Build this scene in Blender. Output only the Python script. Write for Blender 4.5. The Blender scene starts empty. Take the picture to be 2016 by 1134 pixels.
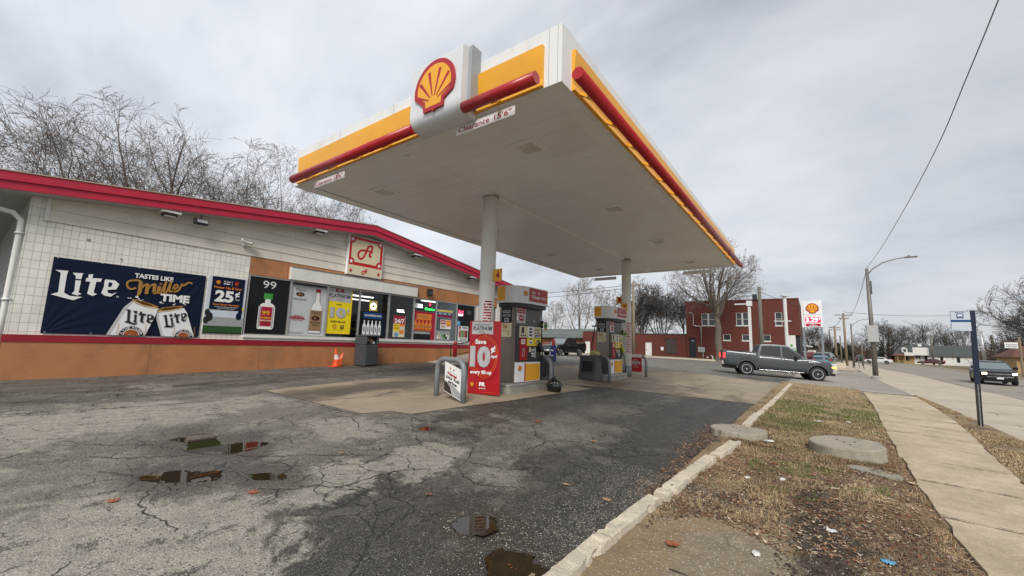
import bpy, math, random
import numpy as np
from mathutils import Vector, Matrix
from mathutils.geometry import tessellate_polygon
random.seed(7); RNG=np.random.default_rng(7)
R=math.radians
S=bpy.context.scene
COL=S.collection

# ------------------------------------------------------------------ camera
cam_d=bpy.data.cameras.new('camera'); cam=bpy.data.objects.new('camera',cam_d); COL.objects.link(cam)
F,PITCH,ROLL,YAW=812.555,0.134155,0.0317744,0.633244
fw=Vector((-math.sin(YAW)*math.cos(PITCH),math.cos(YAW)*math.cos(PITCH),math.sin(PITCH)))
r0=fw.cross(Vector((0,0,1))).normalized(); u0=r0.cross(fw)
rr=r0*math.cos(ROLL)+u0*math.sin(ROLL); uu=-r0*math.sin(ROLL)+u0*math.cos(ROLL)
cam.matrix_world=Matrix(((rr.x,uu.x,-fw.x,0),(rr.y,uu.y,-fw.y,0),(rr.z,uu.z,-fw.z,1.6),(0,0,0,1)))
cam_d.sensor_width=36; cam_d.lens=F/2016*36; cam_d.clip_start=0.05; cam_d.clip_end=2000
S.camera=cam
S.render.resolution_x=1024; S.render.resolution_y=576
S.view_settings.view_transform='Standard'; S.view_settings.look='None'; S.view_settings.gamma=1
S.view_settings.exposure=1.33

# ------------------------------------------------------------------ sky (overcast) and sun
SUN_EL,SUN_AZ=R(42),R(150)          # azimuth measured clockwise from +Y
W=bpy.data.worlds.new('World'); S.world=W; W.use_nodes=True
nt=W.node_tree; nt.nodes.clear()
def N(t,**k):
    n=nt.nodes.new(t)
    for a,b in k.items(): setattr(n,a,b)
    return n
out=N('ShaderNodeOutputWorld'); bg=N('ShaderNodeBackground'); bg.inputs[1].default_value=0.1
sky=N('ShaderNodeTexSky'); sky.sky_type='NISHITA'; sky.sun_disc=False; sky.sun_elevation=SUN_EL; sky.sun_rotation=SUN_AZ
tc=N('ShaderNodeTexCoord'); sep=N('ShaderNodeSeparateXYZ'); nt.links.new(tc.outputs['Generated'],sep.inputs[0])
# project the view direction on a flat cloud deck
mz=N('ShaderNodeMath',operation='MAXIMUM'); nt.links.new(sep.outputs[2],mz.inputs[0]); mz.inputs[1].default_value=0.0
az=N('ShaderNodeMath',operation='ADD'); nt.links.new(mz.outputs[0],az.inputs[0]); az.inputs[1].default_value=0.42
dx=N('ShaderNodeMath',operation='DIVIDE'); nt.links.new(sep.outputs[0],dx.inputs[0]); nt.links.new(az.outputs[0],dx.inputs[1])
dy=N('ShaderNodeMath',operation='DIVIDE'); nt.links.new(sep.outputs[1],dy.inputs[0]); nt.links.new(az.outputs[0],dy.inputs[1])
cb=N('ShaderNodeCombineXYZ'); nt.links.new(dx.outputs[0],cb.inputs[0]); nt.links.new(dy.outputs[0],cb.inputs[1])
n1=N('ShaderNodeTexNoise'); n1.inputs['Scale'].default_value=0.9; n1.inputs['Detail'].default_value=7; n1.inputs['Roughness'].default_value=.52; n1.inputs['Distortion'].default_value=.5
n2=N('ShaderNodeTexNoise'); n2.inputs['Scale'].default_value=3.2; n2.inputs['Detail'].default_value=6; n2.inputs['Roughness'].default_value=.55
mp=N('ShaderNodeMapping'); mp.inputs['Scale'].default_value=(1,1.7,1); mp.inputs['Rotation'].default_value=(0,0,R(35)); mp.inputs['Location'].default_value=(3.1,1.7,0)
nt.links.new(cb.outputs[0],mp.inputs[0]); nt.links.new(mp.outputs[0],n1.inputs[0]); nt.links.new(mp.outputs[0],n2.inputs[0])
mx=N('ShaderNodeMix'); mx.data_type='FLOAT'; mx.inputs[0].default_value=.3
nt.links.new(n1.outputs[0],mx.inputs[2]); nt.links.new(n2.outputs[0],mx.inputs[3])
cr=N('ShaderNodeValToRGB'); e=cr.color_ramp.elements
e[0].position=.38; e[0].color=(.30,.318,.35,1); e[1].position=.64; e[1].color=(.505,.52,.545,1)
m_=cr.color_ramp.elements.new(.5); m_.color=(.42,.44,.468,1)
nt.links.new(mx.outputs[0],cr.inputs[0])
# the deck is thinner, hence brighter, towards the west (-X)
bl=N('ShaderNodeMapRange'); bl.inputs[1].default_value=.55; bl.inputs[2].default_value=-.8; bl.inputs[3].default_value=5.0; bl.inputs[4].default_value=7.4
nt.links.new(sep.outputs[0],bl.inputs[0])
sc=N('ShaderNodeVectorMath',operation='SCALE'); nt.links.new(cr.outputs[0],sc.inputs[0]); nt.links.new(bl.outputs[0],sc.inputs[3])
ms=N('ShaderNodeMix'); ms.data_type='RGBA'; ms.inputs[0].default_value=.96
nt.links.new(sky.outputs[0],ms.inputs[6]); nt.links.new(sc.outputs[0],ms.inputs[7])
nt.links.new(ms.outputs[2],bg.inputs[0]); nt.links.new(bg.outputs[0],out.inputs[0])
sd=bpy.data.lights.new('sun','SUN'); sd.energy=1.35; sd.angle=R(24); sd.color=(1,.95,.88)
sun=bpy.data.objects.new('sun',sd); COL.objects.link(sun)
sdir=Vector((math.sin(SUN_AZ)*math.cos(SUN_EL),math.cos(SUN_AZ)*math.cos(SUN_EL),math.sin(SUN_EL)))
sun.rotation_euler=sdir.to_track_quat('Z','Y').to_euler(); sun.location=(0,0,50)

# ------------------------------------------------------------------ materials
MATS={}
def mat(name,col,rough=.6,metal=0,var=.12,scale=3.0,bump=0,bscale=40,spec=.5,emit=None,coat=0,dirt=None,dscale=1.2,damt=.5,stretch=None):
    if name in MATS: return MATS[name]
    m=bpy.data.materials.new(name); m.use_nodes=True; t=m.node_tree; b=t.nodes['Principled BSDF']
    b.inputs['Roughness'].default_value=rough; b.inputs['Metallic'].default_value=metal
    b.inputs['Specular IOR Level'].default_value=spec; b.inputs['Coat Weight'].default_value=coat
    c=(*col,1)
    L=t.links.new; tcn=t.nodes.new('ShaderNodeTexCoord'); src=tcn.outputs['Object']
    if stretch:
        mpn=t.nodes.new('ShaderNodeMapping'); mpn.inputs['Scale'].default_value=stretch; L(src,mpn.inputs[0]); src=mpn.outputs[0]
    if var:
        n=t.nodes.new('ShaderNodeTexNoise'); n.inputs['Scale'].default_value=scale; n.inputs['Detail'].default_value=8; n.inputs['Roughness'].default_value=.6
        L(src,n.inputs[0])
        mr=t.nodes.new('ShaderNodeMapRange'); mr.inputs[1].default_value=.25; mr.inputs[2].default_value=.75; mr.inputs[3].default_value=1-var; mr.inputs[4].default_value=1+var
        L(n.outputs[0],mr.inputs[0])
        v=t.nodes.new('ShaderNodeVectorMath'); v.operation='SCALE'; v.inputs[0].default_value=col; L(mr.outputs[0],v.inputs[3])
        o=v.outputs[0]
        if dirt:
            n2=t.nodes.new('ShaderNodeTexNoise'); n2.inputs['Scale'].default_value=dscale; n2.inputs['Detail'].default_value=10; n2.inputs['Roughness'].default_value=.65
            L(src,n2.inputs[0])
            r2=t.nodes.new('ShaderNodeMapRange'); r2.inputs[1].default_value=.48; r2.inputs[2].default_value=.72; r2.inputs[3].default_value=0; r2.inputs[4].default_value=damt
            L(n2.outputs[0],r2.inputs[0])
            x=t.nodes.new('ShaderNodeMix'); x.data_type='RGBA'; x.inputs[7].default_value=(*dirt,1); L(r2.outputs[0],x.inputs[0]); L(o,x.inputs[6]); o=x.outputs[2]
        L(o,b.inputs['Base Color'])
        mr2=t.nodes.new('ShaderNodeMapRange'); mr2.inputs[3].default_value=max(0,rough-.08); mr2.inputs[4].default_value=min(1,rough+.1); L(n.outputs[0],mr2.inputs[0]); L(mr2.outputs[0],b.inputs['Roughness'])
    else: b.inputs['Base Color'].default_value=c
    if bump:
        n=t.nodes.new('ShaderNodeTexNoise'); n.inputs['Scale'].default_value=bscale; n.inputs['Detail'].default_value=6; L(src,n.inputs[0])
        bp=t.nodes.new('ShaderNodeBump'); bp.inputs['Strength'].default_value=bump; bp.inputs['Distance'].default_value=.02; L(n.outputs[0],bp.inputs['Height']); L(bp.outputs[0],b.inputs['Normal'])
    if emit:
        b.inputs['Emission Color'].default_value=(*emit[:3],1); b.inputs['Emission Strength'].default_value=emit[3]
    MATS[name]=m; return m
_mat0=mat
def mat(name,*a,**k):
    if name.startswith('print_'): k.setdefault('spec',.15)
    return _mat0(name,*a,**k)
def nodes_of(m): return m.node_tree.nodes,m.node_tree.links.new,m.node_tree.nodes['Principled BSDF']

def block_mat(name,bw,bh,mortar,col,mcol,axis='YZ',var=.05,off=0.0,msmooth=.1,offset=(0,0),bump=.5,dirt=None):
    """brick-texture wall; axis says which object axes run along the wall"""
    m=bpy.data.materials.new(name); m.use_nodes=True; nd,L,b=nodes_of(m)
    tcn=nd.new('ShaderNodeTexCoord'); sp=nd.new('ShaderNodeSeparateXYZ'); cbn=nd.new('ShaderNodeCombineXYZ'); L(tcn.outputs['Object'],sp.inputs[0])
    o0=nd.new('ShaderNodeMath'); o0.operation='ADD'; o0.inputs[1].default_value=offset[0]; L(sp.outputs['XYZ'.index(axis[0])],o0.inputs[0])
    o1=nd.new('ShaderNodeMath'); o1.operation='ADD'; o1.inputs[1].default_value=offset[1]; L(sp.outputs['XYZ'.index(axis[1])],o1.inputs[0])
    L(o0.outputs[0],cbn.inputs[0]); L(o1.outputs[0],cbn.inputs[1])
    br=nd.new('ShaderNodeTexBrick'); br.offset=off; br.inputs['Scale'].default_value=1; br.inputs['Brick Width'].default_value=bw; br.inputs['Row Height'].default_value=bh
    br.inputs['Mortar Size'].default_value=mortar; br.inputs['Mortar Smooth'].default_value=msmooth
    a=np.array(col); br.inputs['Color1'].default_value=(*(a*(1-var)),1); br.inputs['Color2'].default_value=(*(a*(1+var)),1); br.inputs['Mortar'].default_value=(*mcol,1)
    L(cbn.outputs[0],br.inputs[0])
    n=nd.new('ShaderNodeTexNoise'); n.inputs['Scale'].default_value=1.3; n.inputs['Detail'].default_value=9; n.inputs['Roughness'].default_value=.65; L(tcn.outputs['Object'],n.inputs[0])
    mr=nd.new('ShaderNodeMapRange'); mr.inputs[1].default_value=.25; mr.inputs[2].default_value=.75; mr.inputs[3].default_value=.82; mr.inputs[4].default_value=1.1; L(n.outputs[0],mr.inputs[0])
    v=nd.new('ShaderNodeVectorMath'); v.operation='SCALE'; L(br.outputs[0],v.inputs[0]); L(mr.outputs[0],v.inputs[3]); o=v.outputs[0]
    if dirt:
        n2=nd.new('ShaderNodeTexNoise'); n2.inputs['Scale'].default_value=2.2; n2.inputs['Detail'].default_value=8; n2.inputs['Roughness'].default_value=.6; L(tcn.outputs['Object'],n2.inputs[0])
        r2=nd.new('ShaderNodeMapRange'); r2.inputs[1].default_value=dirt[3]; r2.inputs[2].default_value=dirt[3]+.02; L(n2.outputs[0],r2.inputs[0])
        x=nd.new('ShaderNodeMix'); x.data_type='RGBA'; x.inputs[7].default_value=(*dirt[:3],1); L(r2.outputs[0],x.inputs[0]); L(o,x.inputs[6]); o=x.outputs[2]
    L(o,b.inputs['Base Color']); b.inputs['Roughness'].default_value=.75
    iv=nd.new('ShaderNodeMath'); iv.operation='SUBTRACT'; iv.inputs[0].default_value=1; L(br.outputs['Fac'],iv.inputs[1])
    bp=nd.new('ShaderNodeBump'); bp.inputs['Strength'].default_value=bump; bp.inputs['Distance'].default_value=.01; L(iv.outputs[0],bp.inputs['Height']); L(bp.outputs[0],b.inputs['Normal'])
    MATS[name]=m; return m

WHITE=mat('white_paint',(.70,.70,.67),.45,var=.07,dirt=(.35,.32,.27),damt=.25)
CWHITE=mat('canopy_white',(.72,.73,.73),.38,var=.06,scale=1.5,dirt=(.46,.45,.42),damt=.4,dscale=1.3,stretch=(1.6,1.6,.35))
SOFFIT=mat('canopy_soffit_white',(.78,.785,.775),.33,var=.05,scale=.5,dirt=(.55,.51,.45),damt=.35,dscale=.35)
YEL=mat('signal_yellow',(.78,.37,.015),.38,var=.08,scale=1,dirt=(.50,.25,.03),damt=.35,dscale=.9)
REDP=mat('bright_red',(.37,.008,.014),.32,var=.06)
FASCIA=mat('crimson_fascia',(.44,.010,.045),.5,var=.12,scale=2,dirt=(.30,.02,.04),damt=.35)
STRIPE=mat('dark_red_stripe',(.28,.006,.02),.5,var=.1)
BROWN=mat('tan_brown_paint',(.42,.185,.075),.6,var=.12,scale=1.2,dirt=(.19,.095,.05),dscale=1.1,damt=.6,bump=.15,bscale=25)
GREYP=mat('grey_paint',(.19,.21,.225),.45,var=.12,scale=6,dirt=(.10,.10,.10),damt=.35,dscale=3)
STEEL=mat('brushed_steel',(.24,.215,.195),.36,metal=.8,var=.16,scale=1.2,stretch=(1,1,.25))
BLACK=mat('black_plastic',(.02,.02,.021),.42,var=.15)
DKGREY=mat('dark_grey_plastic',(.060,.066,.073),.5,var=.15,scale=4)
RUBBER=mat('rubber',(.022,.022,.022),.8,var=.15)
CHROME=mat('chrome',(.62,.63,.65),.18,metal=1,var=.05)
ALU=mat('aluminium',(.55,.55,.54),.35,metal=.7,var=.08)
SIDING=mat('siding_paint',(.66,.625,.55),.6,var=.07,scale=1.0,dirt=(.38,.34,.28),damt=.35,dscale=.8,bump=.1)
CONC=mat('island_concrete',(.30,.285,.25),.85,var=.2,scale=5,dirt=(.12,.11,.10),damt=.6,dscale=2.2,bump=.5,bscale=60)
KERB=mat('kerb_concrete',(.60,.535,.42),.9,var=.22,scale=14,dirt=(.26,.23,.18),damt=.6,dscale=7,bump=.9,bscale=90)
INK=mat('black_ink',(.012,.012,.013),.4,var=0)
PWHITE=mat('print_white',(.76,.77,.77),.35,var=0)
PNAVY=mat('print_navy',(.006,.012,.032),.33,var=.1,scale=3)
PGOLD=mat('print_gold',(.36,.19,.05),.35,var=.08)
PRED=mat('print_red',(.36,.01,.014),.33,var=.03)
PYEL=mat('print_yellow',(.80,.62,.02),.35,var=.03)
PSILVER=mat('print_silver',(.48,.49,.50),.3,metal=.15,var=.15,scale=4)
PORANGE=mat('print_orange',(.75,.22,.03),.35,var=.05)
PCREAM=mat('print_cream',(.66,.60,.42),.4,var=.04)
PGREEN=mat('print_green',(.05,.30,.06),.35,var=.05)
PDARK=mat('print_dark_grey',(.07,.075,.08),.35,var=0)
PGREY=mat('print_grey',(.32,.33,.34),.4,var=.05)

def glass_mat(name,tint=(.55,.6,.6),clear=.55,rough=.03):
    m=bpy.data.materials.new(name); m.use_nodes=True; nd=m.node_tree.nodes; L=m.node_tree.links.new; nd.clear()
    o=nd.new('ShaderNodeOutputMaterial'); mx=nd.new('ShaderNodeMixShader'); tr=nd.new('ShaderNodeBsdfTransparent'); gl=nd.new('ShaderNodeBsdfGlossy'); fr=nd.new('ShaderNodeFresnel')
    tr.inputs[0].default_value=(*[c*clear for c in tint],1); gl.inputs['Roughness'].default_value=rough; fr.inputs[0].default_value=1.38
    L(fr.outputs[0],mx.inputs[0]); L(tr.outputs[0],mx.inputs[1]); L(gl.outputs[0],mx.inputs[2]); L(mx.outputs[0],o.inputs[0]); MATS[name]=m; return m
GLASS=glass_mat('shop_glass',(.92,.95,.95),.93,.02); CARGLASS=mat('car_glass',(.018,.021,.023),.06,var=0,spec=.8,coat=.6)
WSGLASS=mat('windscreen_glass',(.11,.14,.145),.10,var=0,spec=1.0,coat=1)

# ------------------------------------------------------------------ mesh builder
def put(o,parent=None):
    COL.objects.link(o)
    if parent is not None: o.parent=parent
    return o
def tag(o,label=None,cat=None,group=None,kind=None):
    if label: o['label']=label
    if cat: o['category']=cat
    if group: o['group']=group
    if kind: o['kind']=kind
    return o
def thing(name,label,cat,loc=(0,0,0),rz=0,group=None):
    o=bpy.data.objects.new(name,None); o.empty_display_size=.2; COL.objects.link(o); o.location=loc; o.rotation_euler=(0,0,rz)
    return tag(o,label,cat,group)
class MB:
    def __init__(s): s.v=[];s.f=[];s.m=[];s.ml=[]
    def mi(s,m):
        if m not in s.ml: s.ml.append(m)
        return s.ml.index(m)
    def add(s,vs,fs,m):
        k=len(s.v); s.v+= [tuple(map(float,a)) for a in vs]; i=s.mi(m)
        for f in fs: s.f.append(tuple(k+a for a in f)); s.m.append(i)
    def box(s,x0,x1,y0,y1,z0,z1,m,M=None):
        vs=[(x,y,z) for z in(z0,z1) for y in(y0,y1) for x in(x0,x1)]
        if M is not None: vs=[M@Vector(a) for a in vs]
        s.add(vs,[(0,2,3,1),(4,5,7,6),(0,1,5,4),(2,6,7,3),(0,4,6,2),(1,3,7,5)],m)
    def quad(s,a,b,c,d,m): s.add([a,b,c,d],[(0,1,2,3)],m)
    def tube(s,pts,r,m,n=8,cap=True,rot=0):
        pts=[Vector(p) for p in pts]; rs=r if hasattr(r,'__len__') else [r]*len(pts)
        vs=[];prev=None
        for i,p in enumerate(pts):
            d=(pts[min(i+1,len(pts)-1)]-pts[max(i-1,0)]).normalized()
            if prev is None:
                a=d.cross(Vector((0,0,1)));
                if a.length<.05: a=d.cross(Vector((0,1,0)))
                a.normalize()
            else:
                a=prev-d*prev.dot(d); a.normalize()
            prev=a; b=d.cross(a)
            for k in range(n):
                t=rot+2*math.pi*k/n; vs.append(p+(a*math.cos(t)+b*math.sin(t))*rs[i])
        fs=[]
        for i in range(len(pts)-1):
            for k in range(n): fs.append((i*n+k,i*n+(k+1)%n,(i+1)*n+(k+1)%n,(i+1)*n+k))
        if cap: fs.append(tuple(reversed(range(n)))); fs.append(tuple((len(pts)-1)*n+k for k in range(n)))
        s.add(vs,fs,m)
    def prism(s,poly,fn,a,b,m,mcap=None):
        """poly 2-D, fn(u,v,w)->xyz, extruded from w=a to w=b"""
        n=len(poly); vs=[fn(u,v,a) for u,v in poly]+[fn(u,v,b) for u,v in poly]
        tri=tessellate_polygon([[Vector((u,v,0)) for u,v in poly]])
        s.add(vs,[(i,(i+1)%n,n+(i+1)%n,n+i) for i in range(n)],m)
        s.add(vs,[tuple(t) for t in tri]+[tuple(n+i for i in reversed(t)) for t in tri],mcap or m)
    def flat(s,poly,fn,w,m):
        tri=tessellate_polygon([[Vector((u,v,0)) for u,v in poly]])
        fs=[]
        for t in tri:
            a,b,c=[poly[i] for i in t]
            if (b[0]-a[0])*(c[1]-a[1])-(b[1]-a[1])*(c[0]-a[0])<0: t=tuple(reversed(t))
            fs.append(tuple(t))
        s.add([fn(u,v,w) for u,v in poly],fs,m)
    def lathe(s,prof,m,n=16,M=None,c=(0,0,0)):
        vs=[(c[0]+r*math.cos(2*math.pi*k/n),c[1]+r*math.sin(2*math.pi*k/n),c[2]+z) for r,z in prof for k in range(n)]
        if M is not None: vs=[M@Vector(a) for a in vs]
        fs=[(i*n+k,i*n+(k+1)%n,(i+1)*n+(k+1)%n,(i+1)*n+k) for i in range(len(prof)-1) for k in range(n)]
        if prof[0][0]>1e-4: fs.append(tuple(reversed(range(n))))
        if prof[-1][0]>1e-4: fs.append(tuple((len(prof)-1)*n+k for k in range(n)))
        s.add(vs,fs,m)
    def build(s,name,parent=None,smooth=False,bevel=0,fixn=True,seg=2):
        me=bpy.data.meshes.new(name); me.from_pydata(s.v,[],s.f)
        for m in s.ml: me.materials.append(m)
        me.polygons.foreach_set('material_index',s.m)
        if fixn:
            import bmesh
            bm=bmesh.new(); bm.from_mesh(me); bmesh.ops.recalc_face_normals(bm,faces=bm.faces); bm.to_mesh(me); bm.free()
        if smooth: me.polygons.foreach_set('use_smooth',[True]*len(me.polygons))
        me.update()
        o=bpy.data.objects.new(name,me); put(o,parent)
        if bevel:
            b=o.modifiers.new('bevel','BEVEL'); b.width=bevel; b.segments=seg; b.limit_method='ANGLE'; b.angle_limit=R(40)
            me.polygons.foreach_set('use_smooth',[True]*len(me.polygons))
            wn=o.modifiers.new('wn','WEIGHTED_NORMAL'); wn.keep_sharp=True
        return o
def dup(root,loc=None,rz=None,label=None,group=None,scale=None):
    r=root.copy(); COL.objects.link(r)
    if loc is not None: r.location=loc
    if rz is not None: r.rotation_euler=(0,0,rz)
    if scale is not None: r.scale=(scale,)*3 if not hasattr(scale,'__len__') else scale
    if label: r['label']=label
    if group: r['group']=group
    for ch in list(root.children):
        c=ch.copy(); COL.objects.link(c); c.parent=r
        for g_ in ch.children:
            d=g_.copy(); COL.objects.link(d); d.parent=c
    return r
_tc={}
def text2d(s,bold=0.0,shear=0.0,spacing=1.0):
    k=(s,bold,shear,spacing)
    if k not in _tc:
        cu=bpy.data.curves.new('t','FONT'); cu.body=s; cu.offset=bold; cu.shear=shear; cu.space_character=spacing; cu.fill_mode='BOTH'; cu.resolution_u=3
        ob=bpy.data.objects.new('t',cu); me=bpy.data.meshes.new_from_object(ob)
        V=np.array([v.co[:2] for v in me.vertices]); Fc=[tuple(p.vertices) for p in me.polygons]
        bpy.data.objects.remove(ob); bpy.data.curves.remove(cu); bpy.data.meshes.remove(me)
        mn=V.min(0);mx_=V.max(0); _tc[k]=((V-mn)/(mx_-mn),Fc,(mx_-mn))
    return _tc[k]
class Board:
    """flat printed thing: origin lower-left corner, u to the right, v up, seen from the n side"""
    def __init__(s,o,u,v,thick=.01):
        s.o=Vector(o); s.u=Vector(u).normalized(); s.v=Vector(v).normalized(); s.n=s.u.cross(s.v); s.t=thick; s.ch={}; s.lay=0
    def P(s,a,b,w): return s.o+s.u*a+s.v*b+s.n*w
    def mb(s,c):
        if c not in s.ch: s.ch[c]=MB()
        return s.ch[c]
    def base(s,w,h,m,x0=0,y0=0,name='panel'): s.W=w;s.H=h; s.mb(name).prism([(x0,y0),(x0+w,y0),(x0+w,y0+h),(x0,y0+h)],s.P,-s.t,0,m)
    def z(s): s.lay+=1; return .0012*s.lay+.001
    def poly(s,p,m,c='artwork'): s.mb(c).flat(p,s.P,s.z(),m)
    def rect(s,x0,y0,x1,y1,m,c='artwork'): s.poly([(x0,y0),(x1,y0),(x1,y1),(x0,y1)],m,c)
    def disc(s,x,y,r,m,c='artwork',n=24,ry=None): s.poly([(x+r*math.cos(2*math.pi*k/n),y+(ry or r)*math.sin(2*math.pi*k/n)) for k in range(n)],m,c)
    def ring(s,x,y,r0,r1,m,c='artwork',n=28,ry=1):
        z=s.z(); vs=[];
        for k in range(n):
            t=2*math.pi*k/n; vs+=[s.P(x+r0*math.cos(t),y+r0*ry*math.sin(t),z),s.P(x+r1*math.cos(t),y+r1*ry*math.sin(t),z)]
        s.mb(c).add(vs,[(2*k,2*k+1,(2*k+3)%(2*n),(2*k+2)%(2*n)) for k in range(n)],m)
    def line(s,pts,w,m,c='artwork'):
        ws=w if hasattr(w,'__len__') else [w]*len(pts); P=[np.array(p,float) for p in pts]; L=[];Rr=[]
        for i,p in enumerate(P):
            d=P[min(i+1,len(P)-1)]-P[max(i-1,0)]; d/=np.hypot(*d)+1e-9; q=np.array([-d[1],d[0]])*ws[i]/2; L.append(p+q);Rr.append(p-q)
        z=s.z(); n=len(P); s.mb(c).add([s.P(*a,z) for a in L]+[s.P(*a,z) for a in Rr],[(i,n+i,n+i+1,i+1) for i in range(n-1)],m)
    def spline(s,pts,w,m,c='artwork',k=5): s.line(smooth2(pts,k),w,m,c)
    def text(s,t,x0,y0,x1,y1,m,bold=.02,shear=0,c='lettering',keep=False,sp=1.0,fn=None):
        V,Fc,sz=text2d(t,bold,shear,sp)
        w,h=x1-x0,y1-y0
        if keep:
            k=min(w/sz[0],h/sz[1]); x0+= (w-k*sz[0])/2; y0+=(h-k*sz[1])/2; w,h=k*sz[0],k*sz[1]
        z=s.z(); f=fn or (lambda a,b:(a,b))
        s.mb(c).add([s.P(*f(x0+a*w,y0+b*h),z) for a,b in V],Fc,m)
    def star(s,x,y,r,m,c='artwork'): s.poly([(x+(r if k%2==0 else r*.4)*math.sin(math.pi*k/5),y+(r if k%2==0 else r*.4)*math.cos(math.pi*k/5)) for k in range(10)],m,c)
    def fold(s,base):
        pm=s.ch[base]
        for c in ('artwork','lettering','grommets','eyelet'):
            if c in s.ch and c!=base:
                q=s.ch.pop(c); k=len(pm.v); pm.v+=q.v; pm.f+=[tuple(k+a for a in f) for f in q.f]; pm.m+=[pm.mi(q.ml[j]) for j in q.m]
    def build(s,name,label,cat,group=None,parent=None):
        if 'panel' in s.ch: s.fold('panel')
        if parent is None and len(s.ch)==1:
            (c,m),=s.ch.items(); m.v=[(a-s.o.x,b-s.o.y,cc-s.o.z) for a,b,cc in m.v]; o=m.build(name,None,fixn=False); o.location=s.o; return tag(o,label,cat,group)
        if parent is None: root=thing(name,label,cat,tuple(s.o),0,group)
        else: root=parent
        for c,m in s.ch.items():
            if parent is None: m.v=[(a-s.o.x,b-s.o.y,cc-s.o.z) for a,b,cc in m.v]
            m.build(c,root,fixn=(c=='panel'))
        return root
def smooth2(pts,k=5):
    P=[np.array(p,float) for p in pts]; P=[2*P[0]-P[1]]+P+[2*P[-1]-P[-2]]; o=[]
    for i in range(1,len(P)-2):
        for j in range(k):
            t=j/k; a,b,c,d=P[i-1:i+3]
            o.append(.5*((2*b)+(c-a)*t+(2*a-5*b+4*c-d)*t*t+(-a+3*b-3*c+d)*t**3))
    o.append(P[-2]); return o
def pecten(bd,cx,cy,w,thick=True,mred=None,myel=None,name='emblem'):
    """red-edged yellow scallop, w wide, centre cx,cy"""
    mred=mred or REDP; myel=myel or YEL
    arc=[(.5*math.cos(R(t)),.43+.5*math.sin(R(t))) for t in range(-22,203,9)]
    outer=[(-.24,0),(-.05,0),(0,-.035),(.05,0),(.24,0),(.26,.13)]+arc+[(-.26,.13)]
    q=lambda p,k=1:[(cx+w*a*k,cy+w*((b-.45)*k)) for a,b in p]
    m=bd.mb(name)
    z0=bd.z(); th=.03*w if thick else .001
    m.prism(q(outer),bd.P,0,z0+th,mred)
    inner=[(-.19,.07),(.19,.07),(.20,.19)]+[(.5*.83*math.cos(R(t)),.43+.5*.83*math.sin(R(t))) for t in range(-20,201,8)]+[(-.20,.19)]
    m.flat(q(inner),bd.P,z0+th+.002,myel)
    for i in range(6):
        a=R(90+(i-2.5)*26); d=np.array([math.cos(a),math.sin(a)]); nrm=np.array([-d[1],d[0]]); c0=np.array([0,.14])
        p0=c0+d*.12; p1=c0+d*(.63-.04*abs(i-2.5)); 
        m.flat(q([tuple(p0-nrm*.011),tuple(p1-nrm*.033),tuple(p1+nrm*.033),tuple(p0+nrm*.011)]),bd.P,z0+th+.004,mred)

CP=np.array([(-1.6,3,0),(-1.2,8,.05),(-1.0,15,.08),(-1.15,25,.10),(-3.5,29.6,.15),(0,30.6,0),(-6.3,8,.42),(-6.3,17,.43),(-6.3,12.5,.43),
(-5.8,4.9,.30),(-10.2,4.5,.38),(-14.3,1,.47),(-14.3,13,.66),(-14.3,20,.70),(-10,12,.52),(-6.7,2.4,.12),(-4,1,.02),(-2,0,-.03),(-14.3,-6,.42),(-8,-3,.15),
(-21,39,.50),(-21.4,42.2,.47),(-14,54,.50),(-1,54,.2),(-25,54,.5),(-40,40,.5),(-8,36,.3),(0,44,.02),(-25,10,.6),(-25,25,.65),(-40,0,.6),(-30,-15,.5),(0,-10,-.1),
(1,8,0),(1,4,-.03),(1.5,6,-.03),(1.5,12,-.03),(1,20,0),(1.5,25,-.05),(3.0,14,-.08),(3.0,25,-.1),(3,5,-.1),(4,12,-.16),(4,0,-.12),(9,12,-.2),(9,0,-.2),(12,46,-.24),(4,41,-.1),(8,30,-.22),(15,12,-.2),
(3,70,-.2),(14,100,-.2),(30,100,-.2),(-30,100,0),(0,160,-.2),(60,60,-.2),(60,0,-.2),(-80,60,.3),(-80,0,.5),(80,160,-.2),(-80,160,.2),(0,-60,0),(60,-60,-.1),(-60,-60,.3)],float)
def _k(r2): return r2*np.log(r2+1e-9)*.5
def _fit():
    n=len(CP);P=CP[:,:2]/20
    D=((P[:,None]-P[None])**2).sum(-1);A=np.zeros((n+3,n+3));A[:n,:n]=_k(D)+np.eye(n)*2e-3
    A[:n,n]=1;A[:n,n+1:]=P;A[n,:n]=1;A[n+1:,:n]=P.T
    return np.linalg.solve(A,np.r_[CP[:,2],0,0,0])
_W=_fit()
def g(x,y):
    x=np.clip(np.asarray(x,float),-90,90);y=np.clip(np.asarray(y,float),-65,165);s=np.broadcast(x,y).shape
    Q=np.stack([np.broadcast_to(x,s).ravel(),np.broadcast_to(y,s).ravel()],1)/20
    D=((Q[:,None]-CP[None,:,:2]/20)**2).sum(-1)
    return (_k(D)@_W[:-3]+_W[-3]+Q@_W[-2:]).reshape(s)
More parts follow.
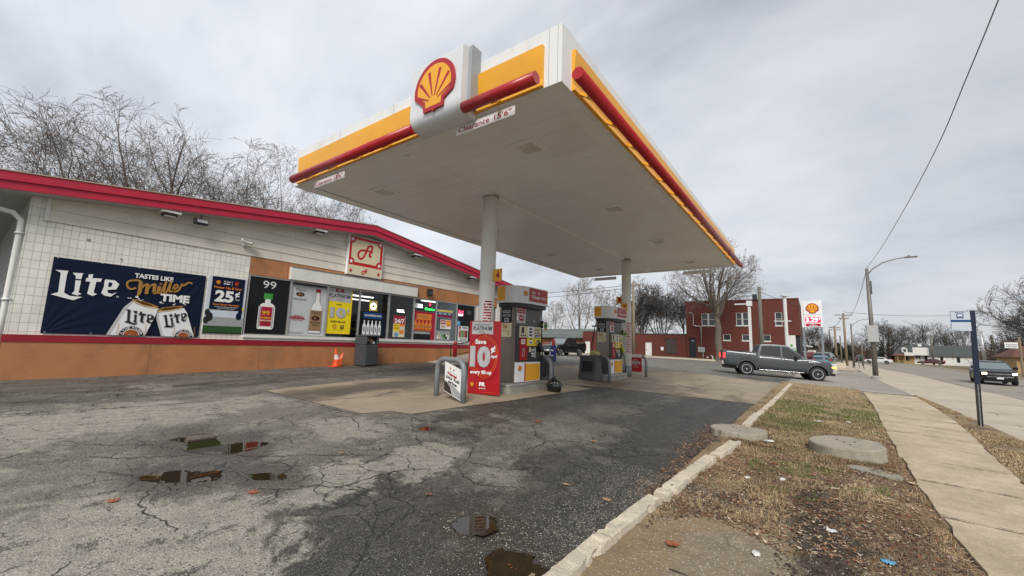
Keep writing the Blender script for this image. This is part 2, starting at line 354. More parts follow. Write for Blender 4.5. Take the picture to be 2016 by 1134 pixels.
# ------------------------------------------------------------------ node helper
class NG:
    def __init__(s,name,coord='Object'):
        s.m=bpy.data.materials.new(name); s.m.use_nodes=True; s.nd,s.L,s.b=nodes_of(s.m)
        s.tc=s.nd.new('ShaderNodeTexCoord').outputs[coord]; sp=s.nd.new('ShaderNodeSeparateXYZ'); s.L(s.tc,sp.inputs[0]); s.x,s.y,s.zc=sp.outputs; MATS[name]=s.m
    def set(s,i,v):
        if hasattr(v,'is_output') or isinstance(v,bpy.types.NodeSocket): s.L(v,i)
        else:
            try: i.default_value=v
            except Exception: i.default_value=(*v,1)
    def noise(s,sc,det=6,ro=.6,dist=0,vec=None,out=0):
        n=s.nd.new('ShaderNodeTexNoise'); n.inputs['Scale'].default_value=sc; n.inputs['Detail'].default_value=det; n.inputs['Roughness'].default_value=ro; n.inputs['Distortion'].default_value=dist
        s.L(vec or s.tc,n.inputs[0]); return n.outputs[out]
    def vor(s,sc,feat='F1',out=0,vec=None,rnd=1):
        n=s.nd.new('ShaderNodeTexVoronoi'); n.feature=feat; n.inputs['Scale'].default_value=sc; n.inputs['Randomness'].default_value=rnd; s.L(vec or s.tc,n.inputs[0]); return n.outputs[out]
    def mp(s,v,a,b,c=0,d=1,smooth=False):
        n=s.nd.new('ShaderNodeMapRange'); 
        if smooth: n.interpolation_type='SMOOTHSTEP'
        s.L(v,n.inputs[0])
        for i,q in enumerate((a,b,c,d)): n.inputs[i+1].default_value=q
        return n.outputs[0]
    def ma(s,op,a,b=0.0,clamp=False):
        n=s.nd.new('ShaderNodeMath'); n.operation=op; n.use_clamp=clamp; s.set(n.inputs[0],a); s.set(n.inputs[1],b); return n.outputs[0]
    def mix(s,f,a,b,mode='MIX'):
        n=s.nd.new('ShaderNodeMix'); n.data_type='RGBA'; n.blend_type=mode; s.set(n.inputs[0],f); s.set(n.inputs[6],a); s.set(n.inputs[7],b); return n.outputs[2]
    def mapv(s,scale,vec=None,rot=0):
        n=s.nd.new('ShaderNodeMapping'); n.inputs['Scale'].default_value=scale; n.inputs['Rotation'].default_value=(0,0,rot); s.L(vec or s.tc,n.inputs[0]); return n.outputs[0]
    def warp(s,sc,amt):
        n=s.nd.new('ShaderNodeTexNoise'); n.inputs['Scale'].default_value=sc; n.inputs['Detail'].default_value=4; s.L(s.tc,n.inputs[0])
        a=s.nd.new('ShaderNodeVectorMath'); a.operation='SUBTRACT'; s.L(n.outputs['Color'],a.inputs[0]); a.inputs[1].default_value=(.5,.5,.5)
        b=s.nd.new('ShaderNodeVectorMath'); b.operation='SCALE'; s.L(a.outputs[0],b.inputs[0]); b.inputs[3].default_value=amt
        c=s.nd.new('ShaderNodeVectorMath'); c.operation='ADD'; s.L(s.tc,c.inputs[0]); s.L(b.outputs[0],c.inputs[1]); return c.outputs[0]
    def blob(s,cx,cy,rx,ry,soft=.6,wob=None):
        """0..1 mask of an elliptic area with a noisy rim"""
        a=s.ma('DIVIDE',s.ma('SUBTRACT',s.x,cx),rx); b=s.ma('DIVIDE',s.ma('SUBTRACT',s.y,cy),ry)
        r=s.ma('SQRT',s.ma('ADD',s.ma('MULTIPLY',a,a),s.ma('MULTIPLY',b,b)))
        if wob is not None: r=s.ma('ADD',r,wob)
        return s.mp(r,1+soft/2,1-soft/2,0,1,True)
    def finish(s,col,rough,h=None,strength=.5,dist=.02):
        s.set(s.b.inputs['Base Color'],col); s.set(s.b.inputs['Roughness'],rough)
        if h is not None:
            bp=s.nd.new('ShaderNodeBump'); bp.inputs['Strength'].default_value=strength; bp.inputs['Distance'].default_value=dist; s.L(h,bp.inputs['Height']); s.L(bp.outputs[0],s.b.inputs['Normal'])
        return s.m

def asphalt():
    g_=NG('old_asphalt'); B=g_.blob; M_=g_.ma
    big=g_.noise(.35,7,.6,.6); mid=g_.noise(1.7,8,.65,.4); streak=g_.noise(1.1,8,.65,.4,vec=g_.mapv((2.4,.35,1))); sm=g_.noise(7,8,.7)
    # traffic has polished the aggregate pale in places; oil and fresh tar keep the lane by the pumps black
    wob=g_.mp(mid,.3,.7,-.55,.55); rag=M_('ADD',wob,g_.mp(sm,.3,.7,-.22,.22))
    lane=g_.mp(M_('ADD',g_.x,M_('ADD',g_.mp(big,.3,.7,-1.6,1.6),g_.mp(mid,.3,.7,-.6,.6))),-4.6,-2.9,0,1,True)
    dark=lane
    for b_ in ((-4.6,10.0,1.7,5.2,.8),(-2.3,10.5,1.3,3.6,.6),(-2.3,4.6,.9,3.0,.8),(-5.2,7.0,.35,2.6,.6),(-2.6,2.4,.9,1.3,.7)): dark=M_('MAXIMUM',dark,B(*b_,rag))
    far=g_.mp(M_('ADD',g_.x,g_.mp(mid,.3,.7,-.8,.8)),-10.0,-11.6,0,1,True); dark=M_('MAXIMUM',dark,M_('MULTIPLY',far,g_.mp(streak,.35,.6,.95,.40)))
    pal=B(-9.1,1.0,1.0,3.1,.5,rag)
    for b_,k in (((-4.25,1.0,1.25,1.0,.4),1),((-4.3,2.65,.62,.62,.15),.9),((-4.05,3.85,.48,.50,.15),.85),((-5.9,3.9,.9,.45,.5),.8),((-3.5,6.6,.75,1.2,.7),.35),((-3.0,3.9,.35,.35,.4),.5),((-3.7,8.6,.5,.9,.8),.25),((-6.2,-.6,3.2,1.0,.5),.8),((-11.9,2.9,.5,.35,.3),.6)):
        pal=M_('MAXIMUM',pal,M_('MULTIPLY',B(*b_,rag),k))
    nf=g_.mp(g_.y,26,30,1,0)
    dark=M_('MULTIPLY',M_('MULTIPLY',dark,M_('SUBTRACT',1.0,pal,True)),nf)
    base=g_.mix(g_.mp(mid,.3,.7),(.055,.049,.043),(.115,.105,.092)); base=g_.mix(M_('MULTIPLY',g_.mp(streak,.40,.62),.6),base,(.165,.152,.13))
    base=g_.mix(pal,base,g_.mix(g_.mp(sm,.3,.7),(.18,.166,.138),(.33,.305,.258)))
    fl=g_.mp(g_.noise(2.4,10,.72,.3),.555,.585); fd=g_.mp(g_.noise(3.1,10,.72,.5),.575,.61)
    base=g_.mix(M_('MULTIPLY',fl,.75),base,(.215,.198,.165)); base=g_.mix(M_('MULTIPLY',fd,.8),base,(.030,.027,.024))
    dk=g_.mix(g_.mp(sm,.35,.7),(.007,.006,.0055),(.030,.0255,.021)); dk=g_.mix(g_.mp(streak,.5,.68,0,.55),dk,(.066,.057,.048)); dk=g_.mix(M_('MULTIPLY',fl,.35),dk,(.11,.10,.085))
    base=g_.mix(M_('MULTIPLY',dark,.92),base,dk)
    wet=None
    for cx,cy,rx,ry in((-6.7,2.3,1.15,.62),(-5.6,1.75,.75,.5),(-2.5,2.97,.42,.36),(-1.85,2.6,.5,.55),(-4.95,2.3,.6,.35),(-5.0,4.7,.35,.3)):
        q=B(cx,cy,rx,ry,.55,M_('MULTIPLY',rag,.6)); wet=q if wet is None else M_('MAXIMUM',wet,q)
    base=g_.mix(M_('MULTIPLY',wet,.85),base,(.028,.023,.018))
    def stones(sc,thr,c0,c1,amt,base):
        v=g_.vor(sc,'F1',1); q=g_.nd.new('ShaderNodeSeparateColor'); g_.L(v,q.inputs[0]); d=g_.vor(sc,'F1',0)
        f=M_('MULTIPLY',g_.mp(q.outputs[0],thr,thr+.12),g_.mp(d,.52,.36)); return g_.mix(M_('MULTIPLY',f,amt),base,g_.mix(q.outputs[1],c0,c1)),d,q
    am=M_('MULTIPLY',M_('ADD',g_.mp(dark,0,1,.55,.16),M_('MULTIPLY',pal,.40),True),g_.mp(wet,0,1,1,.35))
    col,d1,q1=stones(78,.42,(.22,.20,.165),(.56,.52,.45),am,base)
    pit=M_('MULTIPLY',g_.mp(q1.outputs[2],.60,.75),g_.mp(d1,.5,.3)); col=g_.mix(M_('MULTIPLY',pit,g_.mp(dark,0,1,.75,.4)),col,(.014,.013,.012))
    col,d2,q2=stones(165,.55,(.16,.145,.12),(.62,.58,.52),g_.mp(dark,0,1,.6,.3),col)
    col,d3,q3=stones(30,.90,(.30,.27,.22),(.60,.56,.48),g_.mp(dark,0,1,.35,.25),col)
    hole=g_.mp(g_.noise(16,7,.72),.60,.68,0,.85); col=g_.mix(hole,col,(.020,.018,.016))
    wv=g_.warp(1.6,.9); c1=g_.vor(.75,'DISTANCE_TO_EDGE',0,wv); c2=g_.vor(2.8,'DISTANCE_TO_EDGE',0,g_.warp(5,.2))
    k1=g_.mp(c1,.002,.012,1,0); k2=M_('MULTIPLY',g_.mp(c2,.006,.028,1,0),g_.mp(g_.noise(.6,4,.55),.52,.57))
    ck=M_('MULTIPLY',M_('MAXIMUM',M_('MULTIPLY',k1,g_.mp(g_.noise(.7,4),.55,.61)),k2),g_.mp(sm,.30,.48))
    col=g_.mix(M_('MULTIPLY',ck,.9),col,(.010,.009,.008))
    h=M_('ADD',M_('MULTIPLY',d1,-.5),M_('ADD',M_('MULTIPLY',ck,-2.0),M_('ADD',M_('MULTIPLY',sm,1.5),M_('MULTIPLY',hole,-.6))))
    return g_.finish(col,M_('MULTIPLY',g_.mp(dark,0,1,.9,.60),g_.mp(wet,0,1,1,.55)),h,.7,.014)
ASPHALT=asphalt()
def pad_mat():
    g_=NG('pad_concrete'); a=g_.noise(.8,8,.65,.3); b=g_.noise(6,6,.6); st=g_.noise(.9,7,.65,.5,g_.mapv((.9,.28,1)))
    col=g_.mix(g_.mp(a,.3,.7),(.26,.215,.155),(.40,.335,.24)); col=g_.mix(g_.mp(b,.3,.8,0,.4),col,(.22,.19,.15))
    wob=g_.mp(a,.3,.7,-.5,.5)
    oil=g_.blob(-8.9,6.6,.7,2.3,.9,wob); oil=g_.ma('MAXIMUM',oil,g_.blob(-4.4,13.2,1.3,3.2,.9,wob)); oil=g_.ma('MAXIMUM',oil,g_.ma('MULTIPLY',g_.blob(-9,12,2.2,5,.9,wob),.6))
    oil=g_.ma('MULTIPLY',oil,g_.mp(st,.35,.6,.35,1)); oil=g_.ma('MAXIMUM',oil,g_.mp(st,.52,.66,0,.7))
    col=g_.mix(g_.ma('MULTIPLY',oil,.85),col,(.060,.050,.042))
    gr=g_.noise(150,3,.6); col=g_.mix(.3,col,g_.mix(gr,(.05,.05,.05),(.6,.57,.5)),'OVERLAY')
    return g_.finish(col,g_.mp(oil,0,1,.85,.55),g_.noise(60,6),.35)
PAD=pad_mat()
def walk_mat(name,c0,c1,sc=1.0):
    g_=NG(name); a=g_.noise(.9*sc,8,.65,.2); b=g_.noise(9,8,.7); v=g_.vor(130,'F1',1); sp=g_.nd.new('ShaderNodeSeparateColor'); g_.L(v,sp.inputs[0])
    col=g_.mix(g_.mp(a,.3,.7),c0,c1); col=g_.mix(g_.mp(b,.45,.8,0,.45),col,tuple(.5*q for q in c0)); col=g_.mix(g_.mp(sp.outputs[0],.7,1,0,.45),col,(.12,.10,.08)); col=g_.mix(g_.mp(sp.outputs[1],.75,1,0,.4),col,(.62,.56,.44))
    w=g_.vor(.28,'DISTANCE_TO_EDGE',0,g_.warp(1.5,.6)); k=g_.ma('MULTIPLY',g_.mp(w,.002,.008,1,0),g_.mp(g_.noise(.5,3),.5,.56)); col=g_.mix(g_.ma('MULTIPLY',k,.8),col,(.05,.042,.035))
    return g_.finish(col,.85,g_.ma('ADD',b,g_.ma('MULTIPLY',k,-2)),.4)
WALK=walk_mat('sidewalk_concrete',(.32,.26,.17),(.56,.47,.33),1.6)
ROADC=walk_mat('road_concrete',(.37,.32,.25),(.50,.435,.345),.6)
ROADA=walk_mat('road_asphalt',(.19,.17,.145),(.28,.25,.21),.6)
APRON=walk_mat('apron_pavement',(.21,.195,.17),(.33,.30,.26),.5)
def soil_mat():
    g_=NG('verge_soil'); a=g_.noise(.9,8,.65,.4); b=g_.noise(7,9,.7,.3); c=g_.noise(40,6,.7); big=g_.noise(.45,5)
    dirt=g_.mix(g_.mp(b,.3,.7),(.055,.040,.026),(.17,.125,.08))
    straw=g_.mix(c,(.15,.105,.06),(.40,.30,.17))
    col=g_.mix(g_.mp(a,.36,.52),dirt,straw)
    wob=g_.mp(a,.3,.7,-.5,.5)
    green=g_.ma('MULTIPLY',g_.blob(-.1,13.5,1.3,4.0,.8,wob),g_.mp(b,.35,.6,.1,.7))
    col=g_.mix(green,col,(.085,.10,.028))
    sand=g_.blob(-.52,3.2,.52,1.35,.30,g_.mp(a,.3,.7,-.45,.45)); col=g_.mix(g_.ma('MULTIPLY',sand,.85),col,g_.mix(g_.mp(b,.3,.7),(.21,.17,.115),(.34,.28,.19)))
    mud=g_.blob(-.02,4.7,.26,1.1,.7,wob); col=g_.mix(g_.ma('MULTIPLY',mud,.9),col,g_.mix(b,(.02,.016,.012),(.075,.055,.038)))
    v=g_.vor(70,'F1',1); sp=g_.nd.new('ShaderNodeSeparateColor'); g_.L(v,sp.inputs[0]); st=g_.ma('MULTIPLY',g_.mp(sp.outputs[0],.86,.93),g_.mp(g_.vor(70,'F1',0),.45,.3))
    near=g_.mp(g_.y,4.6,6.5,1,.12); col=g_.mix(g_.ma('MULTIPLY',st,near),col,(.46,.43,.38))
    return g_.finish(col,.95,g_.ma('ADD',g_.ma('MULTIPLY',b,1.5),c),.9,.03)
SOIL=soil_mat()
def field_mat():
    g_=NG('winter_grass_ground'); a=g_.noise(.25,8,.65,.4); b=g_.noise(4,8,.7)
    col=g_.mix(g_.mp(a,.35,.65),(.15,.115,.06),(.085,.085,.035)); col=g_.mix(g_.mp(b,.3,.7),col,(.21,.16,.095)); return g_.finish(col,.95,b,.6,.05)
FIELD=field_mat()
def water_mat():
    g_=NG('puddle_water'); a=g_.noise(9,5,.6); col=g_.mix(a,(.010,.008,.005),(.045,.030,.014)); g_.b.inputs['IOR'].default_value=1.33
    return g_.finish(col,.015)
WATER=water_mat()

# ------------------------------------------------------------------ puddles sit level, the paving dips under them
PUD=[[(-7.42,2.03),(-7.42,2.18),(-7.52,2.41),(-7.41,2.55),(-7.15,2.54),(-6.63,2.46),(-6.56,2.67),(-6.34,2.88),(-6.18,2.79),(-6.04,2.58),(-6.05,2.44),(-5.95,2.29),(-6.19,2.32),(-6.44,2.17),(-6.46,2.04),(-6.61,2.02),(-6.96,2.17),(-7.31,2.08)],
 [(-5.98,1.44),(-5.93,1.68),(-5.88,1.81),(-5.66,1.93),(-5.57,2.07),(-5.28,1.98),(-5.20,1.89),(-5.32,1.74),(-5.44,1.62),(-5.57,1.54),(-5.72,1.44)],
 [(-2.66,2.84),(-2.70,2.98),(-2.64,3.09),(-2.49,3.18),(-2.36,3.10),(-2.29,2.95),(-2.35,2.82),(-2.50,2.76)],
 [(-2.14,2.67),(-2.04,2.83),(-1.87,2.89),(-1.77,2.83),(-1.66,2.77),(-1.66,2.55),(-1.62,2.35),(-1.80,2.28),(-1.95,2.47)],
 [(-5.16,4.63),(-5.13,4.80),(-4.99,4.84),(-4.88,4.67),(-5.0,4.55)],
 [(-5.18,2.20),(-5.05,2.38),(-4.83,2.46),(-4.72,2.35),(-4.9,2.2)]]
def roughen(poly,amp,k=5,seed=0):
    r=np.random.default_rng(seed); P=[np.array(p) for p in smooth2(poly+[poly[0]],k)][:-1]; return [tuple(p+r.normal(0,amp,2)) for p in P]
PUD=[roughen(p,.019,6,i) for i,p in enumerate(PUD)]
PZ=[float(g(np.mean([a for a,_ in p]),np.mean([b for _,b in p])))-.012 for p in PUD]
def sdist(P,poly):
    """signed distance (positive outside)"""
    A=np.array(poly);B=np.roll(A,-1,0); d=np.full(len(P),1e9); ins=np.zeros(len(P),bool)
    for a,b in zip(A,B):
        ab=b-a; t=np.clip(((P-a)@ab)/(ab@ab+1e-12),0,1); q=P-a-t[:,None]*ab; d=np.minimum(d,np.hypot(q[:,0],q[:,1]))
        c=((a[1]>P[:,1])!=(b[1]>P[:,1])); 
        with np.errstate(divide='ignore',invalid='ignore'): xi=(b[0]-a[0])*(P[:,1]-a[1])/(b[1]-a[1])+a[0]
        ins^= c&(P[:,0]<xi)
    return np.where(ins,-d,d)
def glot(x,y):
    z=g(x,y); s=z.shape; z=z.ravel().copy(); P=np.stack([np.broadcast_to(x,s).ravel(),np.broadcast_to(y,s).ravel()],1)
    for p,zp in zip(PUD,PZ):
        c=np.mean(p,0); near=np.hypot(P[:,0]-c[0],P[:,1]-c[1])<1.8
        if not near.any(): continue
        d=sdist(P[near],p); zz=z[near]; w=np.clip(d/.35,0,1); w=w*w*(3-2*w)
        zz=np.where(d<0,zp-.02,(zp+.004)*(1-w)+zz*w); z[near]=zz
    return z.reshape(s)
def sheet(name,xs,ys,zf,m,mask=None,parent=None,smooth=True):
    X,Y=np.meshgrid(xs,ys); Z=zf(X,Y); nx,ny=len(xs),len(ys); V=np.stack([X.ravel(),Y.ravel(),Z.ravel()],1)
    i=(np.arange(ny-1)[:,None]*nx+np.arange(nx-1)[None]).ravel(); Fq=np.stack([i,i+1,i+1+nx,i+nx],1)
    if mask is not None:
        cx=V[Fq].mean(1); Fq=Fq[mask(cx[:,0],cx[:,1])]
    me=bpy.data.meshes.new(name); me.from_pydata(V.tolist(),[],Fq.tolist()); me.materials.append(m)
    if smooth: me.polygons.foreach_set('use_smooth',[True]*len(me.polygons))
    o=bpy.data.objects.new(name,me); put(o,parent); return o
def steps(*segs):
    o=[]
    for a,b,h in segs: o+=list(np.arange(a,b-h*.3,h))
    return np.array(o+[segs[-1][1]])
def fan(poly,zf,h=None): pass
def strip(name,left,right,zf,m,dy=.25,n=4,dz=0):
    """sheet between two (x,y) polylines sampled on y"""
    y0,y1=max(left[0][1],right[0][1]),min(left[-1][1],right[-1][1]); ys=np.arange(y0,y1+1e-6,dy)
    xl=np.interp(ys,[p[1] for p in left],[p[0] for p in left]); xr=np.interp(ys,[p[1] for p in right],[p[0] for p in right])
    t=np.linspace(0,1,n+1); X=xl[:,None]*(1-t)+xr[:,None]*t; Y=np.repeat(ys[:,None],n+1,1); Z=zf(X,Y)+dz
    V=np.stack([X.ravel(),Y.ravel(),Z.ravel()],1); i=(np.arange(len(ys)-1)[:,None]*(n+1)+np.arange(n)[None]).ravel(); Fq=np.stack([i,i+1,i+2+n,i+1+n],1)
    me=bpy.data.meshes.new(name); me.from_pydata(V.tolist(),[],Fq.tolist()); me.materials.append(m); me.polygons.foreach_set('use_smooth',[True]*len(me.polygons))
    return put(bpy.data.objects.new(name,me))
def drape(name,poly,zf,m,dz,h=.5):
    """polygon sheet draped on the ground: scan rows clipped to the polygon"""
    import bmesh
    bm=bmesh.new(); vs=[bm.verts.new((a,b,0)) for a,b in poly]; bm.faces.new(vs)
    A=np.array(poly)
    for ax in(0,1):
        for c in np.arange(math.ceil(A[:,ax].min()/h)*h,A[:,ax].max(),h):
            co=[0,0,0];no=[0,0,0];co[ax]=c;no[ax]=1
            bmesh.ops.bisect_plane(bm,geom=bm.verts[:]+bm.edges[:]+bm.faces[:],plane_co=co,plane_no=no)
    P=np.array([v.co[:2] for v in bm.verts]); Z=zf(P[:,0],P[:,1])
    for v,z in zip(bm.verts,Z): v.co.z=z+dz
    bmesh.ops.recalc_face_normals(bm,faces=bm.faces)
    me=bpy.data.meshes.new(name); bm.to_mesh(me); bm.free()
    if me.polygons and me.polygons[0].normal.z<0: me.flip_normals()
    me.materials.append(m); me.polygons.foreach_set('use_smooth',[True]*len(me.polygons)); return put(bpy.data.objects.new(name,me))

SX=lambda y: -1.28+0*y
tag(sheet('ground',steps((-700,-120,60),(-120,-40,8),(-40,60,4),(60,120,10),(120,700,60)),steps((-300,-60,30),(-60,120,4),(120,200,10),(200,1200,80)),lambda x,y:g(x,y)-.13,FIELD),kind='structure')
tag(sheet('parking_lot',steps((-60,-20,2),(-20,-9.5,.3),(-9.5,-1.5,.05),(-1.5,-1.25,.05)),steps((-25,-2,1),(-2,.8,.2),(.8,5.4,.05),(5.4,10,.12),(10,26,.4),(26,51,1)),glot,ASPHALT),kind='structure')
tag(strip('driveway_apron',[(-1.25,25.2),(-1.25,51)],[(3.36,25.2),(3.36,51)],g,APRON,.4,10),kind='structure')
for p,zp in zip(PUD,PZ):
    mb=MB(); mb.flat(p,lambda a,b,c:(a,b,c),zp,WATER); o=mb.build('puddle',fixn=False); tag(o,kind='structure')
# concrete around the pumps
PADS=[[(-10.05,4.46),(-6.53,4.54),(-6.30,4.97),(-5.83,5.08),(-5.45,7.4),(-5.30,11.3),(-10.05,11.3)],
      [(-10.05,11.33),(-6.3,11.33),(-3.9,12.7),(-1.42,13.85),(-1.42,24.3),(-10.05,24.3)]]
for p in PADS: tag(drape('concrete_pad',p,g,PAD,.008),kind='structure')
# joints in the pads
mb=MB()
def ribbon(mb,pts,w,zf,dz,m,jit=None):
    P=smooth2(pts,16) if len(pts)>2 else [np.array(pts[0])+(np.array(pts[1])-np.array(pts[0]))*t for t in np.linspace(0,1,30)]
    r=np.random.default_rng(len(mb.v)); L=[];Rr=[]; jit=jit if jit is not None else w*.9; wk=np.cumsum(r.normal(0,jit*.55,(len(P),2)),0); wk=wk-np.linspace(0,1,len(P))[:,None]*wk[-1]; P=[p+q+r.normal(0,jit*.5,2) for p,q in zip(P,wk)]
    for i,p in enumerate(P):
        d=P[min(i+1,len(P)-1)]-P[max(i-1,0)]; d=d/(np.hypot(*d)+1e-9); q=np.array([-d[1],d[0]])*w/2*r.uniform(.15,1.6); L.append(p+q);Rr.append(p-q)
    A=np.array(L+Rr); Z=zf(A[:,0],A[:,1])+dz; n=len(P); mb.add([(*a,z) for a,z in zip(A,Z)],[(i,n+i,n+i+1,i+1) for i in range(n-1)],m)
CRACK=mat('crack_filler',(.022,.020,.018),.9,var=.2)
for l in [[(-8.23,4.5),(-7.7,5.6)],[(-7.7,5.6),(-7.2,6.4),(-6.9,7.2),(-6.8,8.2)],[(-7.7,5.6),(-8.2,7.5),(-8.9,9.5),(-9.3,11.3)],[(-10.05,11.31),(-5.3,11.31)],[(-6.85,11.4),(-6.9,17),(-6.9,24)],[(-5.2,11.9),(-5.3,18),(-5.3,24)],[(-10,16.5),(-1.5,16.8)],[(-10,20.5),(-1.5,20.6)],[(-3.4,13),(-3.5,18),(-3.5,24)]]: ribbon(mb,l,.016,g,.012,CRACK,.004)
tag(mb.build('pad_joints',fixn=False),kind='structure')
mb=MB()
for l in [[(-10.9,-1.0),(-10.2,.6),(-9.9,1.9),(-9.7,3.2),(-9.95,4.4)],[(-10.05,4.40),(-8.2,4.40),(-6.5,4.48)],[(-12.5,-.6),(-11.2,.9),(-10.2,2.6),(-9.8,3.8),(-10.05,4.4)],[(-7.1,1.2),(-6.6,1.7),(-6.3,2.0)],[(-8.0,1.0),(-7.4,1.6),(-7.0,2.0),(-6.2,2.2),(-5.2,2.9),(-4.6,3.4)],[(-4.6,2.1),(-4.1,2.6),(-3.5,2.7),(-3.0,2.3),(-2.6,1.8)],[(-4.1,2.6),(-4.0,3.3),(-3.6,3.8),(-3.9,4.6)],[(-5.6,4.9),(-4.9,4.3),(-4.3,4.0),(-3.2,4.1),(-2.7,4.6)],[(-3.6,3.8),(-3.0,3.6),(-2.6,3.9)],[(-4.0,6.2),(-3.4,5.6),(-2.9,6.0),(-2.3,5.7),(-1.9,6.3)],[(-3.4,5.6),(-3.3,4.9)],[(-6.4,1.2),(-5.6,1.5),(-5.0,1.2),(-4.2,1.3)],[(-12.6,6.5),(-12.1,9),(-12.4,12)]]: ribbon(mb,l,.013,glot,.004,CRACK,.022)
tag(mb.build('asphalt_cracks',fixn=False),kind='structure')

# verge strip (soil, straw and leaves) between the kerb stones and the walk
SWL=[(.86,-3),(.90,2),(.94,5.09),(.93,6.43),(.99,9.2),(1.2,13.7),(1.4,18),(1.56,23.2),(1.6,25.3)]
SWR=[(2.0,-3),(2.05,2),(2.05,6),(2.10,8.45),(2.32,10.55),(2.6,13),(2.84,15.86),(3.1,20),(3.3,24.5),(3.34,25.3)]
from mathutils import noise as mnoise
def bump(x,y,s,seed=0): return np.array([mnoise.fractal(Vector((a*s,b*s,seed)),.8,2.1,4) for a,b in zip(np.ravel(x),np.ravel(y))]).reshape(np.shape(x))
def gs(x,y):
    z=g(x,y)+.035+.022*bump(x,y,2.2)+.012*bump(x,y,7,3)
    m=np.exp(-(((x+.05)/.30)**2+((y-4.9)/1.3)**2)); z=z+m*(.02+.06*bump(x,y,6,5))
    sand=np.exp(-(((x+.78)/.55)**2+((y-3.2)/1.2)**2)); z=z*(1)-sand*(.030+.012*bump(x,y,2.2))
    edge=np.clip((np.interp(y,[p[1] for p in SWL],[p[0] for p in SWL])-x)/.15,0,1); return z-.03*(1-edge)
tag(sheet('verge_soil',steps((-1.45,1.0,.035),(1.0,1.75,.05)),steps((-3,2.2,.25),(2.2,7,.035),(7,12,.08),(12,25.6,.25)),gs,SOIL,mask=lambda x,y:(x<np.interp(y,[p[1] for p in SWL],[p[0] for p in SWL])+.02)),kind='structure')
# walk slabs
mb=MB(); ys=[-3+1.52*k for k in range(19)]; rs=np.random.default_rng(3)
for a,b in zip(ys[:-1],ys[1:]):
    dz=rs.uniform(0,.012); t=np.linspace(a+.014,b-.014,7)
    xl=np.interp(t,[p[1] for p in SWL],[p[0] for p in SWL])+rs.normal(0,.012,7); xr=np.interp(t,[p[1] for p in SWR],[p[0] for p in SWR])+rs.normal(0,.01,7)
    V=[];n=7
    for i in range(n):
        for k in range(4):
            x=xl[i]+(xr[i]-xl[i])*k/3; V.append((x,t[i],float(g(x,t[i]))+.03+dz))
    top=[(i*4+k,i*4+k+1,(i+1)*4+k+1,(i+1)*4+k) for i in range(n-1) for k in range(3)]
    rim=[i*4 for i in range(n)]+[(n-1)*4+1,(n-1)*4+2]+[i*4+3 for i in range(n-1,-1,-1)]+[2,1]
    m_=len(V); V+=[(V[i][0],V[i][1],V[i][2]-.1) for i in rim]; q=len(rim)
    mb.add(V,top+[(rim[i],rim[(i+1)%q],m_+(i+1)%q,m_+i) for i in range(q)],WALK)
tag(mb.build('sidewalk',bevel=.006,seg=1),kind='structure')
mb=MB()
for y in ys[1:-1]: ribbon(mb,[(float(np.interp(y,[p[1] for p in SWL],[p[0] for p in SWL]))+.01,y),(float(np.interp(y,[p[1] for p in SWR],[p[0] for p in SWR]))-.01,y)],.015,g,.046,CRACK,.004)
tag(mb.build('sidewalk_joints',fixn=False),kind='structure')
RE=[(3.36,-3),(3.38,12),(3.28,15),(3.36,26)]
tag(strip('grass_verge',SWR,[(3.42,-3),(3.42,26)],lambda x,y:g(x,y)+.025+.02*bump(x,y,3),SOIL,.12,10),kind='structure')
tag(strip('street_walk',[(.6,51),(.6,170)],[(3.2,51),(3.2,170)],g,WALK,2,3,.02),kind='structure')
tag(strip('road_near_lane',[(3.38,-25),(3.38,175)],[(7.6,-25),(7.6,175)],g,ROADC,1,6),kind='structure')
tag(strip('road_far_lane',[(7.6,-25),(7.6,175)],[(16.4,-25),(16.4,175)],g,ROADA,1,8),kind='structure')
# transverse joints and tar lines of the road
mb=MB()
for k in range(26):
    y=2+k*4.6; ribbon(mb,[(3.45,y),(7.55,y+.1)],.035,g,.006,CRACK)
    if k%2: ribbon(mb,[(7.7,y+2),(16.2,y+2.4)],.05,g,.006,CRACK)
ribbon(mb,[(7.62,-5),(7.60,60),(7.62,120)],.06,g,.006,CRACK); ribbon(mb,[(11.5,-5),(11.4,20),(11.5,120)],.06,g,.006,CRACK)
tag(mb.build('road_joints',fixn=False),kind='structure')
mb=MB()
for (a,b) in [((16.4,-20),(16.4,170))]:
    ys=np.arange(a[1],b[1],3.0)
    for y0,y1 in zip(ys[:-1],ys[1:]): mb.box(16.4,16.6,y0+.01,y1-.01,float(g(16.5,y0))-.2,float(g(16.5,y0))+.13,KERB)
tag(mb.build('road_kerb'),kind='structure')
tag(strip('far_dirt_strip',[(-60,50.6),(-60,55)],[(-.6,50.6),(-.6,55)],lambda x,y:g(x,y)+.12+.03*bump(x,y,1.5),FIELD,.4,160),kind='structure')
mb=MB(); 
for x in np.arange(-60,-1,3.0): mb.box(x+.01,x+2.99,50.45,50.6,float(g(x,50.5))-.1,float(g(x,50.5))+.12,KERB)
tag(mb.build('back_kerb'),kind='structure')
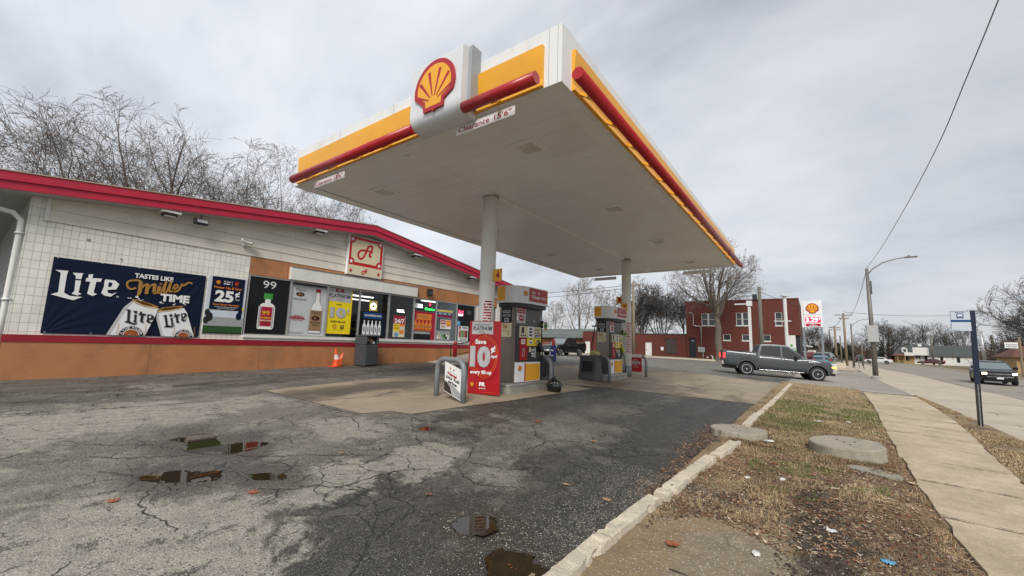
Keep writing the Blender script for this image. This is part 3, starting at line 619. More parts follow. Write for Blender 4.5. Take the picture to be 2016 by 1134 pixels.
# ------------------------------------------------------------------ shop building
BX=-14.3
store=thing('shop_building','long low white block shop with tan base and crimson gable fascia','shop building',(BX,9.4,.5))
SB=Vector((BX,9.4,.5))
def bb(mb,name,parent=store,o=SB,**k):
    mb.v=[(a-o.x,b-o.y,c-o.z) for a,b,c in mb.v]; return mb.build(name,parent,**k)
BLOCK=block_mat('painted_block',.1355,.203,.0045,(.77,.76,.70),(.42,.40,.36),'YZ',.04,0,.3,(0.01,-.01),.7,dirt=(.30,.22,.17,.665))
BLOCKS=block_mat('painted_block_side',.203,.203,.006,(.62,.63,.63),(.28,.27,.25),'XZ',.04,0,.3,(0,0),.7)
YL,YR=.82,19.4; APEX=9.6
def soff(y): return 5.66-.122*abs(y-APEX)      # underside of the overhang
# left block wall, plus the strip that runs up to the soffit
mb=MB(); fn=lambda u,v,w:(w,u-9.4,v-.5)
mb.prism([(YL-9.4+9.4,1.46),(5.46,1.46),(5.46,4.09),(1.12,4.09),(1.12,soff(1.12)),(YL,soff(YL))],lambda u,v,w:(w,u,v),BX-.25,BX,BLOCK); 
w_=bb(mb,'block_wall'); mb=MB(); mb.prism([(18.1,.5),(YR,.5),(YR,soff(YR)),(18.1,soff(18.1))],lambda u,v,w:(w,u,v),BX-.25,BX,BLOCK)
w_=bb(mb,'block_wall')
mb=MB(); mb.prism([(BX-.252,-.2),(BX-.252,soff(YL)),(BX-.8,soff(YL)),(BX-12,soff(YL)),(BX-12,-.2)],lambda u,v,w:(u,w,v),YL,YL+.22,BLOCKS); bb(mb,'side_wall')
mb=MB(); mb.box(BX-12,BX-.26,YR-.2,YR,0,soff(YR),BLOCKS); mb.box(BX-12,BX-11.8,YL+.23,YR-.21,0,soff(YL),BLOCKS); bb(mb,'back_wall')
# gable siding boards lapped one over the other
mb=MB(); zz=[4.09]+[4.09+.285*k for k in range(1,7)]
mb.prism([(1.13,4.1),(18.09,4.1),(18.09,soff(18.09)),(APEX,soff(APEX)),(1.13,soff(1.13))],lambda u,v,w:(w,u,v),BX-.08,BX+.008,SIDING)
for k in range(6):
    z0,z1=zz[k],zz[k+1]
    def hit(z): return APEX-(5.66-z)/.122, APEX+(5.66-z)/.122
    a0,b0=max(1.13,hit(z0)[0]),min(18.1,hit(z0)[1]); a1,b1=max(1.13,hit(z1)[0]),min(18.1,hit(z1)[1])
    if z1>5.65: z1=5.65;a1=b1=APEX
    if a0>=b0: continue
    cuts=[a0]+[c for c in (2.7+1.9*((k*37)%5)/5+3.66*j for j in range(6)) if a1+.1<c<b1-.1]+[b0]
    for i in range(len(cuts)-1):
        l0,r0_=cuts[i]+.003*(i>0),cuts[i+1]-.003*(i<len(cuts)-2); l1=a1 if i==0 else l0; r1=b1 if i==len(cuts)-2 else r0_
        V=[(BX+.032,l0,z0+.006),(BX+.032,r0_,z0+.006),(BX+.012,r1,z1),(BX+.012,l1,z1),(BX-.1,l0,z0+.006),(BX-.1,r0_,z0+.006),(BX-.1,r1,z1),(BX-.1,l1,z1)]
        mb.add(V,[(0,1,2,3),(0,4,5,1),(0,3,7,4),(1,5,6,2),(3,2,6,7)],SIDING)
mb.box(BX+.02,BX+.055,1.06,1.13,4.09,soff(1.1),WHITE)
bb(mb,'gable_siding')
mb=MB(); mb.box(BX-.12,BX+.012,5.47,16.35,3.515,4.085,BROWN)
for y in(6.62,12.25,13.55,14.9): mb.box(BX+.012,BX+.016,y-.006,y+.006,3.52,4.08,STRIPE)
mb.box(BX-.12,BX+.012,16.36,18.09,3.6,4.085,BROWN); bb(mb,'header_panel')
mb=MB(); mb.box(BX+.013,BX+.16,6.68,12.2,3.52,3.95,WHITE); mb.box(BX+.14,BX+.175,6.66,12.22,3.94,3.975,CHROME)
for y in(8.5,10.4): mb.box(BX+.161,BX+.163,y-.004,y+.004,3.53,3.94,PGREY)
bb(mb,'blank_sign_box',bevel=.006)
mb=MB(); mb.box(BX-.2,BX+.07,YL-.03,16.4,-.1,1.30,BROWN)
for y in(3.3,6.0,8.4,11.2,13.9): mb.box(BX+.07,BX+.0725,y-.003,y+.003,.4,1.29,mat('panel_joint',(.13,.06,.03),.8,var=.1))
bb(mb,'base_wall')
mb=MB(); mb.box(BX-.2,BX+.085,YL-.045,16.4,1.302,1.455,STRIPE); bb(mb,'red_stripe')
mb=MB(); mb.box(BX-.1,BX+.13,5.44,16.4,1.53,1.61,WHITE); mb.box(BX-.1,BX+.09,5.46,16.4,1.458,1.528,WHITE); bb(mb,'window_sill',bevel=.006)
# windows
ym=[5.48,6.80,8.13,9.47,10.85,12.2,13.55,14.92,16.3]
for i in range(8):
    fr=MB(); a,b=ym[i],ym[i+1]
    for (y0,y1,z0,z1) in((a,a+.035,1.612,3.51),(b-.035,b,1.612,3.51),(a+.036,b-.036,1.612,1.65),(a+.036,b-.036,3.47,3.51)): fr.box(BX-.06,BX-.005+(.012 if z1-z0>1 else 0),y0,y1,z0,z1,ALU)
    o=bb(fr,'window'); gm=MB(); gm.box(BX-.040,BX-.034,a+.036,b-.036,1.651,3.469,GLASS); gm.v=[(p-SB.x,q-SB.y,r_-SB.z) for p,q,r_ in gm.v]; gm.build('pane',o)
# door bay right of the windows
dm=MB(); dm.box(BX-.12,BX-.04,17.0,17.06,.66,3.6,ALU); dm.box(BX-.12,BX-.04,18.03,18.09,.66,3.6,ALU); dm.box(BX-.12,BX-.04,17.07,18.02,2.72,2.80,ALU); dm.box(BX-.12,BX-.04,16.36,17.0,.66,3.6,WHITE)
dr=bb(dm,'entrance_door'); gm=MB(); gm.box(BX-.09,BX-.08,17.07,18.02,.75,2.71,CARGLASS); gm.box(BX-.09,BX-.08,17.07,18.02,2.81,3.59,CARGLASS); gm.v=[(p-SB.x,q-SB.y,r_-SB.z) for p,q,r_ in gm.v]; gm.build('pane',dr)
# inside: floor, back, shelves, strip lights
INW=mat('interior_wall',(.16,.15,.13),.8,var=.2); INF=mat('interior_floor',(.18,.16,.14),.5,var=.2)
mb=MB(); mb.box(BX-8,BX-.26,1.2,19.1,.9,1.0,INF); mb.box(BX-8,BX-7.9,1.2,19.1,1.01,4.0,INW); mb.box(BX-8,BX-.26,1.2,19.1,4.01,4.1,INW); mb.box(BX-7.9,BX-.26,4.0,4.1,1.01,4.0,INW); bb(mb,'interior')
SHC=[mat('goods_'+n,c,.5,var=.1) for n,c in (('red',(.35,.03,.03)),('blue',(.03,.08,.3)),('yellow',(.5,.38,.04)),('white',(.5,.5,.48)),('green',(.05,.22,.08)),('brown',(.2,.1,.05)))]
rs=random.Random(5)
for q,(x,y0,y1) in enumerate(((-1.3,6.0,9.0),(-1.6,10.0,12.4),(-1.4,13.0,15.9),(-3.2,5.5,10.5),(-3.4,11.2,16.5))):
    mb=MB(); X=BX+x
    mb.box(X-.4,X-.37,y0,y1,1.0,2.5+.2*(q>2),INW)
    for z in(1.05,1.5,1.95,2.35):
        mb.box(X-.37,X,y0,y1,z,z+.02,SHC[3]); y=y0+.05
        while y<y1-.15: w=rs.uniform(.08,.22);h=rs.uniform(.12,.3); mb.box(X-.3,X-.03,y,y+w-.01,z+.022,z+h,rs.choice(SHC)); y+=w
    bb(mb,'shelf_unit')
LAMP=mat('fluorescent_tube',(.9,.9,.85),.5,var=0,emit=(1,.97,.88,1.3)); 
mb=MB()
for x,y0,y1 in((-1.6,6.9,8.1),(-1.9,9.6,10.8),(-1.7,13.6,14.6),(-2.6,14.9,16.0),(-4,7,9),(-4.2,11,13),(-6,6,8),(-6,12,14)): mb=MB(); mb.box(BX+x-.05,BX+x+.05,y0,y1,3.72,3.77,LAMP); bb(mb,'ceiling_light')
# roof: deck with overhang, two-step crimson fascia on the gable rake
XO=-13.85
def rk(y,top): return (5.94 if top else 5.55)-.122*abs(y-APEX)
YE0,YE1=-2.6,21.2
def rake(mb,x0,x1,za,zb,m):
    for a,b in((YE0,APEX),(APEX,YE1)):
        sl=lambda y,z:z-.122*abs(y-APEX)
        V=[(x,y,sl(y,z)) for x in(x0,x1) for y in(a,b) for z in(za,zb)]
        mb.add(V,[(0,1,3,2),(4,6,7,5),(0,2,6,4),(1,5,7,3),(0,4,5,1),(2,3,7,6)],m)
mb=MB(); rake(mb,XO-.03,XO,5.68,5.865,FASCIA); rake(mb,XO-.03,XO+.035,5.867,6.065,FASCIA); bb(mb,'rake_fascia',bevel=.004)
mb=MB(); rake(mb,XO-.3,XO+.055,6.067,6.093,mat('roof_edge_metal',(.45,.36,.27),.45,metal=.3,var=.1)); bb(mb,'drip_edge')
mb=MB(); rake(mb,BX-12.6,XO-.031,5.86,6.04,mat('roof_shingle',(.16,.13,.11),.9,var=.2)); bb(mb,'roof')
mb=MB(); rake(mb,BX-12.6,XO-.032,5.66,5.70,mat('soffit_paint',(.42,.42,.39),.6,var=.08)); bb(mb,'soffit')
for y in(YE0,YE1):
    mb=MB(); z=-.122*abs(y-APEX); mb.box(BX-12.6,XO-.035,y-.03 if y<0 else y,y if y<0 else y+.03,5.68+z,6.05+z,FASCIA); bb(mb,'eave_fascia')
mb=MB(); mb.tube([(BX-.05,YL-.95,4.25),(BX-.05,YL-.55,4.22),(BX-.05,YL-.22,4.16),(BX-.05,YL-.09,4.02),(BX-.05,YL-.08,3.8),(BX-.05,YL-.08,1.9),(BX-.05,YL-.08,.6)],.055,WHITE,10); 
for z in(3.7,2.2): mb.box(BX-.12,BX+.02,YL-.15,YL-.01,z,z+.04,WHITE)
bb(mb,'downpipe',smooth=True)

# things fixed to the shop
for i,(y,x) in enumerate(((3.25,-14.07),(7.45,-14.07),(11.9,-14.07),(15.6,-14.07),(18.6,-14.07))):
    names=['above the navy banner','left of the crimson framed letter sign','right of the crimson framed letter sign','above the tan header near the white column','at the far right end of the gable']
    z=soff(y)
    t=thing('soffit_light','flat white soffit light under the crimson eave, '+names[i],'soffit light',(x,y,z-.01),0,'soffit lights under the shop eave')
    mb=MB(); mb.box(-.19,.19,-.22,.22,-.06,0,WHITE); mb.build('housing',t,bevel=.01)
    mb=MB(); mb.box(-.15,.15,-.15,.15,-.12,-.061,BLACK); mb.build('rim',t,bevel=.01)
    mb=MB(); mb.prism([(-.12,-.12),(.12,-.12),(.12,.12),(-.12,.12)],lambda u,v,w:(u,v,w),-.15,-.121,ALU); mb.build('lens',t,bevel=.01)
t=thing('flood_light','small black flood light hanging beside the first soffit light','flood light',(-14.0,3.95,soff(3.95)-.01))
mb=MB(); mb.tube([(0,0,0),(0,0,-.12)],.018,BLACK); mb.build('bracket',t)
mb=MB(); M=Matrix.Translation((.02,0,-.2))@Matrix.Rotation(R(-30),4,'Y'); mb.box(-.05,.05,-.17,.17,-.08,.08,BLACK,M); mb.build('housing',t,bevel=.01)
mb=MB(); mb.box(.051,.056,-.10,.15,-.06,.06,ALU,M); mb.build('lens',t)
t=thing('security_camera','white bullet security camera on a wall bracket over the tan header','security camera',(BX+.03,5.22,4.38))
mb=MB(); mb.tube([(0,0,0),(.03,0,0)],.06,WHITE,14); mb.tube([(.03,0,0),(.14,.0,.0),(.17,.03,.06)],.018,WHITE,8); mb.build('bracket',t,smooth=True)
mb=MB(); mb.tube([(.17,-.16,.13),(.20,.14,.06)],.055,WHITE,16); mb.box(.11,.26,-.18,.19,.13,.145,WHITE,Matrix.Rotation(R(-10),4,'X')); mb.build('camera_body',t,bevel=.006)
mb=MB(); mb.tube([(.2,.141,.06),(.205,.16,.055)],.045,BLACK,14); mb.build('lens',t)
t=thing('wall_speaker','small black loudspeaker on the tan header above the right-hand windows','loudspeaker',(BX+.02,12.97,3.66))
mb=MB(); mb.box(0,.18,-.11,.11,0,.32,BLACK); mb.build('cabinet',t,bevel=.015)
mb=MB(); mb.lathe([(.0,.004),(.03,.0),(.07,.012),(.08,.0)],DKGREY,16,Matrix.Translation((.183,0,.12))@Matrix.Rotation(R(90),4,'Y')); mb.build('cone',t,smooth=True)
# letter sign
b=Board((-14.12,8.69,4.03),(0,1,0),(0,0,1),.14); b.base(1.55,1.52,PWHITE); b.rect(.025,.025,1.525,1.495,PCREAM)
SR=mat('sign_red',(.50,.008,.012),.35,var=.05)
b.rect(.03,.375,1.52,1.49,SR); 
arc=lambda cx,cy,r,a0,a1:[(cx+r*math.cos(R(a)),cy+r*math.sin(R(a))) for a in np.linspace(a0,a1,7)]
b.poly(arc(.12,.5,.155,90,0)+arc(1.40,.5,.155,180,90)+arc(1.40,1.38,.155,270,180)+arc(.12,1.38,.155,0,-90),PCREAM)
AP=[(.739,1.02),(.537,.989),(.428,.882),(.423,.732),(.52,.654),(.633,.718),(.735,.922),(.834,1.181),(.953,1.239),(1.017,1.22),(.994,1.061),(.911,.88),(.929,.818),(1.013,.845)]
b.spline(AP,.085,SR,'lettering'); b.spline([(.739,1.02),(.9,1.02),(1.06,1.0)],.07,SR,'lettering')
q=lambda p:[(.742+(x-.742)*.36,.17+(y-.95)*.36) for x,y in p]
b.spline(q(AP),.035,SR,'lettering'); b.spline(q([(.739,1.02),(.9,1.02),(1.06,1.0)]),.03,SR,'lettering')
for x,y,r,m in((.13,1.37,.10,PWHITE),(1.39,1.375,.10,PWHITE),(.13,.50,.10,PWHITE),(1.39,.505,.10,PWHITE),(.144,.15,.085,SR),(1.38,.16,.085,SR)): b.star(x,y,r,m)
b.build('wall_sign','square cream sign with a crimson starred frame and a cursive letter A on the gable','wall sign')

# ---- navy beer banner
LITE={'L':[(.057,1.476),(.265,1.486),(.254,1.36),(.258,.961),(.363,.896),(.571,.893),(.428,.8),(.051,.899),(.163,.962),(.15,1.421)],
'I':[(.34,1.451),(.52,1.467),(.505,1.398),(.495,.989),(.549,.969),(.486,.918),(.383,.95),(.42,1.019),(.403,1.382)],
'T':[(.615,1.455),(.692,1.467),(.687,1.372),(.858,1.384),(.842,1.3),(.766,1.295),(.748,1.019),(.816,.992),(.743,.936),(.644,.98),(.66,1.28),(.58,1.277),(.583,1.357),(.616,1.367)],
'E':[(.921,1.374),(1.1,1.372),(1.187,1.284),(1.147,1.149),(.986,1.121),(1.003,1.049),(1.081,1.023),(1.171,1.083),(1.069,.956),(.95,.97),(.884,1.027),(.914,1.188),(.908,1.323)]}
def lite(b,f,m,mh,c='lettering'):
    for k,p in LITE.items(): b.poly([f(*a) for a in p],m,c)
    b.poly([f(*a) for a in [(.991,1.313),(1.064,1.303),(1.044,1.199),(.985,1.197)]],mh,c)
    b.poly([f(*a) for a in [(.36,1.315),(.56,1.32),(.555,1.29),(.36,1.285)]],mh,c)
def aff(o,ex,ey):
    """map the wordmark box (x .05..1.19, y .8..1.48) on o + s*ex + t*ey"""
    return lambda x,y:(o[0]+(x-.05)/1.14*ex[0]+(y-.8)/.68*ey[0],o[1]+(x-.05)/1.14*ex[1]+(y-.8)/.68*ey[1])
b=Board((BX+.035,1.32,1.5),(0,1,0),(0,0,1),.006)
# vinyl with soft pulled folds
W_,H_=3.02,1.78; nx,ny=61,37; m=b.mb('panel'); V=[]
for j in range(ny):
    for i in range(nx):
        x,y=W_*i/(nx-1),H_*j/(ny-1); ed=min(x,W_-x,y,H_-y)
        f=.008*math.sin((x*1.3+ (H_-y)*3.1)*3)*math.exp(-((x)**2+(H_-y)**2)*1.1)+.007*math.sin(math.atan2(y,x+.02)*22)*math.exp(-(x*x+y*y)*1.2)+.006*math.sin(math.atan2(H_-y,W_-x+.02)*18)*math.exp(-((W_-x)**2+(H_-y)**2))
        V.append(b.P(x,y,f*min(1,ed*15)-.0115))
m.add(V,[(j*nx+i,j*nx+i+1,(j+1)*nx+i+1,(j+1)*nx+i) for j in range(ny-1) for i in range(nx-1)],PNAVY); b.W,b.H=W_,H_
lite(b,lambda x,y:(x,y-.0),PWHITE,PNAVY)
b.ring(1.19,.965,.014,.022,PWHITE,'lettering',14)
b.text('TASTES LIKE',1.455,1.50,2.265,1.62,PWHITE,.035); b.text('TIME',2.035,.945,2.69,1.15,PWHITE,.05)
MIL=[[(1.521,1.233),(1.409,1.196),(1.337,1.271),(1.346,1.379),(1.445,1.427),(1.574,1.428),(1.623,1.337),(1.594,1.162),(1.566,.997)],[(1.594,1.162),(1.654,1.298),(1.738,1.367),(1.738,1.237),(1.726,1.097)],[(1.741,1.209),(1.805,1.333),(1.889,1.379),(1.878,1.226),(1.899,1.135),(1.97,1.172)],[(1.985,1.342),(1.969,1.184),(2.031,1.18),(2.118,1.493)],[(2.118,1.493),(2.097,1.208),(2.151,1.206),(2.226,1.523)],[(2.226,1.523),(2.205,1.248),(2.272,1.244),(2.377,1.378),(2.339,1.434),(2.285,1.336),(2.321,1.235),(2.411,1.291),(2.473,1.476)],[(2.473,1.476),(2.495,1.418),(2.617,1.526),(2.702,1.507)]]
for i,p in enumerate(MIL): b.spline(p,[.045]*(len(smooth2(p,5))),PGOLD,'lettering')
b.line([(1.575,1.43),(1.60,1.16),(1.56,.99)],[.05,.085,.03],PGOLD,'lettering')
for p in([(1.741,1.35),(1.735,1.1)],[(1.885,1.37),(1.885,1.17)],[(1.985,1.34),(1.975,1.19)]): b.line(p,.075,PGOLD,'lettering')
b.disc(2.0,1.40,.025,PGOLD,'lettering',10)
CANG=mat('print_can_shade',(.50,.50,.50),.35,var=.05); BADGE=mat('print_badge',(.32,.09,.03),.35,var=.25,scale=9)
b.poly([(1.463,.879),(1.612,.823),(1.827,.757),(2.03,.746),(1.99,.546),(1.83,.004),(1.087,.004),(1.336,.713)],PWHITE)
b.poly([(1.463,.879),(1.50,.862),(1.40,.68),(1.16,.004),(1.087,.004),(1.336,.713)],CANG)
b.poly([(1.46,.934),(1.588,.934),(1.814,.871),(2.03,.79),(1.965,.726),(1.739,.755),(1.558,.823)],PGOLD)
b.poly([(1.53,.915),(1.62,.91),(1.80,.862),(1.93,.80),(1.85,.79),(1.70,.82),(1.58,.865)],mat('print_gold_dark',(.10,.05,.012),.35,var=.1)); b.line([(1.48,.90),(1.70,.785),(1.97,.745)],.018,PCREAM)
b.poly([(2.01,.628),(2.292,.695),(2.581,.801),(2.662,.68),(2.905,.004),(2.166,.004),(2.014,.455)],PWHITE)
b.poly([(2.01,.628),(2.05,.635),(2.07,.45),(2.22,.004),(2.166,.004),(2.014,.455)],CANG)
b.poly([(1.996,.691),(2.119,.777),(2.371,.836),(2.558,.859),(2.535,.775),(2.293,.686),(2.044,.631)],PGOLD)
b.poly([(2.08,.72),(2.16,.77),(2.36,.815),(2.50,.83),(2.46,.785),(2.27,.72),(2.12,.69)],MATS['print_gold_dark']); b.line([(2.03,.655),(2.29,.70),(2.54,.79)],.018,PCREAM)
lite(b,aff((1.38,.29),(.60,-.05),(-.02,.38)),INK,PWHITE); lite(b,aff((2.20,.19),(.52,.19),(-.08,.36)),INK,PWHITE)
def half(b,cx,r,m,c='artwork'): b.poly([(cx+r*math.cos(R(a)),.004+r*math.sin(R(a))) for a in range(0,181,10)],m,c)
for cx,r,tx in((1.55,.235,'A FINE PILSNER'),(2.64,.20,'A FINE PILSNER')):
    half(b,cx,r,INK); half(b,cx,r*.70,PWHITE); half(b,cx,r*.64,BADGE)
    n=len(tx); sz=r*.19
    for i,chh in enumerate(tx):
        if chh==' ': continue
        a=R(165-150*i/(n-1)); ca,sa=math.cos(a-math.pi/2),math.sin(a-math.pi/2); rc=r*.85
        V2,F2,s2=text2d(chh,.03); z=b.z(); w=sz*s2[0]/max(s2[1],.3); 
        b.mb('lettering').add([b.P(cx+rc*math.cos(a)+((p-.5)*w)*ca-((q_-.5)*sz)*sa,.004+rc*math.sin(a)+((p-.5)*w)*sa+((q_-.5)*sz)*ca,z) for p,q_ in V2],F2,PWHITE)
    for k in range(6):
        a=R(150+k*7); 
        for sgn in(-1,1): b.line([(cx+sgn*(r*1.08),.03+k*.045),(cx+sgn*(r*1.08+.05-.006*k),.07+k*.045)],[.02,.004],PGOLD)
for x,y,r in((1.376,.949,.016),(1.42,.955,.02),(1.539,.995,.035),(1.58,.95,.022),(1.623,.909,.02),(1.66,.93,.012),(2.036,.90,.03),(2.09,.88,.015),(2.322,.866,.025),(2.35,.90,.012),(2.532,.925,.03),(2.57,.89,.018)): b.disc(x,y,r,PWHITE,'artwork',9,r*.7)
for x in(.05,.8,1.5,2.2,2.97):
    for y in(.03,1.75): b.disc(x,y,.013,ALU,'grommets',8)
b.build('beer_banner','wide navy vinyl banner with two white beer cans on the block wall','banner')

# ---- football fuel offer poster
b=Board((BX+.02,4.40,1.61),(0,1,0),(0,0,1),.015); b.base(1.04,1.72,PWHITE)
b.rect(.01,.01,1.03,.24,mat('print_field_green',(.03,.085,.025),.4,var=.3,scale=14)); b.rect(.01,.24,1.03,.70,PGREY); b.rect(.01,.5,1.03,1.71,mat('print_sky',(.55,.60,.68),.35,var=.1,scale=4))
b.rect(.01,.01,1.03,.05,INK)
for x,y,r in((.08,.62,.07),(.14,.50,.09),(.93,.68,.06),(.90,.56,.08),(.06,.40,.07)): b.disc(x,y,r,INK if x<.5 else PNAVY,'artwork',9,r*1.5)
b.disc(.97,.78,.05,PYEL,'artwork',8)
b.rect(.10,.72,.97,1.70,PNAVY); pecten(b,.26,1.53,.13,False)
b.text("It's Good",.40,1.55,.58,1.60,PWHITE,.02); b.rect(.40,1.49,.56,1.515,PWHITE); b.line([(.62,1.46),(.62,1.61)],.006,PWHITE)
b.poly([(.68,1.60),(.74,1.62),(.80,1.60),(.80,1.51),(.74,1.45),(.68,1.51)],PRED); b.poly([(.70,1.58),(.74,1.595),(.78,1.58),(.78,1.52),(.74,1.48),(.70,1.52)],PNAVY); b.ring(.74,1.54,.016,.028,PORANGE,'artwork',12)
b.text('Power Up & Save',.17,1.33,.90,1.42,PORANGE,.025); b.text('25',.21,.95,.70,1.30,PWHITE,.045); b.text('¢',.73,1.10,.86,1.30,PWHITE,.03); b.text('/gal',.74,1.02,.86,1.07,PWHITE,.02)
b.text('Every Bears Gameday',.18,.84,.88,.90,PORANGE,.025); b.text('with the app through the season',.22,.79,.84,.82,PWHITE); b.text('terms and limits apply',.30,.75,.76,.775,PWHITE)
b.build('fuel_offer_poster','narrow navy poster with a big white 25 cent offer over a football field','poster')

# ---- window posters (inside face of the glass, seen through it / stuck on it)
GX=BX-.028
def wb(y,z,w,h,m,t=.004): 
    b=Board((GX,y,z),(0,1,0),(0,0,1),t); b.base(w,h,m); return b
BLK=mat('print_black',(.012,.013,.014),.12,var=.1); LABR=mat('print_label_red',(.38,.02,.05),.35,var=.06)
b=wb(5.52,1.655,1.24,1.81,BLK)
b.text('99',.40,1.48,.80,1.72,PWHITE,-.005)
b.rect(.46,1.13,.73,1.32,PGREEN); b.rect(.51,1.0,.68,1.128,PWHITE)
b.poly([(.36,.16),(.80,.16),(.84,.22),(.84,.86),(.80,.95),(.72,1.0),(.47,1.0),(.39,.95),(.34,.86),(.34,.22)],PWHITE); b.rect(.36,.2,.40,.9,PGREY); b.rect(.775,.2,.81,.9,PGREY)
b.poly([(.43,.25),(.74,.25),(.76,.28),(.76,.85),(.74,.88),(.43,.88),(.41,.85),(.41,.28)],LABR)
b.text('99',.46,.62,.68,.75,PYEL,0); b.text('WATERMELON',.43,.50,.745,.55,PYEL,.01); b.rect(.42,.42,.75,.455,PCREAM); b.text('99 PROOF',.50,.425,.68,.45,LABR); b.text('LIQUEUR',.50,.33,.68,.37,INK)
b.build('liquor_poster','black window poster with a clear square-shouldered bottle, green cap and red label','poster')
GLS=mat('print_pale_grey',(.50,.53,.55),.35,var=.05); KR=mat('print_kraft',(.30,.19,.10),.4,var=.08); DKB=mat('print_dark_brown',(.05,.015,.01),.35,var=.05); REDC=mat('print_cap_red',(.28,.03,.03),.35,var=.1)
b=wb(6.84,1.655,1.25,1.72,GLS)
b.text("Tito's",.13,1.52,.49,1.62,INK,.0,.3); b.disc(.30,1.41,.15,DKB,'artwork',20,.075); b.disc(.27,1.41,.04,KR,'artwork',8); b.rect(.33,1.37,.37,1.44,KR); b.text('Handmade',.07,1.21,.52,1.28,INK,0,.3); b.text('V O D K A',.18,1.14,.40,1.165,PGREY)
b.text("AMERICA'S",.13,.66,.44,.69,PRED,.02); b.text('ORIGINAL',.03,.55,.54,.65,PRED,.05); b.text('CRAFT VODKA',.10,.50,.46,.53,PRED,.02)
b.rect(.02,.06,.5,.08,PGREY); b.rect(.02,.10,.56,.115,PGREY)
b.poly([(.69,.09),(1.11,.09),(1.14,.14),(1.14,.95),(1.10,1.10),(1.02,1.20),(1.0,1.55),(.86,1.55),(.84,1.20),(.76,1.10),(.70,.95),(.68,.14)],PGREY); b.poly([(.71,.11),(1.10,.11),(1.12,.15),(1.12,.95),(1.08,1.09),(1.0,1.19),(.98,1.53),(.88,1.53),(.86,1.19),(.78,1.09),(.72,.95),(.70,.15)],PWHITE)
b.rect(.85,1.54,1.01,1.66,REDC); b.rect(.70,.17,1.12,.90,KR); b.text("Tito's",.74,.76,1.09,.87,INK,.01,.25); b.disc(.91,.62,.15,DKB,'artwork',20,.085); b.disc(.89,.62,.04,KR,'artwork',8); b.text('Handmade',.73,.44,1.10,.51,INK,0,.25); b.text('VODKA',.80,.36,1.02,.40,INK)
b.build('vodka_poster','pale grey window poster with a tall clear bottle and kraft paper label','poster')
b=wb(8.17,1.76,.98,1.68,PYEL); b.rect(.0,1.19,.92,1.68,PSILVER); b.rect(.27,1.56,.60,1.675,PRED); b.text('NEW',.34,1.59,.53,1.65,PWHITE,.03)
b.text('PLATINUM',.03,1.34,.88,1.47,PDARK,.03); b.text('STATUS',.33,1.25,.58,1.29,PDARK,.01); b.text('SAVE',.34,1.06,.55,1.11,INK,.02); 
b.text('10',.105,.58,.76,.98,PGREY,.07); b.text('10',.115,.60,.75,.97,PSILVER,.045); b.text('¢',.78,.80,.89,.97,PSILVER,.03); b.text('/gal',.80,.72,.90,.76,INK,.01)
b.text('EVERY FILL-UP',.17,.42,.75,.48,INK,.035); b.ring(.33,.27,.055,.075,PRED); b.rect(.55,.20,.70,.33,INK); b.text('FR',.57,.24,.68,.31,PYEL,.03); b.text('see in store for details',.25,.13,.64,.15,INK)
b.build('platinum_offer_poster','bright yellow window poster with silver header and a big silver 10','poster')
BL=mat('print_blue',(.012,.06,.18),.3,var=.05)
b=wb(9.51,1.66,1.26,1.03,BLK); b.rect(.18,.76,1.06,1.0,BL); b.text('NEW AMSTERDAM VODKA',.23,.84,1.01,.92,PWHITE,.02)
b.rect(1.04,.1,1.2,.75,PNAVY)
for k in range(5):
    x=.17+k*.175; b.poly([(x,.1),(x+.14,.1),(x+.14,.48),(x+.10,.56),(x+.095,.68),(x+.045,.68),(x+.04,.56),(x,.48)],PWHITE); b.rect(x+.03,.22,x+.11,.42,PSILVER); b.line([(x+.07,.25),(x+.07,.40)],.02,BLK); b.rect(x+.01,.1,x+.13,.13,PGREY)
b.build('bottle_row_poster','dark blue window poster with a row of five white bottles','poster')
b=wb(9.93,2.74,.36,.40,PYEL); b.rect(.04,.03,.32,.37,PGREY); b.disc(.18,.18,.145,mat('lit_white',(.8,.8,.8),.5,var=0,emit=(1,1,1,.9)),'artwork'); b.disc(.18,.18,.07,PGOLD,'artwork',14,.05); b.ring(.18,.18,.12,.13,INK)
b.build('round_logo_sign','yellow framed sign with a lit white disc hanging above the bottle row poster','sign')
EMW=mat('neon_white',(.9,.9,.9),.5,var=0,emit=(.9,1,1,1.6)); EMG=mat('neon_green',(.1,.9,.1),.5,var=0,emit=(.03,1,.12,1.3)); EMR=mat('neon_red',(.9,.05,.1),.5,var=0,emit=(1,.04,.10,1.5)); EMP=mat('neon_pink',(.9,.5,.6),.5,var=0,emit=(1,.55,.65,1.4))
b=wb(11.27,2.76,.46,.16,BLK,.02); b.text('KOOL',.03,.02,.43,.145,EMW,.02,0,'neon_tube'); b.build('neon_sign','small white neon word sign in the middle window','neon sign')
b=wb(11.15,1.73,.62,.90,PCREAM); b.rect(0,.56,.60,.90,LABR); b.text('24/7',.05,.58,.58,.78,PWHITE,.04); b.rect(.03,.25,.32,.55,PYEL); b.text('MIX ANY',.05,.44,.30,.50,PRED,.03); b.text('FLAVORS',.05,.34,.30,.40,PRED,.03); b.disc(.18,.10,.12,mat('print_light_blue',(.18,.33,.55),.4,var=.1),'artwork',14,.09)
b.poly([(.34,.16),(.54,.14),(.60,.56),(.33,.56)],PORANGE); b.rect(.34,.30,.58,.46,PCREAM); b.line([(.5,.56),(.55,.75)],.02,PRED); b.build('drinks_offer_poster','white and crimson window poster for iced drinks marked 24/7','poster')
b=wb(12.23,1.66,1.29,1.25,LABR); b.rect(.16,.88,1.06,1.16,PORANGE); b.text('FIREBALL',.30,.98,.94,1.10,KR,.02); b.text('WHISKY',.48,.91,.76,.95,KR); b.poly([(.18,.9),(.28,1.0),(.22,1.1),(.30,1.14),(.18,1.14)],KR)
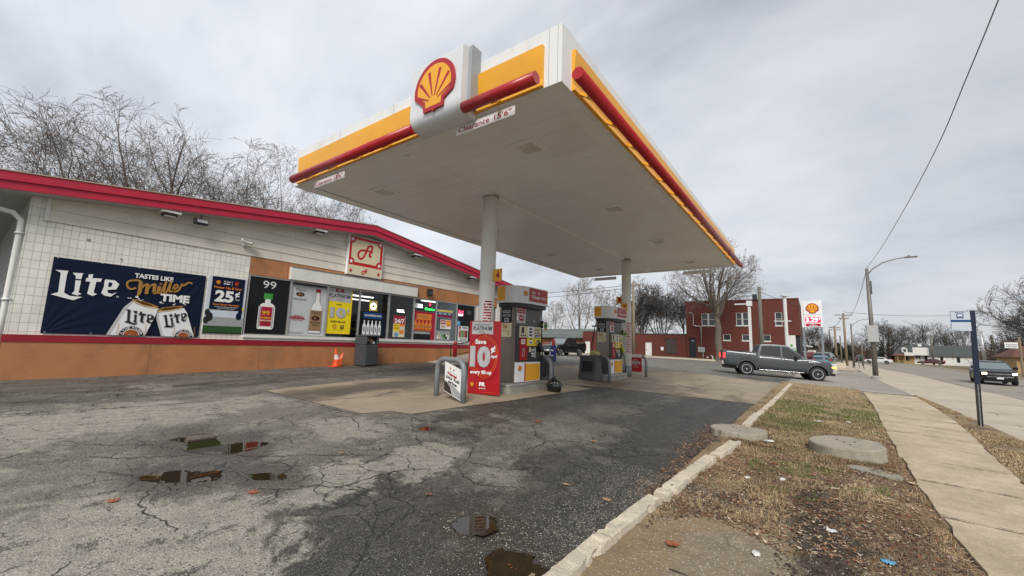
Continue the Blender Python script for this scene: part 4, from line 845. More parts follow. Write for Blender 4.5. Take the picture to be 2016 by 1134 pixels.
for k in range(5):
    x=.02+k*.215; b.poly([(x,.40),(x+.18,.40),(x+.185,.70),(x+.13,.80),(x+.12,.86),(x+.06,.86),(x+.05,.80),(x-.005,.70)],PORANGE); b.disc(x+.09,.58,.06,KR,'artwork',10); b.rect(x+.02,.43,x+.16,.46,LABR)
b.rect(.0,.0,1.0,.38,BLK); b.rect(.05,.25,.98,.36,PGREY); b.build('whisky_poster','dark red window poster with a row of five amber bottles','poster')
b=wb(12.82,3.0,.64,.13,BLK,.02); b.text('Cuervo',.02,.01,.62,.12,EMG,.03,.15,'neon_tube'); b.build('neon_sign','green neon script sign with a small red star over it','neon sign')
b=wb(13.05,3.17,.20,.20,BLK,.02); b.star(.10,.10,.09,EMR,'neon_tube'); b.build('neon_star','small dim red neon star above the green neon script','neon sign')
b=wb(12.25,2.98,.50,.34,BLK,.02); b.rect(.02,.08,.16,.30,PWHITE); b.text('BEER',.18,.10,.46,.26,EMW,.03,.0,'neon_tube'); b.build('neon_sign','white lit sign in the top left corner of the whisky poster window','neon sign')
b=wb(13.60,2.72,1.08,.40,PGREY); b.rect(.02,.30,1.06,.36,PYEL); b.rect(.02,.02,1.06,.27,BL)
for k in range(4): b.rect(.06+k*.26,.04,.26+k*.26,.13,PRED)
for k in range(3): b.text('SALE',.12+k*.3,.17,.34+k*.3,.25,PWHITE,.02)
b.build('shelf_banner','blue and yellow striped strip sign at the top of the window beside the red bollard','sign')
b=wb(13.86,2.20,.72,.44,PWHITE); b.rect(.02,.22,.34,.42,PRED); b.text('HOT',.05,.27,.30,.38,PWHITE,.03); b.rect(.38,.14,.70,.42,PORANGE); b.text('DEAL',.42,.24,.66,.34,PYEL,.04); b.text('2 FOR 5',.04,.06,.32,.16,PRED,.03); b.build('deal_poster','small white, red and orange deal poster under the striped strip sign','poster')
b=wb(13.62,1.68,.92,.42,PGREY)
for k in range(13): b.disc(.10+(k%6)*.14+.03*(k//6),.10+(k//6)*.10,.06,[PWHITE,PCREAM,PSILVER,PGREEN,BLK][k%5],'artwork',12); 
b.build('product_poster','grey poster of round tins at the foot of the window beside the red bollard','poster')
b=wb(15.00,2.87,.46,.34,BLK,.02); b.text('Bud',.06,.17,.42,.32,EMR,.04,.2,'neon_tube'); b.text('LIGHT',.05,.03,.42,.14,EMP,.04,0,'neon_tube'); b.build('neon_sign','red and pink two-line neon sign in the last window','neon sign')
b=wb(15.62,2.95,.42,.32,BLK,.02); b.text('OPEN',.04,.06,.38,.26,mat('neon_off',(.10,.11,.11),.3,var=0),.02,0,'neon_tube'); b.build('neon_sign','unlit OPEN neon sign in the last window','neon sign')
b=wb(14.96,2.42,.26,.22,mat('print_sky_blue',(.06,.35,.62),.35,var=.05)); b.text('EBT',.04,.08,.22,.15,PWHITE,.02); b.build('blue_sticker','small bright blue sticker at the left edge of the last window','sticker')
b=wb(15.10,1.68,.74,.72,PWHITE); b.poly([(.05,.70),(.20,.70),(.18,.58),(.12,.54),(.07,.58)],LABR); b.text('TIME',.26,.60,.68,.68,INK,.04)
for k,mm in enumerate((PRED,KR,PGREEN,KR,PRED,BLK)): b.rect(.06+k*.105,.16,.15+k*.105,.48+.03*(k%2),mm); b.disc(.105+k*.105,.50,.03,mm,'artwork',8)
b.text('ICE COLD',.14,.04,.62,.11,INK,.03); b.build('drinks_poster','white window poster with six dark bottles in the last window','poster')

# ---- canopy
CX0,CX1,CY0,CY1,CZ0,CZ1=-10.195,-2.675,4.663,20.13,5.27,6.18
can=thing('fuel_canopy','white flat fuel canopy with yellow band and red tube on two round columns','canopy',(-6.4,12.2,0)); CO=Vector((-6.4,12.2,0))
def cc(mb,name,parent=can,**k): return bb(mb,name,parent,CO,**k)
mb=MB(); t_=.10
mb.box(CX0,CX1,CY0,CY0+t_,CZ0,CZ1,CWHITE); mb.box(CX0,CX1,CY1-t_,CY1,CZ0,CZ1,CWHITE); mb.box(CX0,CX0+t_,CY0+t_+.001,CY1-t_-.001,CZ0,CZ1,CWHITE); mb.box(CX1-t_,CX1,CY0+t_+.001,CY1-t_-.001,CZ0,CZ1,CWHITE)
cc(mb,'fascia')
mb=MB()
for x in np.arange(CX0+1.9,CX1,1.85): mb.box(x-.003,x+.003,CY0-.0025,CY0,CZ0,CZ1-.001,PGREY)
mb.box(CX1-.22,CX1-.214,CY0-.0025,CY0,CZ0,CZ1-.001,PGREY)
for y in np.arange(CY0+3,CY1,3.0): mb.box(CX1,CX1+.0025,y-.003,y+.003,CZ0,CZ1-.001,PGREY)
cc(mb,'fascia_seam')
mb=MB(); mb.box(CX0+t_+.01,CX1-t_-.01,CY0+t_+.01,CY1-t_-.01,CZ1-.25,CZ1-.18,CWHITE); cc(mb,'roof_deck')
# pan deck underside: narrow ribs running across
mb=MB(); x0,x1=CX0+.36,CX1-.36; n=int((CY1-CY0-.72)/.4); ys=np.linspace(CY0+.36,CY1-.36,n+1)
for a,b_ in zip(ys[:-1],ys[1:]): mb.box(x0,x1,a+.003,b_-.003,CZ0+.014,CZ0+.05,SOFFIT)
mb.box(CX0+.11,CX1-.11,CY0+.11,CY1-.11,CZ0+.052,CZ0+.06,SOFFIT)
cc(mb,'deck_pans',bevel=.002,seg=1)
mb=MB()
for a,b_,c,d in((CX0+t_,CX1-t_,CY0+t_,CY0+.35),(CX0+t_,CX1-t_,CY1-.35,CY1-t_),(CX0+t_,CX0+.35,CY0+.352,CY1-.352),(CX1-.35,CX1-t_,CY0+.352,CY1-.352)): mb.box(a,b_,c,d,CZ0-.004,CZ0+.012,SOFFIT)
cc(mb,'gutter_trim',bevel=.003,seg=1)
mb=MB(); mb.box(-6.47,-6.29,CY0+.36,CY1-.36,CZ0-.028,CZ0+.013,SOFFIT); cc(mb,'beam_cover',bevel=.004)
for (x,y) in((-6.43,7.73),(-6.29,16.69)):
    gz=float(g(x,y)); mb=MB(); mb.lathe([(.19,gz-.1),(.19,CZ0-.03)],mat('column_white',(.80,.80,.78),.4,var=.06,dirt=(.5,.48,.44),damt=.25),32,c=(x,y,0)); mb.lathe([(.192,gz+.0),(.192,gz+.42)],GREYP,32,c=(x,y,0)); mb.lathe([(.20,CZ0-.035),(.20,CZ0-.029)],BLACK,32,c=(x,y,0)); o=cc(mb,'column')
    mb.ml; o.data.polygons.foreach_set('use_smooth',[len(p.vertices)==4 for p in o.data.polygons])
# yellow band: coved panel, bottom lip leaning out
def band(mb,fn,a,b_):
    sec=[(5.93,.0),(5.93,.06),(5.80,.058),(5.62,.045),(5.50,.030),(5.42,.018),(5.415,.018),(5.31,.055),(5.285,.055),(5.285,0)]
    V=[fn(u,h,d) for u in(a,b_) for h,d in sec]; n=len(sec)
    mb.add(V,[(i,(i+1)%n,n+(i+1)%n,n+i) for i in range(n)]+[tuple(range(n)),tuple(range(2*n-1,n-1,-1))],YEL)
fF=lambda u,h,d:(u,CY0-d,h); fS=lambda u,h,d:(CX1+d,u,h)
for f_,a,b_ in((fF,-9.98,-5.55),(fF,-4.30,-2.97),(fS,4.96,19.85)): mb=MB(); band(mb,f_,a,b_); cc(mb,'yellow_band')
def bar(f_,a,b_,nm='red_tube'):
    mb=MB(); mb.tube([f_(a,5.262,.27),f_(b_,5.262,.27)],.088,REDP,20)
    for u in np.arange(a+3.0,b_,3.0): mb.tube([f_(u-.02,5.262,.27),f_(u+.02,5.262,.27)],.093,REDP,20)
    o=cc(mb,nm); o.data.polygons.foreach_set('use_smooth',[len(p.vertices)==4 for p in o.data.polygons])
    for u in np.arange(a+.55,b_-.1,.93):
        mb=MB(); P=[f_(u+e1,h,d) for e1 in(-.03,.03) for h,d in((5.30,.055),(5.35,.055),(5.22,.25),(5.17,.22))]
        mb.add(P,[(0,1,2,3),(4,7,6,5),(0,4,5,1),(1,5,6,2),(2,6,7,3),(3,7,4,0)],YEL); cc(mb,'bracket')
bar(fF,-9.72,-5.47); bar(fF,-4.28,-2.92); bar(fS,4.62,19.9)
# logo panel on the front fascia
PX0,PX1=-5.47,-4.27
b=Board((PX0,CY0-.36,5.20),(1,0,0),(0,0,1),.05)
prof=[(6.33,.0),(6.33,-.30),(6.30,-.36),(5.42,-.36),(5.30,-.335),(5.22,-.26),(5.19,-.15),(5.19,.0)]
mb=b.mb('logo_panel'); mb.prism([(d,h) for h,d in prof],lambda u,v,w:(w,CY0+u,v),PX0,PX1,mat('panel_white_gloss',(.64,.66,.68),.22,var=.04,coat=.3))
mb.prism([(.0,5.30),(.0,6.36),(-.22,6.36),(-.22,5.3)],lambda u,v,w:(w,CY0+u,v),PX1+.001,PX1+.07,mat('panel_side_grey',(.30,.32,.34),.4,var=.08))
pecten(b,.60,.60,.95,True)
for c_,m_ in b.ch.items(): cc(m_,c_,bevel=.02 if c_=='logo_panel' else 0,fixn=(c_=='logo_panel'))
# recessed light fittings
LENS=mat('canopy_lens',(.72,.70,.62),.25,var=.1)
for x,y in((-4.16,6.07),(-8.53,6.09),(-4.16,10.18),(-8.53,10.18),(-4.2,14.25),(-8.52,14.28),(-4.1,18.31),(-8.2,18.2)):
    mb=MB(); mb.box(x-.28,x+.28,y-.28,y+.28,CZ0-.012,CZ0+.013,SOFFIT); o=cc(mb,'light_fitting',bevel=.006)
    mb=MB(); mb.box(x-.19,x+.19,y-.19,y+.19,CZ0-.02,CZ0-.0125,LENS)
    for k in range(6): mb.box(x-.16,x+.16,y-.16+k*.06,y-.148+k*.06,CZ0-.023,CZ0-.0205,PGREY)
    mb.v=[(p-CO.x,q-CO.y,r_) for p,q,r_ in mb.v]; mb.build('lens',o)
# clearance signs hung from the edge
def clr(x,y,face,label,flip=False):
    u=(1,0,0) if not flip else (-1,0,0)
    b=Board((x,y,5.05),u,(0,0,1),.012); b.base(1.22,.155,PWHITE); b.text('Clearance',.06,.03,.72,.125,PRED,.008); b.text('15\'6"',.82,.03,1.16,.125,PRED,.008)
    for a in(.3,.9): b.mb('hanger').tube([b.P(a,.155,-.006),b.P(a,.222,-.006)],.006,ALU,6)
    b.build('clearance_sign',label,'clearance sign','clearance signs hung from the canopy edge')
clr(-4.72,CY0+.03,0,'white clearance sign with red letters hanging under the front edge beside the logo panel')
clr(-9.27,CY0+.03,0,'white clearance sign with red letters hanging at the far left of the front edge')
clr(-8.1,CY1-.03,0,'blank back of a clearance sign at the rear canopy edge left of the second column',True)
clr(-3.6,CY1-.03,0,'blank back of a clearance sign at the rear canopy edge by the big bare tree',True)
# number flags and printed strips on the columns
def flag(o,u,txt,label):
    b=Board(o,u,(0,0,1),.02); b.base(.26,.30,YEL); b.text(txt,.09,.06,.19,.24,PRED,.03); 
    b.build('number_flag',label,'number flag','yellow number flags on the canopy columns')
flag((-6.235,7.70,3.08),(1,0,0),'4','yellow flag with a red 4 on the near column')
flag((-6.43,16.46,3.10),(1,0,0),'2','yellow flag with a red 2 on the far column')
flag((-6.72,16.66,3.42),(1,0,0),'1','yellow flag with a red 1, left of and higher than the 2')
for (x,y) in((-6.43,7.73),(-6.29,16.69)):
    mb=MB(); n=8
    for i in range(n):
        a0,a1=R(-72+i*8),R(-72+(i+1)*8); f=lambda a,z:(x+.194*math.cos(a),y+.194*math.sin(a),z); mb.add([f(a0,1.3),f(a1,1.3),f(a1,2.62),f(a0,2.62)],[(0,1,2,3)],PWHITE)
    for k in range(19):
        z=1.36+k*.067
        for i in range(n):
            if (i*7+k*5)%9==0: continue
            a0,a1=R(-70+i*7.6),R(-70+(i+1)*7.6-.5*(i%2)); f=lambda a,z:(x+.1955*math.cos(a),y+.1955*math.sin(a),z); mb.add([f(a0,z),f(a1,z),f(a1,z+.036),f(a0,z+.036)],[(0,1,2,3)],PRED)
    cc(mb,'instruction_strip',fixn=False)
# ------------------------------------------------------------------ fuel pumps on concrete plinths
def gz(x,y): return float(g(x,y))
SCREEN=mat('display_glass',(.10,.12,.11),.12,var=.05,coat=.5)
def rrect(x0,x1,y0,y1,r,n=5):
    o=[]
    for cx,cy,a0 in((x1-r,y1-r,0),(x0+r,y1-r,90),(x0+r,y0+r,180),(x1-r,y0+r,270)):
        for k in range(n+1): a=R(a0+90*k/n); o.append((cx+r*math.cos(a),cy+r*math.sin(a)))
    return o
XYZ=lambda u,v,w:(u,v,w)
for idx,(px,py) in enumerate(((-6.30,9.05),(-6.24,14.80))):
    z0=gz(px,py); near=idx==0
    t=thing('pump_plinth','pale concrete plinth with a steel nosing under the '+('near' if near else 'far')+' fuel pump','plinth',(px,py,z0),0,'concrete plinths under the fuel pumps')
    mb=MB(); mb.prism(rrect(-.36,.36,-.98,.92,.10),XYZ,-.12,.165,CONC); mb.build('kerb',t)
    mb=MB(); mb.prism(rrect(-.37,.37,-.99,.93,.11),XYZ,.166,.20,ALU); mb.prism(rrect(-.34,.34,-.96,.90,.08),XYZ,.2005,.206,CONC); mb.build('nosing',t)
    t=thing('fuel_pump','steel fuel pump '+('right beside the tall red sign' if near else 'between the dark grey waste station and the far column'),'fuel pump',(px,py,z0+.207),0,'fuel pumps under the canopy')
    mb=MB(); mb.box(-.27,.24,-.60,-.05,0,2.0,STEEL); mb.box(-.27,.24,-.048,.60,0,2.0,STEEL); mb.build('cabinet',t,bevel=.012)
    # front bezel and fittings facing +X
    B=lambda y,z,w=.24: Board((px+w,py+y,z0+.207+z),(0,1,0),(0,0,1),.02)
    def part(b,parent=t):
        k0=[c for c in b.ch if c not in('artwork','lettering')]
        if k0: b.fold(k0[0])
        for c_,m in b.ch.items():
            m.v=[(a-px,b_-py,c-z0-.207) for a,b_,c in m.v]; m.build(c_,parent,fixn=False)
    mb=MB(); mb.box(.24,.275,-.60,.58,.53,1.46,BLACK); mb.build('bezel',t,bevel=.015)
    b=B(-.47,1.14,.285); b.base(1.02,.29,PCREAM,name='card_panel'); b.mb('card_panel'); b.rect(.08,.10,.20,.26,INK); b.rect(.36,.0,.64,.29,PWHITE); b.rect(.43,.20,.57,.25,INK); b.rect(.43,.12,.57,.17,INK); b.rect(.43,.04,.57,.09,INK)
    for k in range(3): b.rect(.04+.09*k,.03,.10+.09*k,.07,INK)
    for k,(a,c) in enumerate(((.70,.20),(.84,.20),(.70,.11),(.84,.12))): b.rect(a,c,a+.07,c+.03,INK if k!=2 else DKGREY)
    b.rect(.72,.02,.84,.08,BL); b.rect(.75,.03,.81,.05,PWHITE); b.text('4' if near else '2',.90,.03,.97,.12,PRED,.03); part(b)
    b=B(-.45,.93,.285); b.base(.32,.20,PRED,name='grade_panel'); b.rect(.06,.04,.24,.16,PWHITE); b.rect(.08,.08,.22,.10,PRED); b.text('V-Power',.08,.12,.22,.145,PRED); part(b)
    b=B(-.12,.93,.285); b.base(.34,.20,PYEL,name='grade_panel'); b.rect(.08,.05,.26,.14,PWHITE); b.rect(.10,.07,.22,.10,INK); b.text('87',.12,.15,.22,.19,INK,.02); part(b)
    b=B(.23,.93,.285); b.base(.33,.20,PYEL,name='grade_panel'); b.rect(.10,.03,.27,.16,SCREEN); b.rect(.13,.06,.2,.1,PYEL); part(b)
    b=B(-.44,.57,.285); b.base(.33,.35,PRED,name='nozzle_pocket'); b.rect(.11,.09,.21,.29,PGREY); b.rect(.13,.11,.19,.26,REDP); part(b)
    b=B(-.03,.57,.285); b.base(.10,.12,INK,name='sticker'); b.rect(.0,.20,.09,.32,PCREAM); b.rect(.02,.24,.07,.28,PYEL); b.rect(.13,.08,.22,.28,PWHITE); b.rect(.145,.18,.205,.24,INK); b.rect(.145,.11,.205,.14,INK); b.rect(.26,.06,.30,.32,PWHITE); part(b)
    # lower door
    b=B(-.58,.02,.262); b.base(1.15,.49,PWHITE,name='lower_door'); b.rect(.40,.02,.45,.47,PRED); b.rect(.452,.02,1.13,.45,YEL); pecten(b,.20,.34,.15,False); part(b)
    # upper front: posters and dark panel
    b=B(-.60,1.48,.25); b.base(1.18,.50,mat('pump_dark_panel',(.10,.095,.085),.3,metal=.6,var=.15),name='upper_panel'); b.rect(.02,.02,.43,.47,PSILVER); b.rect(.05,.27,.40,.42,PRED); b.rect(.14,.08,.34,.22,PRED); b.rect(.03,.09,.10,.2,PWHITE)
    b.text('EARN REWARDS',.08,.35,.37,.39,PWHITE,.02); b.text('every time',.10,.29,.35,.33,PWHITE); b.text('SAVE',.17,.13,.31,.18,PWHITE,.03); b.ring(.83,.10,.02,.03,PWHITE); part(b)
    # side face stickers, facing -Y
    def side(x,z,w,h,m): 
        b=Board((px+x,py-.603,z0+.207+z),(1,0,0),(0,0,1),.0025); b.base(w,h,m,name='sticker'); return b
    b=side(-.21,1.50,.33,.39,BLK); b.text('members earn',.05,.345,.28,.365,PGOLD); b.text('GOLD',.04,.24,.29,.32,PSILVER,.03); b.text('STATUS',.04,.15,.29,.21,PSILVER,.02); b.rect(.10,.02,.24,.12,PSILVER); b.rect(.13,.04,.20,.10,BL); part(b)
    b=side(-.21,1.14,.33,.35,PCREAM); b.text('5¢',.05,.20,.20,.32,PGOLD,.04); b.text('off per gallon',.05,.13,.28,.17,PGOLD,.02); b.ring(.24,.08,.025,.035,PGOLD); part(b)
    # top hood: rounded end towards the camera
    mb=MB(); sec=rrect(-.42,.42,-.74,.62,.02,2); 
    hood=[(-.34,.62),(-.34,-.60),(-.30,-.68),(-.20,-.735),(.0,-.75),(.16,-.72),(.29,-.64),(.37,-.50),(.42,-.30),(.43,.0),(.43,.62)]
    mb.prism(hood,XYZ,2.04,2.44,CWHITE); mb.build('hood',t,bevel=.012)
    mb=MB(); mb.prism([(x*1.04,y*1.03) for x,y in hood],XYZ,2.0,2.038,CWHITE); mb.prism([(x*.92,y*.95) for x,y in hood],XYZ,1.90,1.998,BLACK); mb.build('hood_trim',t)
    def wrap(m,i0,i1,name,za=2.06,zb=2.42):
        mb=MB(); pts=hood[i0:i1+1]; 
        for a,b_ in zip(pts[:-1],pts[1:]):
            k=1.006; mb.quad((a[0]*k,a[1]*k,za),(b_[0]*k,b_[1]*k,za),(b_[0]*k,b_[1]*k,zb),(a[0]*k,a[1]*k,zb),m)
        mb.build(name,t,fixn=False)
    wrap(YEL,1,4,'yellow_end')
    b=Board((px+.432,py-.28,z0+.207+2.07),(.0333,1,0),(0,0,1),.001); b.base(.80,.34,REDP,name='brand_panel'); b.text('Shell',.10,.20,.26,.27,PWHITE,.01); b.ring(.42,.24,.012,.028,PWHITE,'lettering',12,1.4); b.text('V-Power',.08,.07,.46,.17,PWHITE,.03); b.text('NiTRO+',.50,.08,.76,.15,PWHITE,.03,.1); part(b)
    b=Board((px+.435,py+.54,z0+.207+2.07),(0,1,0),(0,0,1),.001); b.base(.075,.34,YEL,name='yellow_stripe'); part(b)
    b=Board((px+.375,py-.50,z0+.207+2.06),(.24,1,0),(0,0,1),.001); pecten(b,.10,.19,.15,False); part(b)
    # hoses and nozzle
    mb=MB(); mb.tube([(-.30,-.45,1.95),(-.34,-.55,1.7),(-.42,-.72,.9),(-.46,-.74,.35),(-.42,-.66,.12),(-.36,-.5,.08)] if not near else [(-.30,.3,1.95),(-.40,.4,1.7),(-.45,.45,.6),(-.42,.3,.2)],.016,RUBBER,8); mb.build('hose',t,smooth=True)
    sm=smooth2([(1.95,0),(1.75,.02),(1.2,.05),(.8,.10)],4)
    mb=MB(); 
    if near: P=[(.20,.62,1.98),(.22,.66,1.85),(.22,.67,1.45),(.24,.66,1.1),(.30,.60,.75),(.34,.60,.35),(.32,.68,.12),(.20,.72,.25),(.18,.68,.6)]
    else: P=[(.28,.50,.80),(.34,.58,.62),(.37,.62,.35),(.36,.66,.12),(.30,.72,.02),(.2,.73,.1),(.16,.68,.4),(.15,.64,.9),(.12,.63,1.5)]
    Q=[];pp=[P[0]]+P+[P[-1]]
    for i in range(1,len(pp)-2):
        for j in range(5):
            tt=j/5; a,b_,c,d=[np.array(q) for q in pp[i-1:i+3]]; Q.append(.5*((2*b_)+(c-a)*tt+(2*a-5*b_+4*c-d)*tt*tt+(-a+3*b_-3*c+d)*tt**3))
    Q.append(np.array(P[-1])); mb.tube(Q,.017,RUBBER,8); mb.build('hose',t,smooth=True)
    nm=mat('nozzle_green_yellow',(.42,.48,.03),.5,var=.1) if not near else BLACK
    mb=MB(); M=Matrix.Translation((.315,.46,.90))@Matrix.Rotation(R(35),4,'X'); mb.box(-.03,.04,-.04,.06,-.14,.12,nm,M); mb.box(-.02,.03,.05,.10,-.20,-.02,nm,M); mb.tube([M@Vector((0,-.02,.10)),M@Vector((-.02,-.10,.20))],.014,ALU,8); mb.build('nozzle',t,bevel=.015)
    b=Board((px+.18,py+.66,z0+.207+1.42),(1,0,0),(0,0,1),.01); b.base(.10,.20,BLK,name='talker'); b.text('4' if near else '2',.02,.06,.08,.14,PYEL); b.rect(.12,-.06,.24,.17,PCREAM); b.rect(.14,.02,.22,.10,PGREEN); part(b)

# hoop guards (bent pipe) round the islands
def hoop(a,b,h,label,r=.055):
    ax,ay=a;bx_,by=b; za,zb=gz(ax,ay),gz(bx_,by); L=math.hypot(bx_-ax,by-ay); d=((bx_-ax)/L,(by-ay)/L); z=(za+zb)/2
    P=[(0,-.1)]; rc=.26
    P+=[(0,h-rc)]+[(rc-rc*math.cos(R(t)),h-rc+rc*math.sin(R(t))) for t in range(12,91,13)]+[(L-rc+rc*math.sin(R(t)),h-rc+rc*math.cos(R(t))) for t in range(0,91,13)]+[(L,-.1)]
    t=thing('hoop_guard',label,'hoop guard',((ax+bx_)/2,(ay+by)/2,z),0,'grey bent pipe guards at the pump islands')
    mb=MB(); mb.tube([(ax+d[0]*u-(ax+bx_)/2,ay+d[1]*u-(ay+by)/2,w) for u,w in P],r,GREYP,14); mb.build('pipe',t,smooth=True); return t
hoop((-6.83,6.60),(-5.88,6.44),.84,'nearest grey pipe guard, with a small white sign tied inside it',.058)
hoop((-6.75,9.98),(-5.80,9.80),.84,'grey pipe guard behind the near pump with a black bag at its foot')
hoop((-6.65,13.72),(-5.74,13.62),.84,'grey bent pipe guard between the dark grey bin and the far pump')
hoop((-6.6,17.75),(-5.78,17.55),.84,'grey bent pipe guard behind the far column with a red sign on it')
# small tied sign
tw=Vector((-.57+1.0,-.42,0)); b=Board((-6.47,6.49,.56),(.57,-.09,-.15),(-.04,.0,1),.008)
b.base(.60,.62,PWHITE); pecten(b,.20,.53,.05,False); b.text('FR',.31,.51,.36,.55,INK,.03); b.line([(.12,.46),(.44,.46)],.006,PGREY); b.text('Never',.11,.38,.46,.45,PRED,.04); b.text('pay full',.06,.29,.53,.37,INK,.03); b.text('price',.14,.20,.45,.28,INK,.03)
b.poly([(0,0),(.60,0),(.60,.14),(.36,.20),(0,.24)],PGREY); b.poly([(.0,.0),(.30,0),(.22,.14),(.10,.21),(0,.21)],mat('print_dark_car',(.05,.035,.035),.3,var=.4,scale=12)); b.line([(.30,.0),(.24,.16)],.012,PWHITE); b.line([(.42,.0),(.27,.16)],.012,PCREAM)
b.line([(.0,.005),(.6,.005)],.012,PWHITE)
for x in(.02,.58): b.disc(x,.60,.01,INK,'eyelet',8)
b.build('tied_sign','small white placard with red and black words tied inside the nearest pipe guard','sign')
# tall red sign bent slightly
b=Board((-6.60,7.36,.43),(.74,.22,0),(-.02,.02,1),.01); b.base(.80,1.68,REDP)
ORL=mat('print_orange_line',(.70,.12,.02),.35,var=.1)
b.rect(.06,1.37,.60,1.665,PSILVER); b.text('authorised members with',.13,1.58,.49,1.61,INK); b.text('PLATINUM',.09,1.46,.57,1.555,PDARK,.03); b.text('STATUS',.23,1.405,.39,1.435,PDARK)
for k,(r,m) in enumerate(((.30,ORL),(.34,ORL),(.39,LABR))):
    b.line([(.40+r*math.cos(R(a)),.95+r*math.sin(R(a))*1.12) for a in range(-20,201,10)]+[(.40-r*.92,.62-.03*k),(.40-r*.5,.55-.04*k),(.25,.47-.05*k),(.42,.42-.06*k),(.40+r*.45,.47-.05*k),(.40+r*.85,.66-.04*k),(.40+r*.94,.84)],.012,m)
b.text('Save',.16,1.14,.44,1.25,PWHITE,.035); 
b.text('10',.035,.60,.56,1.10,PGREY,.075); b.text('10',.045,.62,.55,1.09,PSILVER,.05); b.text('¢',.56,.93,.68,1.10,PWHITE,.035); b.text('/gal',.57,.82,.72,.90,PWHITE,.03)
b.text('every fill-up',.06,.43,.60,.54,PWHITE,.035); pecten(b,.12,.21,.115,False); b.line([(.24,.13),(.24,.28)],.005,ORL); b.text('FR',.30,.18,.46,.27,PWHITE,.07); b.text('FUEL REWARDS',.30,.12,.46,.145,PWHITE); b.line([(.42,.05),(.72,.05)],.006,ORL)
b.build('standing_sign','tall red placard with big silver 10 standing against the near column','sign')
b=Board((-6.44,17.40,.60),(.52,.02,0),(0,0,1),.01); b.base(.52,.72,REDP); b.rect(0,.60,.52,.72,PWHITE); b.disc(.08,.66,.022,PRED,'artwork',10); b.text('Rewards',.14,.635,.44,.685,PGREY,.02); b.text('save up to',.16,.47,.36,.50,PWHITE); b.text('100%',.04,.30,.48,.44,PSILVER,.05); b.text('unlocked',.16,.23,.38,.26,PWHITE,.0); b.text('when you join',.14,.16,.40,.19,PWHITE)
b.build('tied_sign','red placard marked 100% tied to the pipe guard behind the far column','sign')
# window wash / waste stations
def waste(x,y,rz,label):
    t=thing('waste_station',label,'bin',(x,y,gz(x,y)),rz,'dark grey forecourt waste stations')
    mb=MB(); pro=lambda s:[(a*s,b*s) for a,b in rrect(-.34,.34,-.28,.28,.06,4)]
    lv=[(0,1.0),(.03,1.02),(.10,1.02),(.70,.90),(.80,.93),(.84,.93),(.85,.86)]; V=[];n=len(pro(1))
    for z,s in lv: V+=[(a,b,z) for a,b in pro(s)]
    mb.add(V,[(i*n+k,i*n+(k+1)%n,(i+1)*n+(k+1)%n,(i+1)*n+k) for i in range(len(lv)-1) for k in range(n)]+[tuple(range((len(lv)-1)*n,len(lv)*n))],DKGREY); mb.build('shell',t)
    mb=MB(); mb.prism([(-.20,.30),(.20,.30),(.185,.66),(-.185,.66)],lambda u,v,w:(u,-.29+w+(v-.3)*.055,v),-.004,.02,mat('bin_mouth',(.008,.008,.008),.7,var=0)); mb.build('mouth',t)
    mb=MB()
    for a,b_,c,d in((-.23,-.20,.27,.69),(.20,.23,.27,.69),(-.2,.2,.27,.30),(-.2,.2,.66,.69)): mb.prism([(a,c),(b_,c),(b_,d),(a,d)],lambda u,v,w:(u,-.30+w+(v-.3)*.055,v),-.012,.01,DKGREY)
    mb.build('mouth_frame',t,bevel=.006); return t
waste(-6.36,13.42,.05,'dark grey waste station with a square mouth in front of the far pump')
waste(-6.56,10.5,1.6,'dark grey waste station behind the near pump and pipe guard')
t=thing('squeegee','long dark squeegee pole standing in the waste station at the far pump','squeegee',(-6.42,13.5,gz(-6.42,13.5)+.4)); mb=MB(); mb.tube([(.02,0,0),(.16,.05,1.45)],.013,mat('dark_red_pole',(.06,.012,.012),.5,var=.1),8); mb.build('pole',t); mb=MB(); mb.box(.06,.26,.03,.07,1.45,1.50,BLACK); mb.build('head',t)
def bag(name,label,loc,sx,sy,sz,m,seed):
    import bmesh
    bm=bmesh.new(); bmesh.ops.create_icosphere(bm,subdivisions=4,radius=1)
    for v in bm.verts:
        c=v.co; n=mnoise.fractal(Vector(c)*1.8+Vector((seed,0,0)),.9,2,4); n2=mnoise.fractal(Vector(c)*5+Vector((seed,9,0)),.9,2,3)
        c*=1+.22*n+.07*n2; 
        if c.z>.35: k=max(.18,1-(c.z-.35)*1.5); c.x*=k;c.y*=k
        c.z=max(c.z,-.75)
    me=bpy.data.meshes.new(name)
    for v in bm.verts: v.co=Vector((v.co.x*sx,v.co.y*sy,(v.co.z+.75)*sz))
    bm.to_mesh(me); bm.free(); me.materials.append(m); me.polygons.foreach_set('use_smooth',[True]*len(me.polygons))
    o=put(bpy.data.objects.new(name,me)); o.location=loc; return tag(o,label,'bag')
bag('rubbish_bag','small tied black bag on the ground at the foot of the near pipe guard',(-5.58,9.60,gz(-5.58,9.6)-.01),.20,.17,.24,mat('black_plastic_bag',(.012,.012,.013),.22,var=.1,coat=.4),1)
bag('plastic_bag','crumpled pale yellow bag on top of the waste station at the far pump',(-6.2,13.42,gz(-6.3,13.42)+.845),.17,.13,.12,mat('pale_yellow_bag',(.42,.40,.16),.4,var=.2,scale=20),4)

